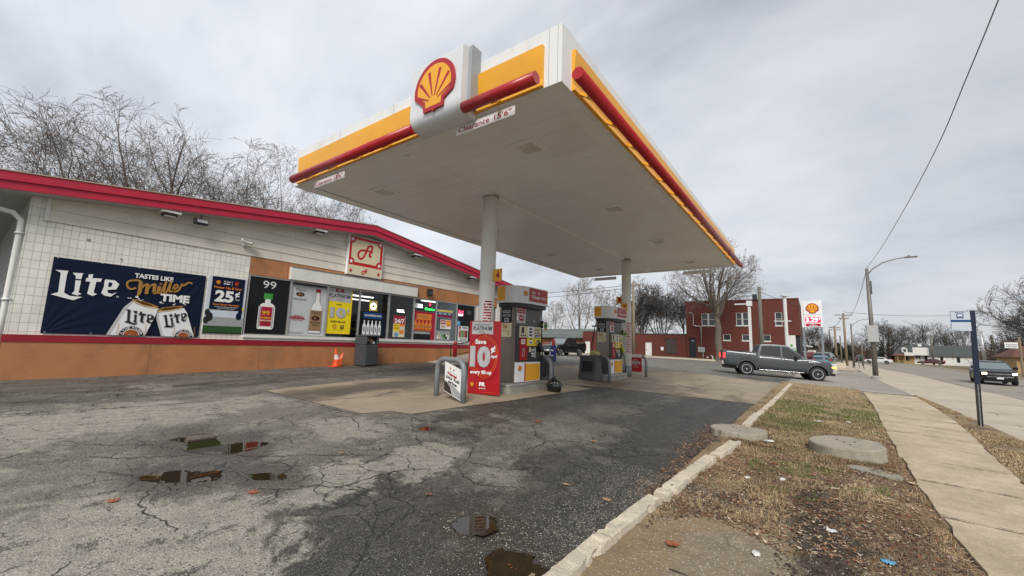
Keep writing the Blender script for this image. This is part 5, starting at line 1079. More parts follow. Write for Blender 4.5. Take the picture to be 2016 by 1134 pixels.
# bin, cone, bollard, rail by the shop
t=thing('litter_bin','dark grey square litter bin with open top hatch standing against the shop base','bin',(-13.86,9.62,gz(-13.86,9.62)),.12)
mb=MB(); mb.box(-.30,.30,-.30,.30,.02,.80,DKGREY); mb.build('body',t,bevel=.02)
mb=MB(); mb.box(.301,.315,-.25,.25,.05,.74,DKGREY); mb.build('door',t,bevel=.008)
mb=MB(); mb.box(-.31,-.1,-.31,.31,.81,1.10,DKGREY); mb.box(-.1,.31,-.31,-.24,.81,1.10,DKGREY); mb.box(-.1,.31,.24,.31,.81,1.10,DKGREY); mb.box(-.1,.30,-.238,.238,.81,.84,BLACK); mb.box(-.32,.33,-.32,.32,1.102,1.15,DKGREY); mb.build('hood',t,bevel=.015)
mb=MB(); rs=random.Random(3)
for k in range(9): M=Matrix.Translation((rs.uniform(0,.2),rs.uniform(-.15,.15),rs.uniform(.86,1.0)))@Matrix.Rotation(rs.uniform(0,3),4,'X')@Matrix.Rotation(rs.uniform(0,3),4,'Z'); mb.box(-.07,.07,-.05,.05,-.03,.03,[PCREAM,PWHITE,KR][k%3],M)
mb.build('rubbish',t)
CONE=mat('cone_orange',(.72,.085,.015),.45,var=.12,scale=9,dirt=(.3,.06,.02),damt=.4); REFL=mat('cone_white_band',(.62,.60,.56),.4,var=.1)
t=thing('traffic_cone','battered orange traffic cone with white bands and a torn flap against the tan base','traffic cone',(-13.95,8.45,gz(-13.95,8.45)),.3)
mb=MB()
def conep(z): return .145-.115*z/.62, (.02*math.sin(z*7),.03*math.sin(z*5+1))
n=18; V=[]; zs=[.03,.12,.20,.27,.275,.36,.37,.43,.435,.52,.60,.66]
mats_=[CONE,CONE,CONE,REFL,REFL,CONE,REFL,REFL,CONE,CONE,CONE]
for z in zs:
    r,(ox,oy)=conep(z); V+=[(ox+r*math.cos(2*math.pi*k/n)*(1-.25*(k in(3,4,5)) *(z<.3)),oy+r*math.sin(2*math.pi*k/n),z) for k in range(n)]
for i in range(len(zs)-1): mb.add(V,[(i*n+k,i*n+(k+1)%n,(i+1)*n+(k+1)%n,(i+1)*n+k) for k in range(n)],mats_[i])
mb.build('cone_body',t,smooth=True,fixn=False)
mb=MB(); mb.prism(rrect(-.17,.17,-.19,.17,.04),lambda u,v,w:(u,v,w+.05*max(0,u)),0,.035,CONE); mb.build('foot',t)
mb=MB(); mb.add([(.12,-.02,.05),(.17,.10,.10),(.14,.16,.34),(.10,.26,.50),(.07,.20,.46),(.05,.08,.30),(.13,.0,.20)],[(0,1,2,6),(6,2,5),(2,3,4,5)],CONE); mb.build('torn_flap',t,fixn=False)
t=thing('bollard','red steel bollard standing at the ramp rail in front of the shop windows','bollard',(-13.2,13.78,gz(-13.2,13.78)))
mb=MB(); mb.lathe([(.085,-.05),(.085,.93),(.06,.975),(.0,.985)],REDP,18); mb.build('post',t,smooth=True)
t=thing('bollard','short red bollard wrapped in a blue sleeve in front of the black pickup','bollard',(-12.35,21.1,gz(-12.35,21.1)))
mb=MB(); mb.lathe([(.10,-.05),(.10,1.22),(.07,1.27),(.0,1.28)],REDP,18); mb.build('post',t,smooth=True)
mb=MB(); mb.box(-.13,.13,-.13,.13,.02,.93,mat('blue_sleeve',(.03,.04,.20),.4,var=.15)); mb.build('sleeve',t,bevel=.01)
b=Board((-12.35-.11,21.1-.133,gz(-12.35,21.1)+.1),(1,0,0),(0,0,1),.001)
for k in range(5): b.rect(.02,.06+.15*k,.20,.13+.15*k,PWHITE if k%2 else BL,'lettering')
for c_,m in b.ch.items(): m.v=[(x_+12.35,y_-21.1,z_-gz(-12.35,21.1)) for x_,y_,z_ in m.v]; m.build(c_,t,fixn=False)
RAIL=mat('dark_handrail',(.05,.05,.05),.5,metal=.5,var=.1)
t=thing('handrail','thin dark steel handrail along the ramp up to the shop door','handrail',(-12.6,13,gz(-12.6,13)))
mb=MB(); P=[(0,-.12,0),(0,-.12,.82),(0,.1,.88),(0,3.0,1.25),(0,3.2,1.25),(0,3.2,.3)]; mb.tube(P,.02,RAIL,8); mb.tube([(0,-.12,.42),(0,3.2,.80)],.014,RAIL,8); mb.tube([(0,1.6,.2),(0,1.6,1.07)],.018,RAIL,8); mb.build('rail',t)
mb=MB(); z0=gz(-13.4,12.7)-.02
V=[(-14.22,12.7,z0),(-12.4,12.7,z0),(-12.4,16.0,z0+.42),(-14.22,16.0,z0+.42),(-14.22,18.2,z0+.44),(-12.4,18.2,z0+.44)]; V2=[(x,y,z0-.2) for x,y,z in V]
mb.add(V+V2,[(0,1,2,3),(3,2,5,4),(1,7,8,2),(2,8,11,5),(5,11,10,4),(0,6,7,1),(3,9,6,0),(4,10,9,3)],walk_mat('ramp_concrete',(.33,.30,.26),(.44,.41,.36))); tag(mb.build('ramp'),kind='structure')

# ------------------------------------------------------------------ kerb stones (old wheel stops) along the lot edge
def stone(a,b,w=.155,h=.125,label='',dz=0,tilt=0):
    w*=.9; h*=.88
    (ax,ay),(bx_,by)=a,b; L=math.hypot(bx_-ax,by-ay); mx_,my=(ax+bx_)/2,(ay+by)/2; z=gz(mx_,my); rz=math.atan2(by-ay,bx_-ax)
    dzz=(gz(bx_,by)-gz(ax,ay))/L
    n=max(8,int(L/.035)); h=h-.02; sec=[(-w/2-.02,-.06),(-w/2-.003,h*.9),(-w/2+.010,h),(w/2-.010,h),(w/2+.003,h*.9),(w/2+.02,-.06)]; rs=np.random.default_rng(int(abs(ax*100)+ay*10)); V=[];m=len(sec)
    for i in range(n+1):
        u=-L/2+L*i/n
        for k,(q,hh) in enumerate(sec):
            e=.006*(k in(1,2,3,4)); chip=.11*max(0,mnoise.noise(Vector((u*7+ax*9,k*3.1,ay)))-.22)*(k in(2,3,1,4)); en=.006*(i in(0,n))
            V.append((u+rs.normal(0,.006)*(i in(0,n)),q+rs.normal(0,e*.35)-np.sign(q)*chip,hh+dzz*u+rs.normal(0,e*.35)-chip-en*(hh>0)))
    t=tag(None or bpy.data.objects.new('kerb_stone',bpy.data.meshes.new('kerb_stone')),label,'kerb stone','pale concrete kerb stones along the lot edge')
    me=t.data; F_=[(i*m+k,i*m+k+1,(i+1)*m+k+1,(i+1)*m+k) for i in range(n) for k in range(m-1)]+[tuple(range(m)),tuple(n*m+k for k in reversed(range(m)))]
    me.from_pydata([tuple(map(float,v)) for v in V],[],F_); me.materials.append(KERB)
    import bmesh
    bm=bmesh.new(); bm.from_mesh(me); bmesh.ops.recalc_face_normals(bm,faces=bm.faces); bm.to_mesh(me); bm.free()
    put(t); t.location=(mx_,my,z+dz); t.rotation_euler=(0,0,rz)
    for u in(-L*.33,L*.33):
        mb=MB(); mb.disc=None; mb.prism([(u+.022*math.cos(q)*(1+.3*math.sin(3*q)),.018*math.sin(q)) for q in np.linspace(0,2*math.pi,10,endpoint=False)],XYZ,h-.03+dzz*u,h-.012+dzz*u,mat('pin_hole',(.03,.025,.02),.9,var=.1)); mb.build('pin_hole',t)
    return t
stone((-1.50,1.55),(-1.475,3.36),label='kerb stone running out of the bottom of the picture beside the puddle')
stone((-1.47,3.38),(-1.40,4.46),.15,.125,'kerb stone ending beside the sandy tyre tracks')
stone((-1.36,4.55),(-1.25,6.48),.16,.14,'weathered kerb stone backed by straw, third from the bottom')
stone((-1.22,6.62),(-1.14,7.9),.16,.14,'short broken kerb stone just before the flat tank cover')
stone((-1.20,9.6),(-1.17,11.4),.15,.13,'kerb stone just beyond the flat tank cover')
stone((-1.17,11.45),(-1.12,14.0),.14,.10,'low kerb stone at the near corner of the pale slab')
stone((-1.12,14.05),(-1.07,18.4),.14,.10,'long low kerb stone along the pale slab')
stone((-1.07,18.45),(-1.03,23.6),.14,.10,'long low kerb stone at the far corner of the grass strip')
# tank covers
COVER=mat('cover_concrete',(.33,.30,.24),.85,var=.15,scale=7,dirt=(.15,.15,.13),damt=.5,dscale=5,bump=.5,bscale=70)
for x,y,r,h,tl,lb in((-1.22,8.75,.46,.11,(0,0),'flat round concrete tank cover lying across the kerb line'),(.31,8.62,.48,.19,(.04,-.03),'raised round concrete tank cover standing proud of the straw')):
    t=thing('tank_cover',lb,'tank cover',(x,y,gz(x,y)+.02),0,'round concrete tank covers'); t.rotation_euler=(tl[0],tl[1],0)
    mb=MB(); mb.lathe([(r*1.02,-.15),(r,h-.09),(r,h-.07),(r*1.0,h-.02),(r*.985,h)],COVER,64); mb.v=[(a*(1-.035*max(0,mnoise.noise(Vector((a*9,b_*9,x*5)))-.05)*(1 if c>0 else 0)*(math.hypot(a,b_)>.3)*3),b_*(1-.035*max(0,mnoise.noise(Vector((a*9,b_*9,x*5)))-.05)*(math.hypot(a,b_)>.3)*3),c-.012*max(0,mnoise.noise(Vector((a*7,b_*7,3)))) if c>0 else c) for a,b_,c in mb.v]; o=mb.build('lid',t)
    mb=MB(); 
    for a,b_ in((.12,.1),(-.1,.14),(.05,-.14),(-.02,.02)): mb.lathe([(.018,h-.03),(.018,h+.003)],mat('pin_hole',(.03,.025,.02),.9,var=.1),10,c=(a,b_,0))
    mb.build('lifting_hole',t)
t=thing('drain_slab','flat grey-green slab sunk in the straw in front of the raised tank cover','slab',(.55,7.55,gz(.55,7.55)+.048)); mb=MB(); mb.prism(roughen([(-.32,.12),(-.1,.22),(.18,.08),(.26,-.14),(.08,-.20),(-.2,-.05)],.01,4,3),XYZ,-.05,.012,mat('mossy_slab',(.26,.25,.20),.9,var=.25,scale=9,bump=.6)); mb.build('slab',t)
# ------------------------------------------------------------------ vehicles
TYRE=mat('tyre_rubber',(.020,.020,.021),.8,var=.2,scale=9); RIM=mat('alloy_rim',(.62,.63,.64),.3,metal=.15,var=.05); UNDER=mat('underbody_light_block',(.008,.008,.008),.9,var=0)
HEADL=mat('headlamp_glass',(.55,.56,.56),.1,var=0,coat=.6); HEADON=mat('headlamp_on',(1,.8,.5),.2,var=0,emit=(1,.78,.5,14)); INDON=mat('indicator_on',(1,.4,.05),.2,var=0,emit=(1,.33,.04,2.2)); TAILON=mat('tail_lamp_on',(.6,.02,.02),.2,var=0,emit=(1,.03,.03,1.3)); TAIL=mat('tail_lamp',(.30,.01,.012),.15,var=0,coat=.5)
def wheel(parent,x,y,r,w,side,rimm=RIM):
    M=Matrix.Translation((x,y,r))@Matrix.Rotation(R(90)*(-side),4,'X')
    mb=MB(); mb.lathe([(r*.66,-w*.48),(r*.9,-w*.5),(r*.975,-w*.42),(r,-w*.25),(r,w*.25),(r*.975,w*.42),(r*.9,w*.5),(r*.66,w*.48)],TYRE,30,M); o=mb.build('wheel',parent); o.data.polygons.foreach_set('use_smooth',[True]*len(o.data.polygons))
    mb=MB(); mb.lathe([(r*.66,w*.47),(r*.62,w*.44),(r*.60,w*.1),(r*.01,w*.06)],UNDER,24,M); mb.lathe([(r*.665,w*.40),(r*.66,w*.50),(r*.61,w*.49),(r*.60,w*.40)],rimm,24,M)
    for k in range(6):
        a=2*math.pi*k/6; c,s=math.cos(a),math.sin(a)
        def q(u,v,z): return M@Vector((u*c-v*s,u*s+v*c,z))
        for v0,v1 in((-.22,-.01),(.01,.22)):
            V=[q(r*.12,r*v0*.5,w*.44),q(r*.12,r*v1*.5,w*.44),q(r*.62,r*v1,w*.40),q(r*.62,r*v0,w*.40),q(r*.12,r*v0*.5,w*.30),q(r*.12,r*v1*.5,w*.30),q(r*.62,r*v1,w*.26),q(r*.62,r*v0,w*.26)]
            mb.add(V,[(0,1,2,3),(7,6,5,4),(0,4,5,1),(1,5,6,2),(2,6,7,3),(3,7,4,0)],rimm)
    mb.lathe([(r*.16,w*.30),(r*.16,w*.47),(r*.02,w*.49)],rimm,14,M); mb.build('rim',o)
def interp(P,x): return float(np.interp(x,[p[0] for p in P],[p[1] for p in P]))
def car(name,label,cat,loc,rz,sp,paint,group=None,pitch=0):
    t=thing(name,label,cat,loc,0,group); t.rotation_euler=(0,pitch,rz); t.rotation_mode='XYZ'
    L0,L1=sp['x']; W_=sp['w']/2; r=sp['wr']; ax=sp['ax']; ar=sp['arch']; bot=sp['bot']; top=sp['top']; plan=sp['plan']
    xs=sorted(set([L0,L1]+list(np.linspace(L0,L1,46).round(3))+[round(a+ar*math.cos(R(q)),3) for a in ax for q in range(0,181,12)]+[p[0] for p in top]))
    xs=[x for x in xs if L0<=x<=L1]; V=[]; prof=[]
    for x in xs:
        w=W_*interp(plan,x); zb=interp(bot,x); zt=interp(top,x)
        for a in ax:
            if abs(x-a)<ar: zb=max(zb,r+math.sqrt(max(0,ar*ar-(x-a)**2)))
        fl=max(0,1-min(abs(x-a) for a in ax)/(ar*1.35))*.02
        zb=min(zb,zt-.12); h=zt-zb; cr=sp.get('crown',.03)
        half=[(w*.95,zb),(w*.985+fl,zb+.03),(w+fl,zb+.25*h),(w*1.0,zb+.6*h),(w*.985,zt-.09),(w*.965,zt-.045),(w*.92,zt-.01),(w*.80,zt+cr*.5),(w*.45,zt+cr*.9),(0,zt+cr)]
        prof.append(half); sec=half+[(-y,z) for y,z in reversed(half[:-1])]; V+=[(x,y,z) for y,z in sec]
    n=len(sec); mb=MB(); mb.add(V,[(i*n+k,i*n+k+1,(i+1)*n+k+1,(i+1)*n+k) for i in range(len(xs)-1) for k in range(n-1)]+[tuple(range(n)),tuple((len(xs)-1)*n+k for k in reversed(range(n)))],paint); body=mb.build('body',t,smooth=True)
    body.data.polygons.foreach_set('use_smooth',[len(p.vertices)==4 for p in body.data.polygons])
    mb=MB(); mb.box(L0+.12,L1-.14,-W_*.86,W_*.86,sp.get('ub',.30),min(interp(top,a) for a in (L0+.3,L1-.3))-.16,UNDER); mb.build('underbody_light_block',t)  # unseen dark box inside the body shell, added to block light
    for a in ax:
        mb=MB()
        for s in(-1,1):
            A=[(a+ar*math.cos(R(q)),r+ar*math.sin(R(q))) for q in range(-8,189,8)]
            for p,q in zip(A[:-1],A[1:]): mb.quad((p[0],s*W_*.5,p[1]),(q[0],s*W_*.5,q[1]),(q[0],s*W_*.965,q[1]),(p[0],s*W_*.965,p[1]),UNDER)
        mb.build('wheel_housing',t,fixn=False)
        if sp.get('flare'):
            mb=MB()
            for s in(-1,1):
                A=[(R(q)) for q in range(2,179,8)]
                f=lambda q,rad,y:(a+rad*math.cos(q),s*y,r+rad*math.sin(q))
                for p,q in zip(A[:-1],A[1:]): 
                    for (r0,y0),(r1,y1) in (((ar-.01,W_*.97),(ar-.005,W_*1.025)),((ar-.005,W_*1.025),(ar+.065,W_*1.022)),((ar+.065,W_*1.022),(ar+.085,W_*.99))):
                        mb.quad(f(p,r0,y0),f(q,r0,y0),f(q,r1,y1),f(p,r1,y1),sp.get('flarem',paint))
            mb.build('wheel_arch',t,smooth=True,fixn=True)
        for s in(-1,1): wheel(t,a,s*(W_-.135),r,.25,s,sp.get('rim',RIM))
    # cabin
    cb=sp['cabin']; zb=cb['zb']; zr=cb['zr']; wb,wt=cb['wb']*W_,cb['wt']*W_
    y=lambda z:wb+(wt-wb)*(z-zb)/(zr-zb)
    P=cb['prof']; mb=MB(); n=len(P); V=[(x,-y(z),z) for x,z in P]+[(x,y(z),z) for x,z in P]; mb.add(V,[(i,(i+1)%n,n+(i+1)%n,n+i) for i in range(n)]+[tuple(range(n)),tuple(range(2*n-1,n-1,-1))],paint); mb.build('cabin',t,bevel=.05,seg=3)
    for k,win in enumerate(cb['windows']):
        for s in(-1,1):
            mb=MB(); mb.flat(win,lambda u,v,w:(u,s*(y(v)+w),v),.006,CARGLASS); mb.build('side_window',t,fixn=False)
        for s in(-1,1):
            mb=MB(); c=np.mean(win,0)
            for p,q in zip(win,win[1:]+win[:1]):
                f=lambda p,k,w:(c[0]+(p[0]-c[0])*k,s*(y(p[1])+w),c[1]+(p[1]-c[1])*k); mb.quad(f(p,1.0,.009),f(q,1.0,.009),f(q,1.035,.005),f(p,1.035,.005),BLACK)
            mb.build('window_trim',t,fixn=False)
    for nm,(a,b_),m in(('windscreen',cb['ws'],WSGLASS),('rear_window',cb['rw'],CARGLASS)):
        (xa,za),(xb,zb2)=a,b_; d=Vector((xb-xa,0,zb2-za)); nn=Vector((-d.z,0,d.x)).normalized(); 
        if (nm=='windscreen')!=(nn.x>0): nn=-nn
        f=lambda s,tt,k:Vector((xa,0,za))+d*tt+Vector((0,s*(y(za+(zb2-za)*tt)-.07),0))+nn*k
        mb=MB(); mb.quad(f(-1,.06,.006),f(1,.06,.006),f(1,.93,.006),f(-1,.93,.006),m); mb.build(nm,t,fixn=False)
    for k,(x0,z0_,x1,z1) in enumerate(sp.get('seams',[])):
        mb=MB()
        for s in(-1,1):
            f=lambda x,z,e:(x,s*(W_*interp(plan,x)*(1.003 if z<cb['zb']-.12 else .99)+.004),z); dxx=.006
            if abs(x1-x0)<.05: mb.quad(f(x0-dxx,z0_,0),f(x0+dxx,z0_,0),f(x1+dxx,z1,0),f(x1-dxx,z1,0),BLACK)
            else: mb.quad(f(x0,z0_-dxx,0),f(x1,z1-dxx,0),f(x1,z1+dxx,0),f(x0,z0_+dxx,0),BLACK)
        mb.build('door_seam',t,fixn=False)
    for (x,z) in sp.get('handles',[]):
        for s in(-1,1): mb=MB(); mb.box(x-.09,x+.09,s*W_-.012 if s>0 else -W_-.03,s*W_+.03 if s>0 else -W_+.012,z-.018,z+.018,sp.get('hm',CHROME)); mb.build('door_handle',t,bevel=.008)
    mx_,mz=cb['mirror']
    for s in(-1,1): mb=MB(); mb.box(mx_-.07,mx_+.09,*(sorted((s*(W_-.03),s*(W_+.19)))),mz,mz+.20,sp.get('mm',BLACK)); mb.build('mirror',t,bevel=.03)
    for nm,args,m in sp['bits']:
        mb=MB(); mb.box(*args,m); mb.build(nm,t,bevel=.012)
    return t
GREYC=mat('grey_car_paint',(.062,.074,.085),.25,metal=.3,var=.05,coat=.8); BLKC=mat('black_car_paint',(.004,.004,.0045),.3,var=0,spec=.35,coat=.25); MAROON=mat('maroon_car_paint',(.10,.008,.014),.25,var=0,coat=.8); WCAR=mat('white_car_paint',(.6,.6,.6),.25,var=0,coat=.8); DARKSUV=mat('charcoal_car_paint',(.02,.022,.025),.25,var=0,coat=.8); BLUEC=mat('light_blue_car_paint',(.05,.22,.30),.25,var=0,coat=.8); REDCAR=mat('dark_red_car_paint',(.07,.008,.010),.25,var=0,coat=.8)
PK=dict(x=(-2.93,2.93),w=2.03,wr=.405,ax=(-1.66,2.02),arch=.50,ub=.36,crown=.02,
 bot=[(-2.93,.62),(-2.6,.55),(-2.0,.50),(2.4,.48),(2.7,.45),(2.93,.50)],
 top=[(-2.93,1.44),(-2.9,1.47),(-1.14,1.41),(-1.0,1.26),(1.0,1.20),(1.40,1.24),(1.9,1.23),(2.5,1.17),(2.78,1.10),(2.93,.98)],
 plan=[(-2.93,.95),(-2.8,.985),(-1.6,1),(2.2,1),(2.6,.965),(2.8,.91),(2.93,.84)],flare=True,
 cabin=dict(zb=1.20,zr=1.97,wb=.965,wt=.80,prof=[(-1.12,1.15),(-1.09,1.40),(-.93,1.92),(-.75,1.98),(.0,2.005),(.45,1.975),(.62,1.91),(1.48,1.24),(1.40,1.12)],
  windows=[[(-.93,1.31),(-.80,1.86),(.13,1.89),(.15,1.27)],[(.27,1.26),(.25,1.89),(.50,1.87),(1.20,1.36),(1.18,1.26),(.72,1.17)]],ws=((1.46,1.26),(.62,1.91)),rw=((-1.07,1.36),(-.90,1.88)),mirror=(.95,1.20)),
 seams=[(-1.12,.52,-1.12,1.36),(.20,.52,.20,1.30),(1.25,.55,1.25,1.2)],handles=[(-.85,1.14),(.42,1.12)],hm=CHROME,
 bits=[('front_bumper',(2.68,3.0,-.93,.93,.50,.76),ALU),('tow_valance',(2.60,2.93,-.80,.80,.36,.50),BLACK),('grille',(2.86,2.965,-.62,.62,.80,1.12),DKGREY),('grille_bar',(2.95,2.985,-.62,.62,.93,.99),CHROME),
  ('headlight',(2.60,2.955,.62,.93,.82,1.08),HEADL),('headlight',(2.60,2.955,-.93,-.62,.90,1.08),HEADL),('indicator',(2.60,2.95,-.945,-.62,.80,.895),INDON),('tail_light',(-2.955,-2.84,-.985,-.86,.98,1.30),TAILON),('tail_light',(-2.955,-2.84,.86,.985,.98,1.30),TAILON),
  ('rear_bumper',(-3.03,-2.85,-.92,.92,.58,.76),ALU),('side_step',(-1.0,1.35,-1.03,-.93,.40,.44),CHROME),('side_step',(-1.0,1.35,.93,1.03,.40,.44),CHROME),('bed_rail',(-2.88,-1.16,-.985,-.92,1.43,1.455),BLACK),('bed_rail',(-2.88,-1.16,.92,.985,1.43,1.455),BLACK),('fender_badge',(1.55,1.85,-1.022,-1.01,1.04,1.08),CHROME),('front_plate',(3.0,3.01,-.15,.15,.55,.68),PWHITE),('licence_plate',(-3.04,-3.03,-.15,.15,.62,.74),PWHITE)])
car('pickup_truck','grey crew cab pickup with lit red tail light turning out past the grass strip','pickup truck',(-2.19,30.87,.065),R(16.2),PK,GREYC,None,R(2.3))
import copy
PB=copy.copy(PK); PB['cabin']=dict(PK['cabin']); 
PB['bits']=[b_ for b_ in PK['bits'] if b_[0] not in('indicator','tail_light','grille_bar','grille','front_bumper','headlight')]+[('grille',(2.86,2.97,-.68,.68,.74,1.13),BLACK),('grille_bar',(2.965,2.99,-.66,.66,1.06,1.10),CHROME),('grille_bar',(2.965,2.99,-.64,.64,.90,.94),CHROME),('grille_bar',(2.965,2.99,-.60,.60,.78,.82),CHROME),('front_bumper',(2.70,3.0,-.95,.95,.50,.70),CHROME),('headlight',(2.60,2.955,.69,.95,.86,1.10),HEADL),('headlight',(2.60,2.955,-.95,-.69,.86,1.10),HEADL),('tail_light',(-2.955,-2.78,-.99,-.84,.92,1.30),TAIL),('tail_light',(-2.955,-2.78,.84,.99,.92,1.30),TAIL)]
dr=Vector((-21.75-(-21.35),38.5-42.2)).normalized(); rz=math.atan2(dr.y,dr.x); rgt=Vector((dr.y,-dr.x)); mid=Vector((-21.55,40.35))+(-rgt)*(-1)*.0
# visible flank is the truck's left one: centre lies to the other side of the wheels
nl=Vector((-dr.y,dr.x)); cen=Vector((-21.55,40.35))-nl*.88-dr*.18
car('pickup_truck','black crew cab pickup with chrome grille bars facing the forecourt behind the pumps','pickup truck',(cen.x,cen.y,.46),rz,PB,BLKC)
SV=dict(x=(-2.35,2.35),w=1.88,wr=.36,ax=(-1.42,1.42),arch=.42,ub=.28,crown=.05,bot=[(-2.35,.45),(-2.0,.30),(2.0,.26),(2.35,.34)],
 top=[(-2.35,.98),(-2.2,1.06),(1.05,1.03),(1.6,1.00),(2.1,.90),(2.28,.78),(2.35,.66)],plan=[(-2.35,.86),(-2.1,.96),(-1.4,1),(1.5,1),(2.0,.94),(2.25,.82),(2.35,.70)],
 cabin=dict(zb=1.0,zr=1.62,wb=.95,wt=.74,prof=[(-2.25,1.0),(-2.05,1.35),(-1.75,1.60),(-.6,1.68),(.10,1.64),(.35,1.57),(1.28,1.03),(1.2,.95)],windows=[[(-1.95,1.18),(-1.70,1.50),(-1.12,1.53),(-1.15,1.12)],[(-1.08,1.12),(-1.05,1.53),(-.18,1.56),(-.16,1.10)],[(-.10,1.10),(-.12,1.56),(.16,1.53),(.85,1.15),(.8,1.08)]],ws=((1.26,1.05),(.36,1.57)),rw=((-2.22,1.05),(-1.80,1.56)),mirror=(.80,1.08)),
 seams=[(-.13,.35,-.13,1.05),(-1.10,.45,-1.10,1.05),(.95,.40,.95,1.0)],handles=[(-.9,.93),(.05,.92)],hm=BLKC,mm=BLKC,
 bits=[('bumper',(2.10,2.40,-.74,.74,.24,.50),BLKC),('grille',(2.25,2.405,-.56,.56,.58,.74),BLACK),('grille_chrome',(2.37,2.42,-.60,.60,.545,.575),CHROME),('grille_chrome',(2.33,2.39,-.58,.58,.745,.775),CHROME),('headlight',(2.05,2.35,.60,.80,.74,.83),HEADON),('headlight',(2.05,2.35,-.80,-.60,.74,.83),HEADON),('licence_plate',(2.41,2.42,-.16,.16,.42,.53),PWHITE),('fog_lamp',(2.2,2.37,.60,.72,.36,.44),HEADL),('fog_lamp',(2.2,2.37,-.72,-.60,.36,.44),HEADL),('tail_light',(-2.36,-2.2,.62,.82,.85,1.1),TAIL),('tail_light',(-2.36,-2.2,-.82,-.62,.85,1.1),TAIL),('roof_rail',(-1.6,0.0,.60,.64,1.66,1.70),BLACK),('roof_rail',(-1.6,0.0,-.64,-.60,1.66,1.70),BLACK)])
d=Vector((-.35,-4.6)).normalized(); c0=Vector((10.32,43.9))-d*2.35
car('suv','black SUV with bright headlights driving towards the camera on the road','car',(c0.x,c0.y,gz(c0.x,c0.y)+.01),math.atan2(d.y,d.x),SV,BLKC)
SD=dict(SV); SD['top']=[(-2.35,.85),(-2.2,.95),(-1.5,.95),(1.0,.88),(1.9,.78),(2.35,.60)]; SD['wr']=.32; SD['arch']=.38
SD['cabin']=dict(zb=.88,zr=1.38,wb=.94,wt=.72,prof=[(-1.75,.9),(-1.15,1.32),(-.6,1.43),(.1,1.42),(.35,1.36),(1.15,.90)],windows=[[(-1.25,1.02),(-.95,1.27),(-.32,1.34),(-.3,.98)],[(-.22,.98),(-.22,1.34),(.15,1.33),(.78,1.0)]],ws=((1.12,.92),(.36,1.35)),rw=((-1.72,.93),(-1.18,1.30)),mirror=(.7,.95))
SD['bits']=[b_ for b_ in SV['bits'] if b_[0] not in('headlight','roof_rail')]+[('headlight',(2.05,2.34,.58,.84,.62,.74),HEADL),('headlight',(2.05,2.34,-.84,-.58,.62,.74),HEADL)]
SD['seams']=[];SD['handles']=[]
def at_z(x,y): return gz(x,y)+.01
car('sedan','dark red car parked in front of the long white house','car',(22.0,139,at_z(22,139)),R(172),SD,REDCAR)
car('sedan','white car at the far roadside left of the street lamp','car',(10.6,118,at_z(10.6,118)),R(170),SD,WCAR)
car('suv','dark car on the far roadside beyond the white car','car',(8.3,128,at_z(8.3,128)),R(90),SV,DARKSUV)
car('suv','maroon SUV parked behind the bonnet of the grey pickup','car',(-1.1,66,.16),R(100),SV,MAROON)
car('suv','charcoal SUV parked beside the maroon one behind the price sign post','car',(.9,64.5,.10),R(80),SV,DARKSUV)
car('sedan','light blue car showing just over the bonnet of the grey pickup','car',(.35,61,-.08),R(95),SD,BLUEC)

# ------------------------------------------------------------------ price sign
SGY=mat('sign_post_grey',(.22,.25,.28),.45,metal=.3,var=.1)
t=thing('price_sign','tall white fuel price sign on two grey posts with scallop emblem and red digits','price sign',(-.05,40,gz(-.05,40)))
g0=gz(-.05,40)
for x in(-.62,.52): mb=MB(); mb.box(x-.075,x+.075,-.075,.075,-.1,3.6-g0,SGY); mb.build('post',t,bevel=.01); mb=MB(); mb.box(x-.09,x+.09,-.09,.09,3.601-g0,5.72-g0,PWHITE); mb.build('post_cover',t,bevel=.01)
b=Board((-.60,39.86,3.62),(1,0,0),(0,0,1),.28); b.base(1.12,2.05,PWHITE,name='cabinet'); b.rect(0,.97,1.12,.99,PGREY); pecten(b,.56,1.46,.84,True)
b.text('Regular',.10,.82,.44,.88,PRED,.02); DIG=mat('led_red',(.8,.02,.03),.4,var=0,emit=(1,.02,.05,.95)); DIGP=mat('led_pink',(1,.6,.65),.4,var=0,emit=(1,.45,.5,1.0)); b.rect(.07,.34,1.05,.78,DIG); b.text('3.29',.11,.38,.88,.74,DIGP,.02); b.text('9',.92,.56,1.02,.74,DIGP,.02); b.rect(.09,.06,1.03,.27,LABR); b.text('2% Rewards',.30,.09,.82,.17,PWHITE,.02); b.text('V-Power',.40,.19,.72,.25,PWHITE,.01)
b.fold('cabinet')
for c_,m in b.ch.items(): m.v=[(p+.05,q-40,r_-g0) for p,q,r_ in m.v]; m.build(c_,t,fixn=(c_=='cabinet'))
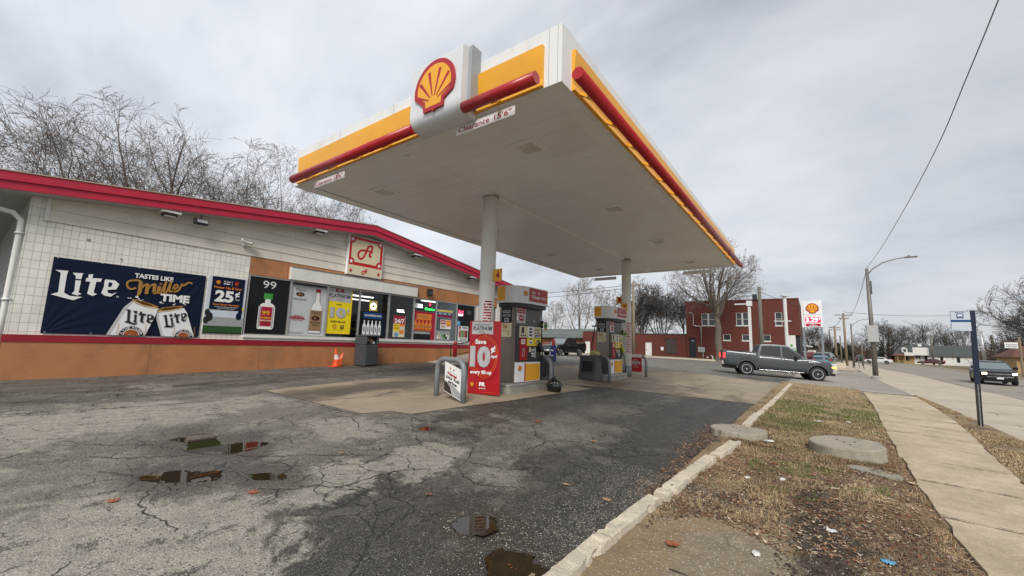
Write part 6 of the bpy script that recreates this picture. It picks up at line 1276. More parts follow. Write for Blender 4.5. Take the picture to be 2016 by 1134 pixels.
# ------------------------------------------------------------------ bus stop
BLUEP=mat('post_blue',(.003,.010,.036),.4,var=.15); BLKP=mat('post_black',(.012,.012,.014),.5,var=.2)
z0=gz(3.22,15.5); t=thing('bus_stop_sign','blue and black perforated post carrying a white bus stop plate by the roadside','bus stop sign',(3.22,15.5,z0))
M=Matrix.Rotation(R(1.6),4,'Y')
mb=MB(); mb.box(-.05,.05,-.035,.035,1.05,2.90,BLUEP,M); mb.build('upper_post',t,bevel=.006)
mb=MB(); mb.box(-.045,.045,-.03,.03,-.1,1.049,BLKP,M)
for k in range(34): mb.box(-.012,.012,-.0325,-.031,.03+k*.03,.045+k*.03,PGREY,M)
mb.build('lower_post',t)
b=Board((3.22-.33,15.5-.04,z0+2.37),(1,0,0),(0,0,1),.006); b.base(.36,.52,mat('plate_pale',(.50,.55,.62),.35,var=.04),name='plate'); b.rect(0,.235,.36,.29,BL); b.poly([(.12,.34),(.24,.34),(.245,.43),(.22,.455),(.14,.455),(.115,.43)],BL); b.rect(.135,.385,.225,.43,PWHITE); b.rect(.135,.35,.155,.362,PWHITE); b.rect(.205,.35,.225,.362,PWHITE); b.rect(.125,.325,.15,.34,BL); b.rect(.21,.325,.235,.34,BL); b.text('Metro Bus',.10,.475,.26,.495,BL); b.text('stop no.',.03,.02,.16,.035,BL)
for x0,y0,x1,y1 in((0,0,.36,.006),(0,.514,.36,.52),(0,0,.006,.52)): b.rect(x0,y0,x1,y1,BL)
b.fold('plate')
for c_,m in b.ch.items(): m.v=[(p-3.22,q-15.5,r_-z0) for p,q,r_ in m.v]; m.build(c_,t,fixn=(c_=='plate'))
# ------------------------------------------------------------------ lamps and poles
LC=mat('lamp_column_metal',(.17,.16,.14),.55,metal=.4,var=.15); WOOD=mat('pole_wood',(.22,.17,.115),.85,var=.25,scale=6,stretch=(3,3,.3)); GWOOD=mat('weathered_pole_wood',(.13,.125,.095),.85,var=.3,scale=6,stretch=(3,3,.3))
def lamp(x,y,h,arm,label,box=False,s=1.0):
    z=gz(x,y); t=thing('street_lamp',label,'street lamp',(x,y,z),0,'street lamps along the road')
    mb=MB(); mb.tube([(0,0,-.1),(0,0,h)],[.17*s,.10*s],LC,14); mb.build('column',t,smooth=True)
    mb=MB(); mb.lathe([(.30*s,-.1),(.28*s,.10),(.20*s,.22)],CONC,16); mb.build('footing',t)
    P=[np.array((0,0,h-.5)),np.array((arm*.15,0,h-.05)),np.array((arm*.42,0,h+.38)),np.array((arm*.72,0,h+.58)),np.array((arm,0,h+.66))]
    Q=[p for p in P]; mb=MB(); mb.tube([tuple(p) for p in Q],.035*s,LC,8); mb.build('arm',t,smooth=True)
    mb=MB(); mb.box(arm-.05,arm+.62,-.13,.13,h+.62,h+.70,LC); mb.box(arm+.1,arm+.22,-.05,.05,h+.70,h+.80,LC); mb.build('lamp_head',t,bevel=.02)
    if box:
        mb=MB(); mb.box(-.31,.33,-.33,-.17,2.65,3.85,ALU); mb.build('control_box',t,bevel=.02)
        mb=MB(); mb.box(.12,.20,-.12,.0,6.2,7.2,DKGREY); mb.build('ballast',t,bevel=.01)
    return t
lamp(3.45,40.5,8.15,2.2,'nearest street lamp with a grey box strapped on and a wire from its top',True)
lamp(4.25,76,6.2,1.9,'second street lamp beyond the wooden cross-armed pole',False,.9)
def pole(x,y,h,r,m,label,arms=(),lean=0,box=None,name='utility_pole',grp='wooden utility poles along the road'):
    z=gz(x,y); t=thing(name,label,'utility pole',(x,y,z),0,grp); t.rotation_euler=(0,lean,0)
    mb=MB(); mb.tube([(0,0,-.2),(0,0,h)],[r,r*.72],m,12); mb.build('pole_shaft',t,smooth=True)
    for (zz,w) in arms:
        mb=MB(); mb.box(-w/2,w/2,-.12,-.02,zz-.06,zz+.06,m); mb.build('cross_arm',t)
        mb=MB()
        for q in(-.46,-.25,.25,.46): mb.lathe([(.03,zz+.06),(.045,zz+.12),(.02,zz+.18)],DKGREY,8,c=(q*w,-.07,0))
        mb.build('insulators',t)
    if box: mb=MB(); mb.box(*box,BLACK); mb.build('box',t,bevel=.02)
    return t
pole(-4.28,48,8.07-gz(-4.28,48),.21,GWOOD,'grey-green wooden pole with a small black box in front of the two-storey brick building',box=(-.62,-.22,-.2,.2,6.5,7.1))
pole(-16.15,45,9.0-gz(-16.15,45),.17,WOOD,'pale wooden pole with a cross arm just right of the far canopy column',[(8.0,1.5)],0,(-.35,-.1,-.35,-.1,5.7,6.3))
pole(4.05,88,8.6,.2,WOOD,'wooden pole with double cross arms left of the second street lamp',[(8.3,2.3),(7.7,1.3)])
pole(3.05,97,6.9,.2,WOOD,'wooden pole with two short cross arms farther along the left kerb',[(6.6,1.7),(6.2,1.7)])
pole(2.75,120,7.2,.16,GWOOD,'slim distant pole without arms farther down the left kerb')
pole(3.55,92,5.0,.13,GWOOD,'short thin grey pole beside the double cross-armed pole')
pole(15.2,150,7.2,.3,ALU,'pale grey pole to the left of the long white house')
pole(23.9,148,7.4,.22,GWOOD,'thin pole in front of the long white house',(),R(-1))
pole(24.4,110,6.6,.30,ALU,'grey pole behind the black SUV to the left',(),R(-2))
pole(25.9,110,6.0,.25,GWOOD,'darker leaning pole behind the black SUV to the right',(),R(-5))
pole(6.2,90,4.0,.12,GWOOD,'short post beyond the second street lamp at the far kerb')
for x,y,h,lb in((4.75,75,1.6,'left'),(4.95,71,1.5,'right')):
    z=gz(x,y); t=thing('kerb_post','short grey kerb post, '+lb+' of two by the second street lamp','post',(x,y,z),0,'short posts at the kerb'); mb=MB(); mb.tube([(0,0,0),(0,0,h)],.05,GWOOD,8); mb.build('post',t)
LWH=mat('lamp_post_white',(.60,.61,.60),.4,var=.08)
z=gz(-4.13,38); t=thing('lot_lamp','white square lot lamp post with a single head pointing left','lot lamp',(-4.13,38,z)); mb=MB(); mb.box(-.10,.10,-.10,.10,-.1,5.45-z,LWH); mb.build('post',t,bevel=.01); mb=MB(); mb.box(-.20,.20,-.18,.18,5.2-z,5.62-z,LWH); mb.build('lamp_box',t,bevel=.02); mb=MB(); mb.box(-1.05,-.22,-.12,.12,5.32-z,5.42-z,LWH); mb.build('lamp_head',t,bevel=.02)
z=gz(-1.73,38); t=thing('lot_lamp','taller white round lot lamp post with a flat cap and two small arms','lot lamp',(-1.73,38,z)); mb=MB(); mb.tube([(0,0,-.1),(0,0,5.9-z)],.12,LWH,14); mb.lathe([(.27,5.9-z),(.27,5.98-z),(.2,6.0-z)],LWH,14); mb.build('post',t,smooth=False); mb=MB(); mb.box(-.75,.35,-.05,.05,3.95-z,4.02-z,LWH); mb.build('small_arms',t)
# wires
WIRE=mat('wire',(.05,.05,.05),.6,var=0)
def wire(P,r,label,k=8):
    pp=[P[0]]+P+[P[-1]]; Q=[]
    for i in range(1,len(pp)-2):
        for j in range(k):
            tt=j/k; a,b_,c,d=[np.array(q,float) for q in pp[i-1:i+3]]; Q.append(.5*((2*b_)+(c-a)*tt+(2*a-5*b_+4*c-d)*tt*tt+(-a+3*b_-3*c+d)*tt**3))
    Q.append(np.array(P[-1],float)); o=Q[0]; mb=MB(); mb.tube([tuple(q-o) for q in Q],r,WIRE,6); w=mb.build('overhead_wire'); w.location=tuple(o); tag(w,label,'wire','overhead wires')
def sag(a,b_,s,n=8): return [tuple(np.array(a)*(1-t_)+np.array(b_)*t_-np.array([0,0,s*4*t_*(1-t_)])) for t_ in np.linspace(0,1,n)]
wire([(3.45,40.5,8.12),(3.55,36,8.12),(3.6,32.1,8.15),(3.6,23.8,8.24),(3.6,18.2,8.50),(3.6,15.2,8.90),(3.6,12.5,9.30),(3.6,9,9.95),(3.6,2,11.6)],.013,'dark wire rising from the nearest street lamp up over the sidewalk',6)
wire(sag((3.45,40.5,8.05),(4.05,88,8.3),1.7),.018,'sagging wire from the nearest street lamp back to the cross-armed pole')
wire(sag((-4.28,48,7.6),(-.9,55,6.6),.1),.02,'short wire from the grey-green pole to the brick corner')
wire(sag((-4.28,48,7.9),(3.45,40.5,7.6),.5)[:0] or sag((-4.28,48,7.4),(1.2,49,.6),.0),.015,'guy wire slanting from the grey-green pole across the brick wall')
wire(sag((-16.15,45,8.6),(-60,62,11.5),.6),.03,'upper wire running left behind the far column')
wire(sag((-16.15,45,8.3),(-60,60,9.8),.6),.03,'lower wire running left behind the far column')
wire(sag((-16.15,45,8.4),(-4.28,48,7.3),.8),.02,'wire between the pale wooden pole and the grey-green pole')
wire(sag((4.05,88,8.6),(30,110,10.5),1.0),.03,'wire crossing the road towards the long white house')
wire(sag((4.05,88,8.2),(3.05,97,6.7),.3)+[(2.75,120,7.6)],.03,'wire linking the cross-armed poles')
# concrete planters by the road
t=thing('planter','pale concrete block at the corner ahead of the grey pickup','planter',(2.3,60,gz(2.3,60))); mb=MB(); mb.box(-.55,.35,-.4,.4,0,.62,KERB); mb.build('block',t,bevel=.04)
t=thing('planter','darker concrete block behind the pale one ahead of the grey pickup','planter',(1.75,62,gz(1.75,62))); mb=MB(); mb.box(-.45,.35,-.4,.4,0,.7,CONC); mb.build('block',t,bevel=.04)

# ------------------------------------------------------------------ background buildings
BRICK=block_mat('red_painted_brick',.24,.085,.008,(.125,.025,.016),(.085,.020,.014),'XZ',.16,.5,.5,(0,0),.6); BRICK2=block_mat('brown_brick',.24,.085,.008,(.22,.085,.05),(.20,.12,.09),'XZ',.2,.5,.5,(0,0),.6)
BRS=block_mat('red_painted_brick_side',.24,.085,.008,(.125,.025,.016),(.085,.020,.014),'YZ',.16,.5,.5,(0,0),.6)
WIN=mat('dark_window',(.025,.028,.03),.08,var=.2,scale=2,coat=.5); DARKD=mat('dark_door',(.015,.018,.025),.4,var=.1); WFR=mat('window_white',(.55,.55,.53),.5,var=.08); PLY=mat('boarded_panel',(.055,.045,.042),.7,var=.15)
O=Vector((-7,55,.2)); t=thing('brick_building','two-storey red painted brick building with white framed windows behind the big tree','building',tuple(O))
def rel(mb,nm,par=t,o=O,**k): return bb(mb,nm,par,o,**k)
def wall_holes(x0,x1,z0,z1,y,holes,m,th=.22):
    xs=sorted({x0,x1}|{h[0] for h in holes}|{h[1] for h in holes}); zs=sorted({z0,z1}|{h[2] for h in holes}|{h[3] for h in holes}); mb=MB()
    for a,b_ in zip(xs[:-1],xs[1:]):
        for c,d in zip(zs[:-1],zs[1:]):
            if any(h[0]<=(a+b_)/2<=h[1] and h[2]<=(c+d)/2<=h[3] for h in holes): continue
            mb.box(a,b_,y,y+th,c,d,m)
    return mb
def bwin(x0,x1,z0,z1,y,par,o,split=0,sash=True,fm=None):
    fm=fm or WFR; mb=MB(); w=.07
    mb.box(x0,x0+w,y+.04,y+.12,z0,z1,fm); mb.box(x1-w,x1,y+.04,y+.12,z0,z1,fm); mb.box(x0+w,x1-w,y+.04,y+.12,z0,z0+w,fm); mb.box(x0+w,x1-w,y+.04,y+.12,z1-w,z1,fm)
    if split: c=(x0+x1)/2; mb.box(c-.09,c+.09,y+.03,y+.12,z0+w,z1-w,fm)
    if sash: zc=(z0+z1)/2; mb.box(x0+w,x1-w,y+.06,y+.11,zc-.025,zc+.025,fm)
    mb.box(x0-.06,x1+.06,y-.05,y+.04,z0-.10,z0-.002,fm)
    f=rel(mb,'window',par,o); gm=MB(); gm.box(x0+w,x1-w,y+.13,y+.14,z0+w,z1-w,WIN); rel(gm,'pane',f,o)
up=[(-11.2,-9.65,4.55,6.05),(-7.4,-6.1,4.55,6.08),(-3.5,-2.82,4.55,6.05)]; lo=[(-8.85,-8.05,2.80,3.52),(-6.85,-6.05,2.80,3.52),(-4.75,-4.0,2.78,3.52)]
ho=up+lo; mb=wall_holes(-13.0,-1.25,-.1,7.45,55,ho+[(-2.55,-1.25,-.1,3.5),(-12.70,-11.88,-.1,3.05)],BRICK); mb.box(-13.05,-1.2,54.95,55.25,7.452,7.6,BRICK); rel(mb,'front_wall')
mb=MB(); mb.box(-13,-12.78,55.221,66,-.1,7.6,BRS); mb.box(-1.47,-1.25,55.221,66,3.5,7.6,BRS); mb.box(-12.77,-1.48,65.8,66,-.1,7.5,BRS); rel(mb,'side_wall')
mb=MB(); mb.box(-12.77,-1.48,55.23,65.79,7.2,7.3,DKGREY); rel(mb,'roof')
mb=MB(); mb.box(-2.55,-1.7,55.0,55.2,-.1,3.48,WHITE); mb.box(-1.69,-1.3,55.3,66,0.0,3.48,DARKD); rel(mb,'shop_corner')
b=Board((-2.5,54.99,1.5),(1,0,0),(0,0,1),.005); b.text('SALON',.05,.45,.75,.62,PGREEN,.03,0); b.rect(.0,.2,.78,.38,PGREEN,'lettering'); b.rect(.30,.75,.50,1.0,PGREEN,'lettering')
for c_,m in b.ch.items(): rel(m,c_,fixn=False)
for i,h in enumerate(up): bwin(*h,55,t,O,split=i<2)
for h in lo: bwin(*h,55,t,O,sash=False)
mb=MB(); mb.box(-12.68,-11.90,55.1,55.16,.3,3.0,DARKD); d_=rel(mb,'door'); mb=MB(); mb.box(-12.42,-12.12,55.08,55.10,2.6,2.75,PGREY); rel(mb,'transom',d_)
mb=MB(); mb.box(-12.9,-11.7,54.3,54.98,.2,.45,CONC); rel(mb,'door_step')
for k,xx in enumerate((-10.85,)):
    mb=MB(); mb.box(-10.9,-9.9,54.985,54.998,.7,3.2,BRS); rel(mb,'bricked_up_door')
O2=Vector((-17,55,.2)); t2=thing('brick_annex','low red brick wing with white door and boarded window left of the two-storey building','building',tuple(O2))
mb=wall_holes(-24.9,-13.05,-.1,3.42,55.05,[(-18.25,-17.35,-.1,2.40),(-15.6,-14.2,1.15,2.88),(-20.3,-19.35,1.62,2.32)],BRICK); mb.box(-24.9,-13.05,55.0,55.3,3.422,3.53,DKGREY); rel(mb,'front_wall',t2,O2)
mb=MB(); mb.box(-24.9,-24.7,55.28,64,-.1,3.4,BRS); mb.box(-24.6,-13.1,55.28,64,3.2,3.3,DKGREY); rel(mb,'roof',t2,O2)
mb=MB(); mb.box(-18.22,-17.38,55.15,55.2,.45,2.38,WHITE); d_=rel(mb,'door',t2,O2); mb=MB(); mb.box(-18.12,-18.06,55.1,55.14,1.3,1.4,INK); rel(mb,'handle',d_,O2)
mb=MB(); mb.box(-15.6,-14.92,55.12,55.17,1.15,2.88,PLY); mb.box(-14.88,-14.2,55.12,55.17,1.15,2.88,PLY); rel(mb,'boarded_window',t2,O2); mb=MB(); mb.box(-15.7,-14.1,54.98,55.04,1.03,1.148,PLY); rel(mb,'sill',t2,O2)
mb=MB(); mb.box(-20.3,-19.35,55.1,55.15,1.62,2.32,PLY); rel(mb,'vent_panel',t2,O2)
O3=Vector((-26,54.6,.3)); t3=thing('brick_shed','small red brick block with a white door between the green roof and the far pump','building',tuple(O3))
mb=wall_holes(-27.1,-24.9,-.1,3.68,54.6,[(-26.8,-25.95,-.1,2.35)],BRICK); mb.box(-27.1,-26.9,54.83,60,-.1,3.68,BRS); mb.box(-27.12,-24.88,54.58,60,3.682,3.74,DKGREY); rel(mb,'front_wall',t3,O3)
mb=MB(); mb.box(-26.78,-25.97,54.7,54.75,.55,2.33,WHITE); rel(mb,'door',t3,O3)
O4=Vector((-33,56,.3)); t4=thing('green_roofed_building','long low brown brick building with a patched grey-green roof behind the black pickup','building',tuple(O4))
mb=MB(); mb.box(-60,-27.11,55.3,55.5,-.1,2.75,BRICK2); rel(mb,'front_wall',t4,O4)
GRF=mat('grey_green_roofing',(.105,.125,.11),.8,var=.2,scale=1.5,dirt=(.045,.05,.05),damt=.9,dscale=.35); mb=MB(); V=[(-60,54.7,2.70),(-27.0,54.7,2.70),(-27.0,60,4.15),(-60,60,4.15),(-60,54.7,2.82),(-27,54.7,2.82),(-27,60,4.27),(-60,60,4.27),(-27,66,2.7),(-60,66,2.7)]
mb.add(V,[(0,1,5,4),(4,5,6,7),(1,2,6,5),(0,3,2,1),(7,6,8,9)],GRF); rel(mb,'roof',t4,O4)
mb=MB(); mb.box(-30.5,-29.2,55.27,55.299,1.3,1.9,DARKD); rel(mb,'window',t4,O4)
# wall bits on the brick building
t=thing('meter_box','grey meter cabinet with conduit and service head on the brick wall','meter box',(-11.2,54.95,1.3)); mb=MB(); mb.box(-.45,.32,-.16,0,0,.62,ALU); mb.build('cabinet',t,bevel=.02)
mb=MB(); mb.tube([(-.05,-.08,.62),(-.05,-.08,3.0),(-.25,-.08,3.2),(-.85,-.08,3.2),(-.92,-.08,3.4),(-.92,-.08,4.6),(-1.1,-.12,4.85),(-1.35,-.2,4.8)],.05,ALU,8); mb.tube([(.1,-.08,0),(.1,-.08,-1.1)],.035,ALU,8); mb.build('conduit',t,smooth=True)
t=thing('vent_pipe','small white bent vent pipes low on the brick wall','vent pipe',(-10.1,54.95,.35)); mb=MB(); mb.tube([(-.1,0,.55),(-.1,-.12,.55),(.05,-.14,.5),(.1,-.14,.1),(.3,-.14,.02)],.06,PWHITE,8); mb.tube([(-.5,0,.35),(-.5,-.12,.35)],.1,PWHITE,10); mb.build('pipe',t,smooth=True)
t=thing('notice','small white notice box left of the boarded window','notice',(-16,55.03,1.35)); mb=MB(); mb.box(-.17,.17,-.08,.02,0,.45,PWHITE); mb.build('case',t,bevel=.01)
# long white house over the road
ROOFG=mat('dark_shingle_roof',(.055,.065,.065),.85,var=.2,scale=2); ROOFB=mat('brown_roof',(.12,.05,.035),.8,var=.15); TANW=mat('tan_wall',(.36,.24,.11),.8,var=.15)
O5=Vector((24,150,0)); t5=thing('white_house','long white single-storey house with dark roof, white dormer and tan porch over the road','house',tuple(O5))
mb=MB(); mb.box(20.7,32,150,160,-.4,2.0,WHITE); rel(mb,'wall',t5,O5)
mb=MB(); mb.add([(16.8,149.6,1.7),(32.4,149.6,1.95),(32.4,155,4.7),(17.6,155,4.6),(32.4,160.4,1.95),(16.8,160.4,1.9)],[(0,1,2,3),(3,2,4,5),(0,3,5),(1,4,2)],ROOFG); rel(mb,'roof',t5,O5)
mb=MB(); mb.box(20.4,23.4,148.8,149.99,1.95,3.95,WHITE); rel(mb,'false_front',t5,O5); mb=MB(); mb.box(22.2,22.95,154.4,155.2,4.2,5.1,WHITE); rel(mb,'cupola',t5,O5)
mb=MB(); mb.prism([(18.5,2.6),(19.6,2.6),(19.6,3.55),(19.05,4.05),(18.5,3.55)],lambda u,v,w:(u,w,v),150.5,153,WHITE); d_=rel(mb,'dormer',t5,O5); mb=MB(); mb.box(18.8,19.3,150.44,150.49,2.8,3.45,WIN); rel(mb,'pane',d_,O5)
mb=MB(); mb.box(18.7,20.6,148.7,148.9,1.78,2.6,WHITE); rel(mb,'sign_board',t5,O5)
mb=MB(); mb.box(17.3,20.69,150,154,-.4,1.7,TANW); mb.add([(16.4,148.6,1.65),(18.9,148.6,1.65),(18.6,151.5,2.55),(17.4,151.5,2.55),(16.4,150,1.65)],[(0,1,2,3),(0,3,4)],ROOFB); mb.box(17.3,17.5,148.9,149.1,-.4,1.7,TANW); mb.box(18.7,18.9,148.9,149.1,-.4,1.7,TANW); rel(mb,'porch',t5,O5)
for x0,x1,z0_,z1 in((22.65,23.15,.5,1.75),(25.5,26.0,-.1,1.75),(28.4,28.95,.45,1.72),(19.0,19.6,.5,1.4),(21.0,21.3,1.1,1.75),(21.5,21.8,1.1,1.75)): mb=MB(); mb.box(x0,x1,149.93,149.98,z0_,z1,WIN); rel(mb,'window',t5,O5)
O6=Vector((27,90,0)); t6=thing('tan_house','tan low house with brown hip roof at the right picture edge','house',tuple(O6))
mb=MB(); mb.box(22.9,32,90,98,-.4,2.0,TANW); rel(mb,'wall',t6,O6); mb=MB(); mb.add([(22.4,89.4,1.95),(33,89.4,1.95),(31,94,3.6),(24.2,94,3.6),(33,98.6,1.95),(22.4,98.6,1.95)],[(0,1,2,3),(1,4,2),(4,5,3,2),(5,0,3),(0,5,4,1)],ROOFB); rel(mb,'roof',t6,O6)
mb=MB(); mb.box(25,26.2,89.93,89.98,.6,1.6,WIN); rel(mb,'window',t6,O6)
t=thing('board_sign','white two-line board sign hung from a tan post beyond the black SUV','sign',(19.5,75,gz(19.5,75))); z=-gz(19.5,75)
mb=MB(); mb.tube([(0,0,-.2),(0,0,4.25+z)],.13,WOOD,10); mb.build('post',t); mb=MB(); mb.box(-1.3,-.05,-.04,.04,3.74+z,3.80+z,ROOFB); mb.build('arm',t); mb=MB(); mb.box(-1.2,-.14,-.05,.03,2.94+z,3.28+z,PWHITE); mb.box(-1.2,-.14,-.05,.03,3.32+z,3.62+z,PWHITE); mb.build('panel',t)
b=Board((19.5-1.15,74.94,3.0),(1,0,0),(0,0,1),.001); b.text('OPEN DAILY',.06,.05,.95,.18,INK,.03); b.rect(.05,.38,.95,.44,PGREY,'lettering')
for c_,m in b.ch.items(): m.v=[(p-19.5,q-75,r_+z) for p,q,r_ in m.v]; m.build(c_,t,fixn=False)
O7=Vector((-1,72,0)); t7=thing('shed','small dark open shed with a pale roof edge behind the price sign','shed',tuple(O7)); mb=MB(); mb.box(-3.2,-.9,72,75,0,2.6,DARKD); rel(mb,'wall',t7,O7); mb=MB(); mb.add([(-3.6,71.4,2.95),(-.3,71.4,2.45),(-.3,75.5,2.45),(-3.6,75.5,2.95),(-3.6,71.4,3.07),(-.3,71.4,2.57),(-.3,75.5,2.57),(-3.6,75.5,3.07)],[(0,1,5,4),(4,5,6,7),(1,2,6,5),(0,3,2,1)],WHITE); rel(mb,'roof',t7,O7)
mb=MB(); mb.box(-.88,.05,71.8,71.9,1.0,2.0,WHITE); rel(mb,'white_panel',t7,O7)
# ------------------------------------------------------------------ bare winter trees
BARK=mat('bark_grey_brown',(.13,.108,.085),.9,var=.3,scale=5,bump=.6,bscale=14); BARKD=mat('bark_dark',(.05,.042,.034),.9,var=.3,scale=5,bump=.6,bscale=14); BARKP=mat('bark_pale',(.23,.20,.165),.9,var=.35,scale=4); TWIG=mat('twig_brown',(.15,.118,.098),.9,var=.2,scale=2); TWIGD=mat('twig_dark',(.07,.056,.046),.9,var=.2,scale=2); TWIGP=mat('twig_pale',(.25,.21,.18),.9,var=.2,scale=2); TWIGR=mat('twig_rusty',(.12,.075,.05),.9,var=.2,scale=2)
def grow(seed,H,spread,nlimb=6,levels=4,kids=(7,6,5,4),fork=.22,r0=.34,up=.5,wob=.07,lean=(0,0),rtw=.011,ang=(28,58),env=.62):
    r=np.random.default_rng(seed); out=[]
    def branch(p,d,L,rad,lev,n):
        pts=[p];rs=[rad];d=d/np.linalg.norm(d); step=L/n
        for i in range(n):
            d=d+r.normal(0,wob*(1+.12*lev),3)+np.array([0,0,up*(.26 if lev<=1 else .10 if lev==2 else .03)]); d/=np.linalg.norm(d); p=p+d*step; pts.append(p); rs.append(max(rtw*.7,rad*(1-.72*(i+1)/n)))
        out.append((lev,np.array(pts),np.array(rs)))
        return np.array(pts),np.array(rs),d
    def rec(p,d,L,rad,lev):
        n=(7,6,5,4,3)[min(lev,4)]; P,Rr,de=branch(p,d,L,rad,lev,n)
        if lev>=levels: return
        k=kids[min(lev,len(kids)-1)]
        for j in range(k):
            f=r.uniform(.22 if lev>0 else .3,1.0) if j<k-1 else 1.0; x=f*n; i=min(int(x),n-1); q=P[i]+(P[i+1]-P[i])*(x-i); dd=P[i+1]-P[i]; dd/=np.linalg.norm(dd)
            a=R(r.uniform(*ang))*(.45 if f==1 else 1); ax=np.cross(dd,r.normal(0,1,3)); ax/=np.linalg.norm(ax)+1e-9
            nd=dd*math.cos(a)+np.cross(ax,dd)*math.sin(a); rad2=max(rtw*(1 if lev<3 else .8),Rr[i]*r.uniform(.32,.55)); L2=L*r.uniform(.48,.72)*(1.2-.45*f)
            rec(q,nd,L2,rad2,lev+1)
    base=np.array([0,0,-.3]); h0=H*fork; d0=np.array([lean[0],lean[1],1.0])
    sw=r.normal(0,.008,(6,3))*h0; dd0=d0/np.linalg.norm(d0); P=np.array([base+dd0*(h0+.3)*i/5+sw[i]*(i>0) for i in range(6)]); Rr=np.linspace(r0*1.1,r0*.72,6); Rr[0]*=1.25; out.append((0,P,Rr))
    for j in range(nlimb):
        a=2*math.pi*(j+r.uniform(-.3,.3))/nlimb; t_=r.uniform(.25,1)*spread if j else .08*spread
        d=np.array([math.cos(a)*t_,math.sin(a)*t_,1.0]); f=r.uniform(.72,1) if j else 1.; i=min(int(f*5),4); q=P[i]+(P[i+1]-P[i])*(f*5-i)
        rec(q,d,H*(1-fork)*r.uniform(.62,.85)*(1.0 if j==0 else 1),r0*r.uniform(.42,.62)*(1.2 if j==0 else 1),1)
    z=np.percentile(np.concatenate([o[1][-1:] for o in out if o[0]>=levels-1])[:,2],99.0); s=H/z
    res=[]; c=np.array([lean[0]*H*.35,lean[1]*H*.35,H*.52]); ax_=np.array([H*env,H*env,H*.49])
    for l,P,Rr in out:
        P=P*s
        if l>0:
            q=(P-c)/ax_; q[:,2]=np.where(q[:,2]<0,q[:,2]*.6,q[:,2]); rho=np.linalg.norm(q,axis=1); k=np.where(rho>.8,(.8+.22*np.tanh((rho-.8)/.30))/np.maximum(rho,1e-6),1.0); P=c+(P-c)*k[:,None]
        res.append((l,P,Rr))
    return res
def tubes(br,sides):
    V=[];Fc=[];k=0
    for l,P,rs in br:
        n=sides[min(l,len(sides)-1)]; T=np.gradient(P,axis=0); T/=np.linalg.norm(T,axis=1)[:,None]+1e-9
        a=np.cross(T,[.31,.17,.93]); a/=np.linalg.norm(a,axis=1)[:,None]+1e-9; b=np.cross(T,a); th=2*np.pi*np.arange(n)/n
        ring=P[:,None]+(a[:,None]*np.cos(th)[None,:,None]+b[:,None]*np.sin(th)[None,:,None])*rs[:,None,None]
        V.append(ring.reshape(-1,3)); m=len(P); i=(np.arange(m-1)[:,None]*n+np.arange(n)[None]); j=(np.arange(m-1)[:,None]*n+(np.arange(n)[None]+1)%n)
        Fc.append(np.stack([i,j,j+n,i+n],-1).reshape(-1,4)+k); k+=m*n
    return np.concatenate(V),np.concatenate(Fc)
def mesh_np(name,V,Fq,m,smooth=True):
    me=bpy.data.meshes.new(name); me.vertices.add(len(V)); me.vertices.foreach_set('co',V.astype(np.float32).ravel()); n=len(Fq); k=Fq.shape[1]
    me.loops.add(n*k); me.loops.foreach_set('vertex_index',Fq.astype(np.int32).ravel()); me.polygons.add(n); me.polygons.foreach_set('loop_start',np.arange(n,dtype=np.int32)*k)
    me.materials.append(m); me.update(calc_edges=True); me.validate()
    if smooth: me.polygons.foreach_set('use_smooth',[True]*n)
    return me
def make_tree(seed,label,loc,group,bark,twig,rz=0,**k):
    br=grow(seed,**k); t=thing('bare_tree',label,'tree',loc,rz,group)
    V,Fq=tubes([b for b in br if b[0]<=1],(12,8)); put(bpy.data.objects.new('trunk',mesh_np('trunk',V,Fq,bark)),t)
    V,Fq=tubes([b for b in br if b[0]>1],(4,4,4,3,3)); put(bpy.data.objects.new('crown',mesh_np('crown',V,Fq,twig)),t); return t
GB='bare trees behind the shop'
def gl(x,y): return (x,y,gz(x,y)-.1)
A1=make_tree(11,'tallest bare tree rising over the middle of the shop roof',gl(-35,8.6),GB,BARK,TWIG,H=16.4,spread=1.7,nlimb=8,levels=5,kids=(7,7,6,5,4),fork=.16,r0=.50,rtw=.012,up=.5)
A2=make_tree(12,'bare tree leaning left above the left half of the shop roof',gl(-34,4.6),GB,BARK,TWIG,H=14.6,spread=1.6,nlimb=7,levels=5,kids=(7,7,6,5,4),fork=.14,r0=.42,lean=(.0,-.5),rtw=.012,up=.4)
A3=make_tree(13,'bare tree with upswept branches over the roof just left of the canopy',gl(-36,14.2),GB,BARK,TWIG,H=16.6,spread=1.5,nlimb=7,levels=5,kids=(7,6,6,5,4),fork=.12,r0=.38,rtw=.012,up=.4)
dup(A1,gl(-40,-2.5),2.1,'bare tree at the left picture edge behind the shop roof',GB,.60)
dup(A3,gl(-38,19.5),1.3,'lower bare tree showing beside the left canopy corner',GB,.84)
dup(A2,gl(-42,27),3.9,'small bare tree showing over the roof near the gable peak',GB,.62)
make_tree(21,'big bare tree with a thick straight trunk in front of the two-storey brick building',(-8.65,50.8,gz(-8.65,50.8)+.1),None,BARK,TWIG,H=14.2,spread=1.0,nlimb=9,levels=5,kids=(7,6,6,4,3),fork=.46,env=.42,r0=.35,up=.3,rtw=.012,ang=(28,60))
GM='bare trees behind the low brick buildings'
B1=make_tree(31,'pale bare tree with spreading limbs behind the green roof, left of the pump',gl(-39,77),GM,BARKP,TWIGP,H=16.0,spread=.8,nlimb=6,levels=4,kids=(5,5,5,4),fork=.25,r0=.26,rtw=.03)
dup(B1,gl(-46,79),2.2,'smaller pale bare tree at the left edge of the green roof',GM,.72)
dup(B1,gl(-33.5,76),4.1,'pale bare tree directly above the far pump',GM,.86)
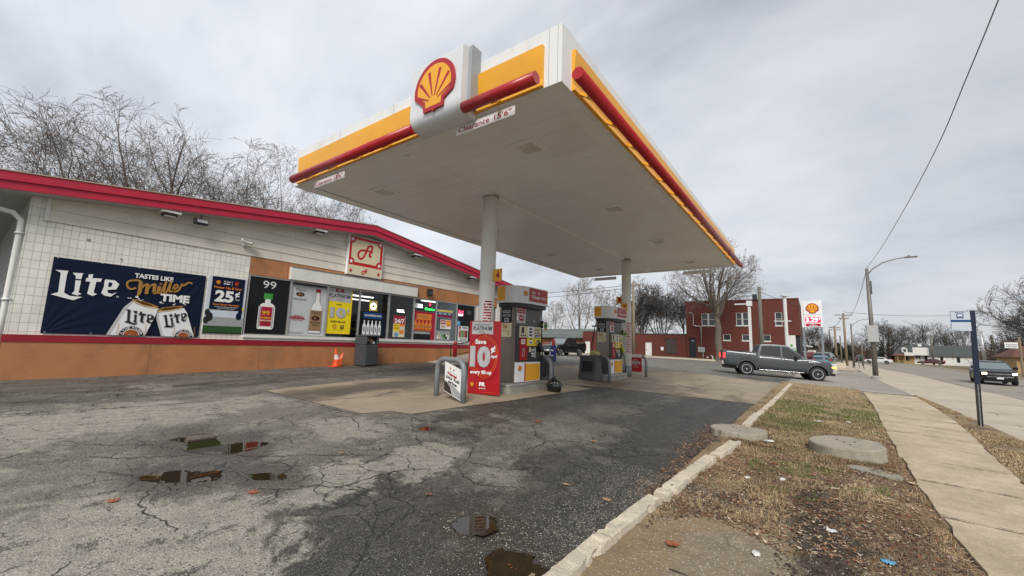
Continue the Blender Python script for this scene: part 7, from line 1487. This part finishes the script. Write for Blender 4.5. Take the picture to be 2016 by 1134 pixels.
B2=make_tree(33,'dark vine-hung bare tree just right of the far canopy column',gl(-25,73),GM,BARKD,TWIGD,H=14.0,spread=.55,nlimb=7,levels=4,kids=(6,6,6,5),fork=.12,r0=.28,rtw=.034)
dup(B2,gl(-21,72),1.9,'bare tree over the boarded window of the brick wing',GM,.90); dup(B2,gl(-17.5,74),3.6,'bare tree against the left side of the two-storey building',GM,.86); dup(B2,gl(-28.5,78),.9,'bare tree half hidden by the far canopy column',GM,.8); dup(B2,gl(-14,80),5.0,'bare tree behind the roof corner of the brick wing',GM,.85)
GR='bare trees over the road'
C1=make_tree(41,'large spreading bare tree at the right picture edge beyond the black SUV',gl(34,112),GR,BARKD,TWIGD,H=17.5,spread=1.2,nlimb=8,levels=4,kids=(6,6,6,5),fork=.16,r0=.45,rtw=.036,up=.25)
dup(C1,gl(28.5,104),2.0,'rusty brown bare tree between the bus stop post and the tan house',GR,.62)
for i,(x,y,s,rz,lb) in enumerate(((15,142,.66,.5,'bare tree left of the long white house roof'),(19.5,168,.70,1.7,'bare tree behind the dormer of the long white house'),(26.5,170,.74,3.0,'bare tree behind the roof ridge of the long white house'),(33,172,.68,4.0,'bare tree behind the right end of the long white house'),(10.5,138,.42,5.2,'small bare tree between the second street lamp and the nearest one'),(39,135,.8,2.6,'bare tree behind the tan house'))): dup(C1,gl(x,y),rz,lb,GR,s)
GS='small bare trees behind the price sign'
dup(B2,gl(-.8,110),.4,'bare tree seen between the legs of the price sign',GS,.62); dup(B2,gl(2.6,118),2.4,'bare tree right of the price sign',GS,.45); dup(B2,gl(-4,116),3.1,'bare tree behind the left post of the price sign',GS,.55)
# dark evergreen
def evergreen(x,y,h,w,label,seed,m):
    r=np.random.default_rng(seed); n=2600; u=r.uniform(0,1,n)**.8; a=r.uniform(0,2*np.pi,n); rad=w*(1-u)**.7*np.sqrt(r.uniform(.25,1,n))*(1+.25*np.sin(a*3+u*9)); C=np.stack([rad*np.cos(a),rad*np.sin(a),.3+u*h],1)
    d=r.normal(0,1,(n,3)); d/=np.linalg.norm(d,axis=1)[:,None]; e=np.cross(d,r.normal(0,1,(n,3))); e/=np.linalg.norm(e,axis=1)[:,None]; s=r.uniform(.12,.32,n)[:,None]
    V=np.concatenate([C-d*s-e*s*.5,C+d*s-e*s*.5,C+d*s*.8+e*s*.5,C-d*s+e*s*.5],0); Fq=np.stack([np.arange(n),np.arange(n)+n,np.arange(n)+2*n,np.arange(n)+3*n],1)
    t=thing('evergreen_tree',label,'tree',gl(x,y)); put(bpy.data.objects.new('crown',mesh_np('crown',V,Fq,m,False)),t); mb=MB(); mb.tube([(0,0,0),(0,0,h*.7)],[.2,.05],BARKD,8); mb.build('trunk',t)
EG=mat('evergreen_foliage',(.018,.024,.012),.8,var=.35,scale=1)
evergreen(15.7,156,5.2,1.9,'dark evergreen left of the tan porch',1,EG); evergreen(5.2,150,4.6,2.2,'dark round evergreen far along the left kerb',2,EG); evergreen(7.8,158,4.2,2.6,'broad dark evergreen beyond the second street lamp',3,EG); evergreen(-.4,104,3.2,1.8,'dark shrub behind the maroon SUV',4,EG)
# hedge-like brush and far woods: nobody could count these
def brush(name,pts,m,seed,n,h,spread,ln,label=None):
    r=np.random.default_rng(seed); idx=r.integers(0,len(pts)-1,n); tt=r.uniform(0,1,n)[:,None]; P=np.array(pts,float); B=P[idx]*(1-tt)+P[idx+1]*tt
    B=B+np.concatenate([r.normal(0,spread,(n,1)),r.normal(0,spread,(n,1))],1); z=g(B[:,0],B[:,1]); hh=h*(.55+.45*np.sin(B[:,0]*.35+seed)*np.cos(B[:,1]*.2))*1.0
    z0=z+r.uniform(0,1,n)**1.1*hh; d=r.normal(0,1,(n,3)); d[:,2]=np.abs(d[:,2])+.6; d/=np.linalg.norm(d,axis=1)[:,None]; L=(ln*r.uniform(.4,1.3,n))[:,None]; C=np.concatenate([B,z0[:,None]],1); e=np.cross(d,r.normal(0,1,(n,3))); e/=np.linalg.norm(e,axis=1)[:,None]; w=L*.028
    V=np.concatenate([C-e*w,C+e*w,C+d*L+e*w*.3,C+d*L-e*w*.3],0); i=np.arange(n); o=put(bpy.data.objects.new(name,mesh_np(name,V,np.stack([i,i+n,i+2*n,i+3*n],1),m,False))); tag(o,label,'brush',None,'stuff')
brush('undergrowth',[(-26,68),(-20,67),(-12,70)],TWIG,5,9000,5.0,1.6,1.6,'tangled grey-brown undergrowth behind the brick wing')
brush('undergrowth',[(-62,82),(-45,80),(-28,78)],TWIGP,6,9000,4.0,2.5,1.8,'pale undergrowth behind the grey-green roof')
brush('far_woods',[(-60,190),(-10,195),(20,200),(60,205),(110,190)],TWIGR,7,16000,5,7,3.0,'distant brown woods along the horizon')
brush('roadside_brush',[(29,116),(34,112),(38,118),(46,110)],TWIG,8,14000,6.0,2.0,2.0,'dense brown brush below the large tree at the right edge')
brush('roadside_brush',[(-6,95),(-2,93),(2,100)],TWIG,9,4000,2.6,1.2,1.0,'brown brush behind the parked cars')

# ------------------------------------------------------------------ litter, leaves, straw
LEAF=[mat('leaf_'+n,c,.7,var=.3,scale=30) for n,c in (('brown',(.14,.075,.042)),('dark',(.07,.042,.030)),('tan',(.30,.19,.11)),('rust',(.26,.075,.03)),('pale',(.48,.38,.27)))]
def on_strip(r,n,y0,y1,x0=-1.3,x1=1.3):
    y=r.uniform(y0,y1,n); x=r.uniform(x0,x1,n); xl=np.interp(y,[p[1] for p in SWL],[p[0] for p in SWL]); k=(x<xl-.01)&~((np.hypot(x+1.22,y-8.75)<.48)|(np.hypot(x-.31,y-8.62)<.50)); return x[k],y[k]
def leaf_mesh(name,x,y,z,size,r,m,label,lift=.02):
    n=len(x); a=r.uniform(0,2*np.pi,n); tilt=r.normal(0,.45,n); roll=r.normal(0,.45,n); s=size*r.uniform(.5,1.4,n)
    T=np.array([(-1,0),(-.35,.42),(.25,.5),(1,.0),(.2,-.48),(-.4,-.4)]); curl=np.array([.25,.15,.1,.35,-.05,.0])
    V=[];
    for k in range(6):
        u,v=T[k]*1.0; lx=u*s; ly=v*s; lz=curl[k]*s*.8+np.sin(tilt)*u*s*.5+np.sin(roll)*v*s*.5
        V.append(np.stack([x+lx*np.cos(a)-ly*np.sin(a),y+lx*np.sin(a)+ly*np.cos(a),z+lz+lift*r.uniform(0,1,n)],1) if k==0 else np.stack([x+lx*np.cos(a)-ly*np.sin(a),y+lx*np.sin(a)+ly*np.cos(a),V[0][:,2]+(curl[k]-curl[0])*s*.8+np.sin(tilt)*(u+1)*s*.5+np.sin(roll)*v*s*.5],1))
    V=np.concatenate(V,0); i=np.arange(n); Fq=np.concatenate([np.stack([i,i+n,i+2*n,i+3*n],1),np.stack([i,i+3*n,i+4*n,i+5*n],1)]); o=put(bpy.data.objects.new(name,mesh_np(name,V,Fq,m,False))); tag(o,label,'leaves',None,'stuff')
r=np.random.default_rng(99)
def dens(x,y,seed,sc=1.4,th=0.0): return np.array([mnoise.fractal(Vector((a*sc,b*sc,seed)),.8,2,3) for a,b in zip(x,y)])>th
nm_=['brown','dark','tan','rust','pale']
for i,(m,cnt) in enumerate(zip(LEAF,(17000,11000,12000,2200,4500))):
    x,y=on_strip(r,cnt,4.2 if i!=1 else 3.2,10.5); k=dens(x,y,i*3,1.4,-.12)&~(((x+.78)/.6)**2+((y-3.2)/1.2)**2<1); x,y=x[k],y[k]; z=gs(x,y); leaf_mesh('fallen_leaves',x,y,z,.0155,r,m,nm_[i]+' fallen leaves matted over the straw strip',.015)
for i,(m,cnt) in enumerate(zip(LEAF[:3],(700,500,500))):
    y=r.uniform(4.6,9.6,cnt); x=-1.42-np.abs(r.normal(0,.13,cnt))-(y>6.6)*r.uniform(0,.22,cnt); leaf_mesh('fallen_leaves',x,y,glot(x,y),.018,r,m,nm_[i]+' fallen leaves drifted against the lot side of the kerb stones',.01)
# straw and grass blades
def blades(name,x,y,zf,h,w,r,m,label,flat=1.2):
    n=len(x); z=zf(x,y); a=r.uniform(0,2*np.pi,n); L=h*r.uniform(.4,1.3,n); ti=(1.5-np.abs(r.normal(0,.35 if flat>1 else .8,n))).clip(.2,1.5); dx,dy=np.cos(a)*np.sin(ti)*L,np.sin(a)*np.sin(ti)*L; dz=np.cos(ti)*L
    px,py=-np.sin(a)*w,np.cos(a)*w; V=np.concatenate([np.stack([x-px,y-py,z-.004],1),np.stack([x+px,y+py,z-.004],1),np.stack([x+dx*.55+px*.7,y+dy*.55+py*.7,z+dz*.65+.004],1),np.stack([x+dx*.55-px*.7,y+dy*.55-py*.7,z+dz*.65+.004],1),np.stack([x+dx,y+dy,z+dz+.003],1)],0)
    i=np.arange(n); me=bpy.data.meshes.new(name); Fq=np.concatenate([np.stack([i,i+n,i+2*n,i+3*n],1),np.stack([i+3*n,i+2*n,i+4*n,i+4*n],1)])
    V2=V; F1=np.stack([i,i+n,i+2*n,i+3*n],1); o=put(bpy.data.objects.new(name,mesh_np(name,np.concatenate([V2]),F1,m,False))); tag(o,label,'grass',None,'stuff')
STRAW=mat('straw',(.44,.335,.19),.85,var=.3,scale=8); STRAWD=mat('straw_dark',(.20,.135,.075),.85,var=.3,scale=8); GRASS=mat('green_grass',(.13,.16,.045),.8,var=.35,scale=6)
sand=lambda x,y:((x+.70)/.72)**2+((y-3.2)/1.35)**2<1
for m,cnt,sd_,th,nm in((STRAW,110000,1,.02,'pale'),(STRAWD,80000,2,-.08,'dark')):
    x,y=on_strip(r,cnt,3.0,13.0); k=dens(x,y,sd_+20,1.1,th)&~sand(x,y)&~((((x+.05)/.3)**2+((y-4.9)/1.2)**2)<1); x,y=x[k],y[k]; blades('dry_grass',x,y,gs,.085,.0019,r,m,nm+' dry grass blades lying over the verge strip')
x,y=on_strip(r,26000,11,25.3); blades('dry_grass',x,y,gs,.07,.005,r,STRAW,'dry grass on the far half of the verge strip')
x,y=on_strip(r,60000,8.0,21,-1.1,1.4); k=dens(x,y,50,.9,-.02)&(r.uniform(0,1,len(x))<np.exp(-((y-13)/4.5)**2)); x,y=x[k],y[k]; blades('green_grass',x,y,gs,.06,.0045,r,GRASS,'green grass patch beyond the tank covers',.8)
x,y=on_strip(r,13000,5.6,8.6,-.8,.6); k=dens(x,y,60,1.9,.16); x,y=x[k],y[k]; blades('green_grass',x,y,gs,.05,.003,r,GRASS,'sparse green tufts in the straw before the raised tank cover',.8)
y=r.uniform(3,26,60000); xl=np.interp(y,[p[1] for p in SWR],[p[0] for p in SWR]); x=xl+.02+r.uniform(0,1,60000)*(3.40-xl); gv=lambda x,y:g(x,y)+.03
k=dens(x,y,70,.8,-.2); x,y=x[k],y[k]; h=len(x)*2//3; blades('dry_grass',x[:h],y[:h],gv,.07,.004,r,STRAW,'pale dry grass between the walk and the road'); blades('dry_grass',x[h:],y[h:],gv,.07,.004,r,STRAWD,'dark dry grass between the walk and the road')
# loose gravel along the kerb and on the old paving
def gravel(name,x,y,z,s,r,m,label):
    n=len(x); oc=np.array([(1,0,0),(0,1,0),(-1,0,0),(0,-1,0),(0,0,.7),(0,0,-.7)]); V=[];a=r.uniform(0,6.28,n); ss=s*r.uniform(.4,1.5,n)
    for k in range(6):
        q=oc[k]; jx,jy,jz=r.uniform(.6,1.2,n),r.uniform(.6,1.2,n),r.uniform(.5,1,n); u,v=q[0]*jx,q[1]*jy; V.append(np.stack([x+(u*np.cos(a)-v*np.sin(a))*ss,y+(u*np.sin(a)+v*np.cos(a))*ss,z+q[2]*jz*ss+ss*.3],1))
    V=np.concatenate(V,0); i=np.arange(n); T=[(0,1,4),(1,2,4),(2,3,4),(3,0,4)]; Fq=np.concatenate([np.stack([i+a_*n,i+b_*n,i+c_*n],1) for a_,b_,c_ in T]); o=put(bpy.data.objects.new(name,mesh_np(name,V,Fq,m,False))); tag(o,label,'gravel',None,'stuff')
GRW=mat('gravel_pale',(.46,.43,.37),.85,var=.25,scale=20); GRT=mat('gravel_tan',(.26,.235,.19),.85,var=.3,scale=20); GRD=mat('gravel_dark',(.10,.09,.08),.85,var=.3,scale=20)
def inpud(x,y): 
    P=np.stack([x,y],1); k=np.zeros(len(x),bool)
    for p in PUD: k|=sdist(P,p)<.02
    return k
def out_pads(x,y): return ~((y>4.4)&(x<-5.3))
x=-1.55-np.abs(r.normal(0,.40,3600)); y=r.uniform(1.2,5.5,3600); k=~inpud(x,y); x,y=x[k],y[k]; gravel('gravel',x,y,glot(x,y),.0045,r,GRW,'pale loose grit on the paving beside the kerb stones')
x=r.uniform(-9,-1.6,16000); y=r.uniform(.9,5.5,16000); k=~inpud(x,y)&out_pads(x,y)&dens(x,y,80,.9,-.05); x,y=x[k],y[k]; gravel('gravel',x,y,glot(x,y),.0038,r,GRT,'pale stone chips worn out of the paving')
x=r.uniform(-9,-1.6,9000); y=r.uniform(.9,5.5,9000); k=~inpud(x,y)&out_pads(x,y); x,y=x[k],y[k]; gravel('gravel',x,y,glot(x,y),.006,r,GRD,'dark stone chips worn out of the paving')
x,y=on_strip(r,4200,2.4,5.4,-1.3,.9); gravel('gravel',x,y,gs(x,y),.0055,r,GRW,'white grit in the bare soil')
x,y=on_strip(r,1300,3.2,5.4,-.35,.5); gravel('soil_clods',x,y,gs(x,y),.011,r,mat('soil_clod',(.045,.033,.024),.95,var=.3),'dark soil clods of the churned mud')
# rubble round the pothole rims
for i,p in enumerate(PUD[:4]):
    c=np.array(p); n=150; k=r.integers(0,len(c),n); q=c[k]+r.normal(0,.06,(n,2)); kk=~inpud(q[:,0],q[:,1]); q=q[kk]; gravel('gravel',q[:,0],q[:,1],glot(q[:,0],q[:,1]),.008,r,GRD if i%2 else GRT,['grit','rubble','chips','crumbs'][i]+' round the rim of pothole puddle number %d from the shop'%(i+1) if False else ['crumbled paving round the long narrow puddle','crumbled paving round the dark oblong puddle','crumbled paving round the small sky-lit puddle','crumbled paving round the puddle by the kerb'][i])
# star-shaped maple leaves that one can tell apart
def maple(x,y,s,rz,m,label,zf=glot,dz=.006):
    P=[(0,-1.0),(.08,-.45),(.55,-.62),(.42,-.25),(1,-.05),(.55,.15),(.75,.62),(.32,.42),(0,1.0),(-.32,.42),(-.75,.62),(-.55,.15),(-1,-.05),(-.42,-.25),(-.55,-.62),(-.08,-.45)]
    n=len(P); V=[(0,0,.12*s)]+[(a*s,b_*s,s*.28*(a*a+b_*b_)*abs(math.sin(i*1.7))) for i,(a,b_) in enumerate(P)]
    z=float(zf(np.array([x]),np.array([y]))[0]); mb=MB(); mb.add(V,[(0,1+i,1+(i+1)%n) for i in range(n)],m); mb.tube([(0,-s*.9,.0),(0.1*s,-s*1.7,.01)],.0018,m,5); o=mb.build('maple_leaf',fixn=False); o.location=(x,y,z+dz); o.rotation_euler=(0,0,rz); tag(o,label,'leaf','single fallen maple leaves')
ML=[(-5.28,1.12,.06,.4,3,'reddish leaf on the pale paving at the lower left',glot),(-3.22,3.09,.05,1.9,0,'dull brown leaf on dark paving above the sky-lit puddle',glot),(-1.02,3.70,.075,2.7,3,'bright orange star-shaped leaf on the sandy soil',gs),(-1.80,4.21,.055,.8,2,'tan leaf beside the gap in the kerb stones',glot),(-2.31,4.28,.05,2.2,2,'pale leaf on the dark paving left of the kerb',glot),(-2.83,6.11,.06,1.2,2,'leaf in the middle of the dark lane',glot),(-4.05,6.4,.06,.3,3,'leaf on the dark lane below the near plinth',glot),(-4.98,3.21,.05,2.9,2,'pale leaf above the long crack',glot),(-4.55,2.0,.06,1.0,3,'red-brown leaf by the muddy pothole edge',glot),(-2.43,3.06,.05,.5,2,'leaf half in the small sky-lit puddle',glot),(-1.86,2.70,.065,2.0,3,'large orange leaf lying in the puddle by the kerb',glot),(-1.74,2.60,.05,.9,4,'pale leaf at the rim of the puddle by the kerb',glot),(.89,7.3,.06,1.4,4,'pale curled leaf on the sidewalk slab',lambda x,y:g(x,y)+.04),(-.55,7.0,.055,.6,3,'orange leaf in the straw near the kerb',gs),(.1,6.2,.05,2.6,4,'pale leaf on the straw before the raised tank cover',gs)]
for x,y,s,rz,k,lb,zf in ML: maple(x,y,s,rz,LEAF[k],lb,zf,.012 if zf is gs else .008)
# rubble stones in the kerb puddle
def rock(x,y,s,seed,m,label,zf=glot):
    import bmesh
    bm=bmesh.new(); bmesh.ops.create_icosphere(bm,subdivisions=3,radius=1)
    for v in bm.verts: v.co*=1+.35*mnoise.fractal(Vector(v.co)*1.5+Vector((seed,0,0)),.9,2,4); v.co=Vector((v.co.x*s,v.co.y*s*.6,v.co.z*s*.45))
    me=bpy.data.meshes.new('rubble_stone'); bm.to_mesh(me); bm.free(); me.materials.append(m); o=put(bpy.data.objects.new('rubble_stone',me)); o.location=(x,y,float(zf(np.array([x]),np.array([y]))[0])+s*.15); o.rotation_euler=(0,0,seed); tag(o,label,'stone','loose stones by the kerb puddle')
RUB=mat('rubble_tan',(.27,.22,.15),.9,var=.3,scale=15,bump=.8,bscale=80)
rock(-1.74,2.40,.10,1,RUB,'long tan rubble lump in the puddle by the kerb'); rock(-1.70,2.66,.045,2,RUB,'small rounded rubble stone in the puddle by the kerb'); rock(-1.62,2.55,.04,3,RUB,'small rubble stone touching the kerb stone by the puddle')
rock(-1.30,9.45,.05,4,GRW,'pale stone beside the flat tank cover',gs)
# bits of litter
CUP=mat('litter_white',(.62,.62,.60),.4,var=.1); BLUEL=mat('litter_blue',(.12,.30,.48),.35,var=.2,scale=20)
def litter(x,y,w,h,rz,m,label,seed):
    nx=9; r_=np.random.default_rng(seed); V=[];z=float(gs(np.array([x]),np.array([y]))[0])+.012
    for j in range(nx):
        for i in range(nx): u,v=(i/(nx-1)-.5),(j/(nx-1)-.5); V.append((u*w*(1+.2*math.sin(v*9+seed)),v*h*(1+.2*math.sin(u*8+seed)),.018*abs(mnoise.fractal(Vector((u*4,v*4,seed)),.8,2,3))*1.6+.012*(1-4*v*v)))
    mb=MB(); mb.add(V,[(j*nx+i,j*nx+i+1,(j+1)*nx+i+1,(j+1)*nx+i) for j in range(nx-1) for i in range(nx-1)],m); o=mb.build('litter',smooth=True,fixn=False); o.location=(x,y,z); o.rotation_euler=(0,0,rz); tag(o,label,'litter','bits of litter on the verge strip')
litter(.02,4.82,.10,.05,-.5,CUP,'small white wrapper in the churned mud',1); litter(.36,4.45,.085,.045,-.4,BLUEL,'blue and white wrapper at the bottom of the picture near the walk',2); litter(-.46,3.95,.05,.07,.3,CUP,'white bottle cap scrap on the soil edge',3)
litter(-.72,8.45,.14,.09,.2,CUP,'flat white lid beside the flat tank cover',4); litter(-.05,11.9,.16,.10,.5,CUP,'white paper scrap in the green grass',5); litter(-.42,6.2,.09,.05,1.1,CUP,'white scrap in the leaves behind the kerb stone',6); litter(.52,12.3,.10,.07,.9,CUP,'smaller white scrap in the grass near the walk',7); litter(-.75,5.95,.07,.04,.7,CUP,'tiny white scrap next to the orange leaf by the kerb',8)
# fallen sticks
for x,y,L,rz,lb in((-.62,3.95,.22,2.0,'thin pale stick on the sand beside the mud'),(-.95,3.35,.30,-.3,'dark twig lying across the sandy soil'),(-3.5,3.55,.25,.2,'twig on the dark paving')):
    z=float((gs if x>-1.4 else glot)(np.array([x]),np.array([y]))[0])+.012; mb=MB(); mb.tube([(0,0,0),(L*.4,.01,.008),(L*.7,-.01,.0),(L,.015,.006)],[.004,.0035,.003,.0015],BARKP if L<.25 else BARKD,6); o=mb.build('stick',smooth=True); o.location=(x,y,z); o.rotation_euler=(0,0,rz); tag(o,lb,'stick')
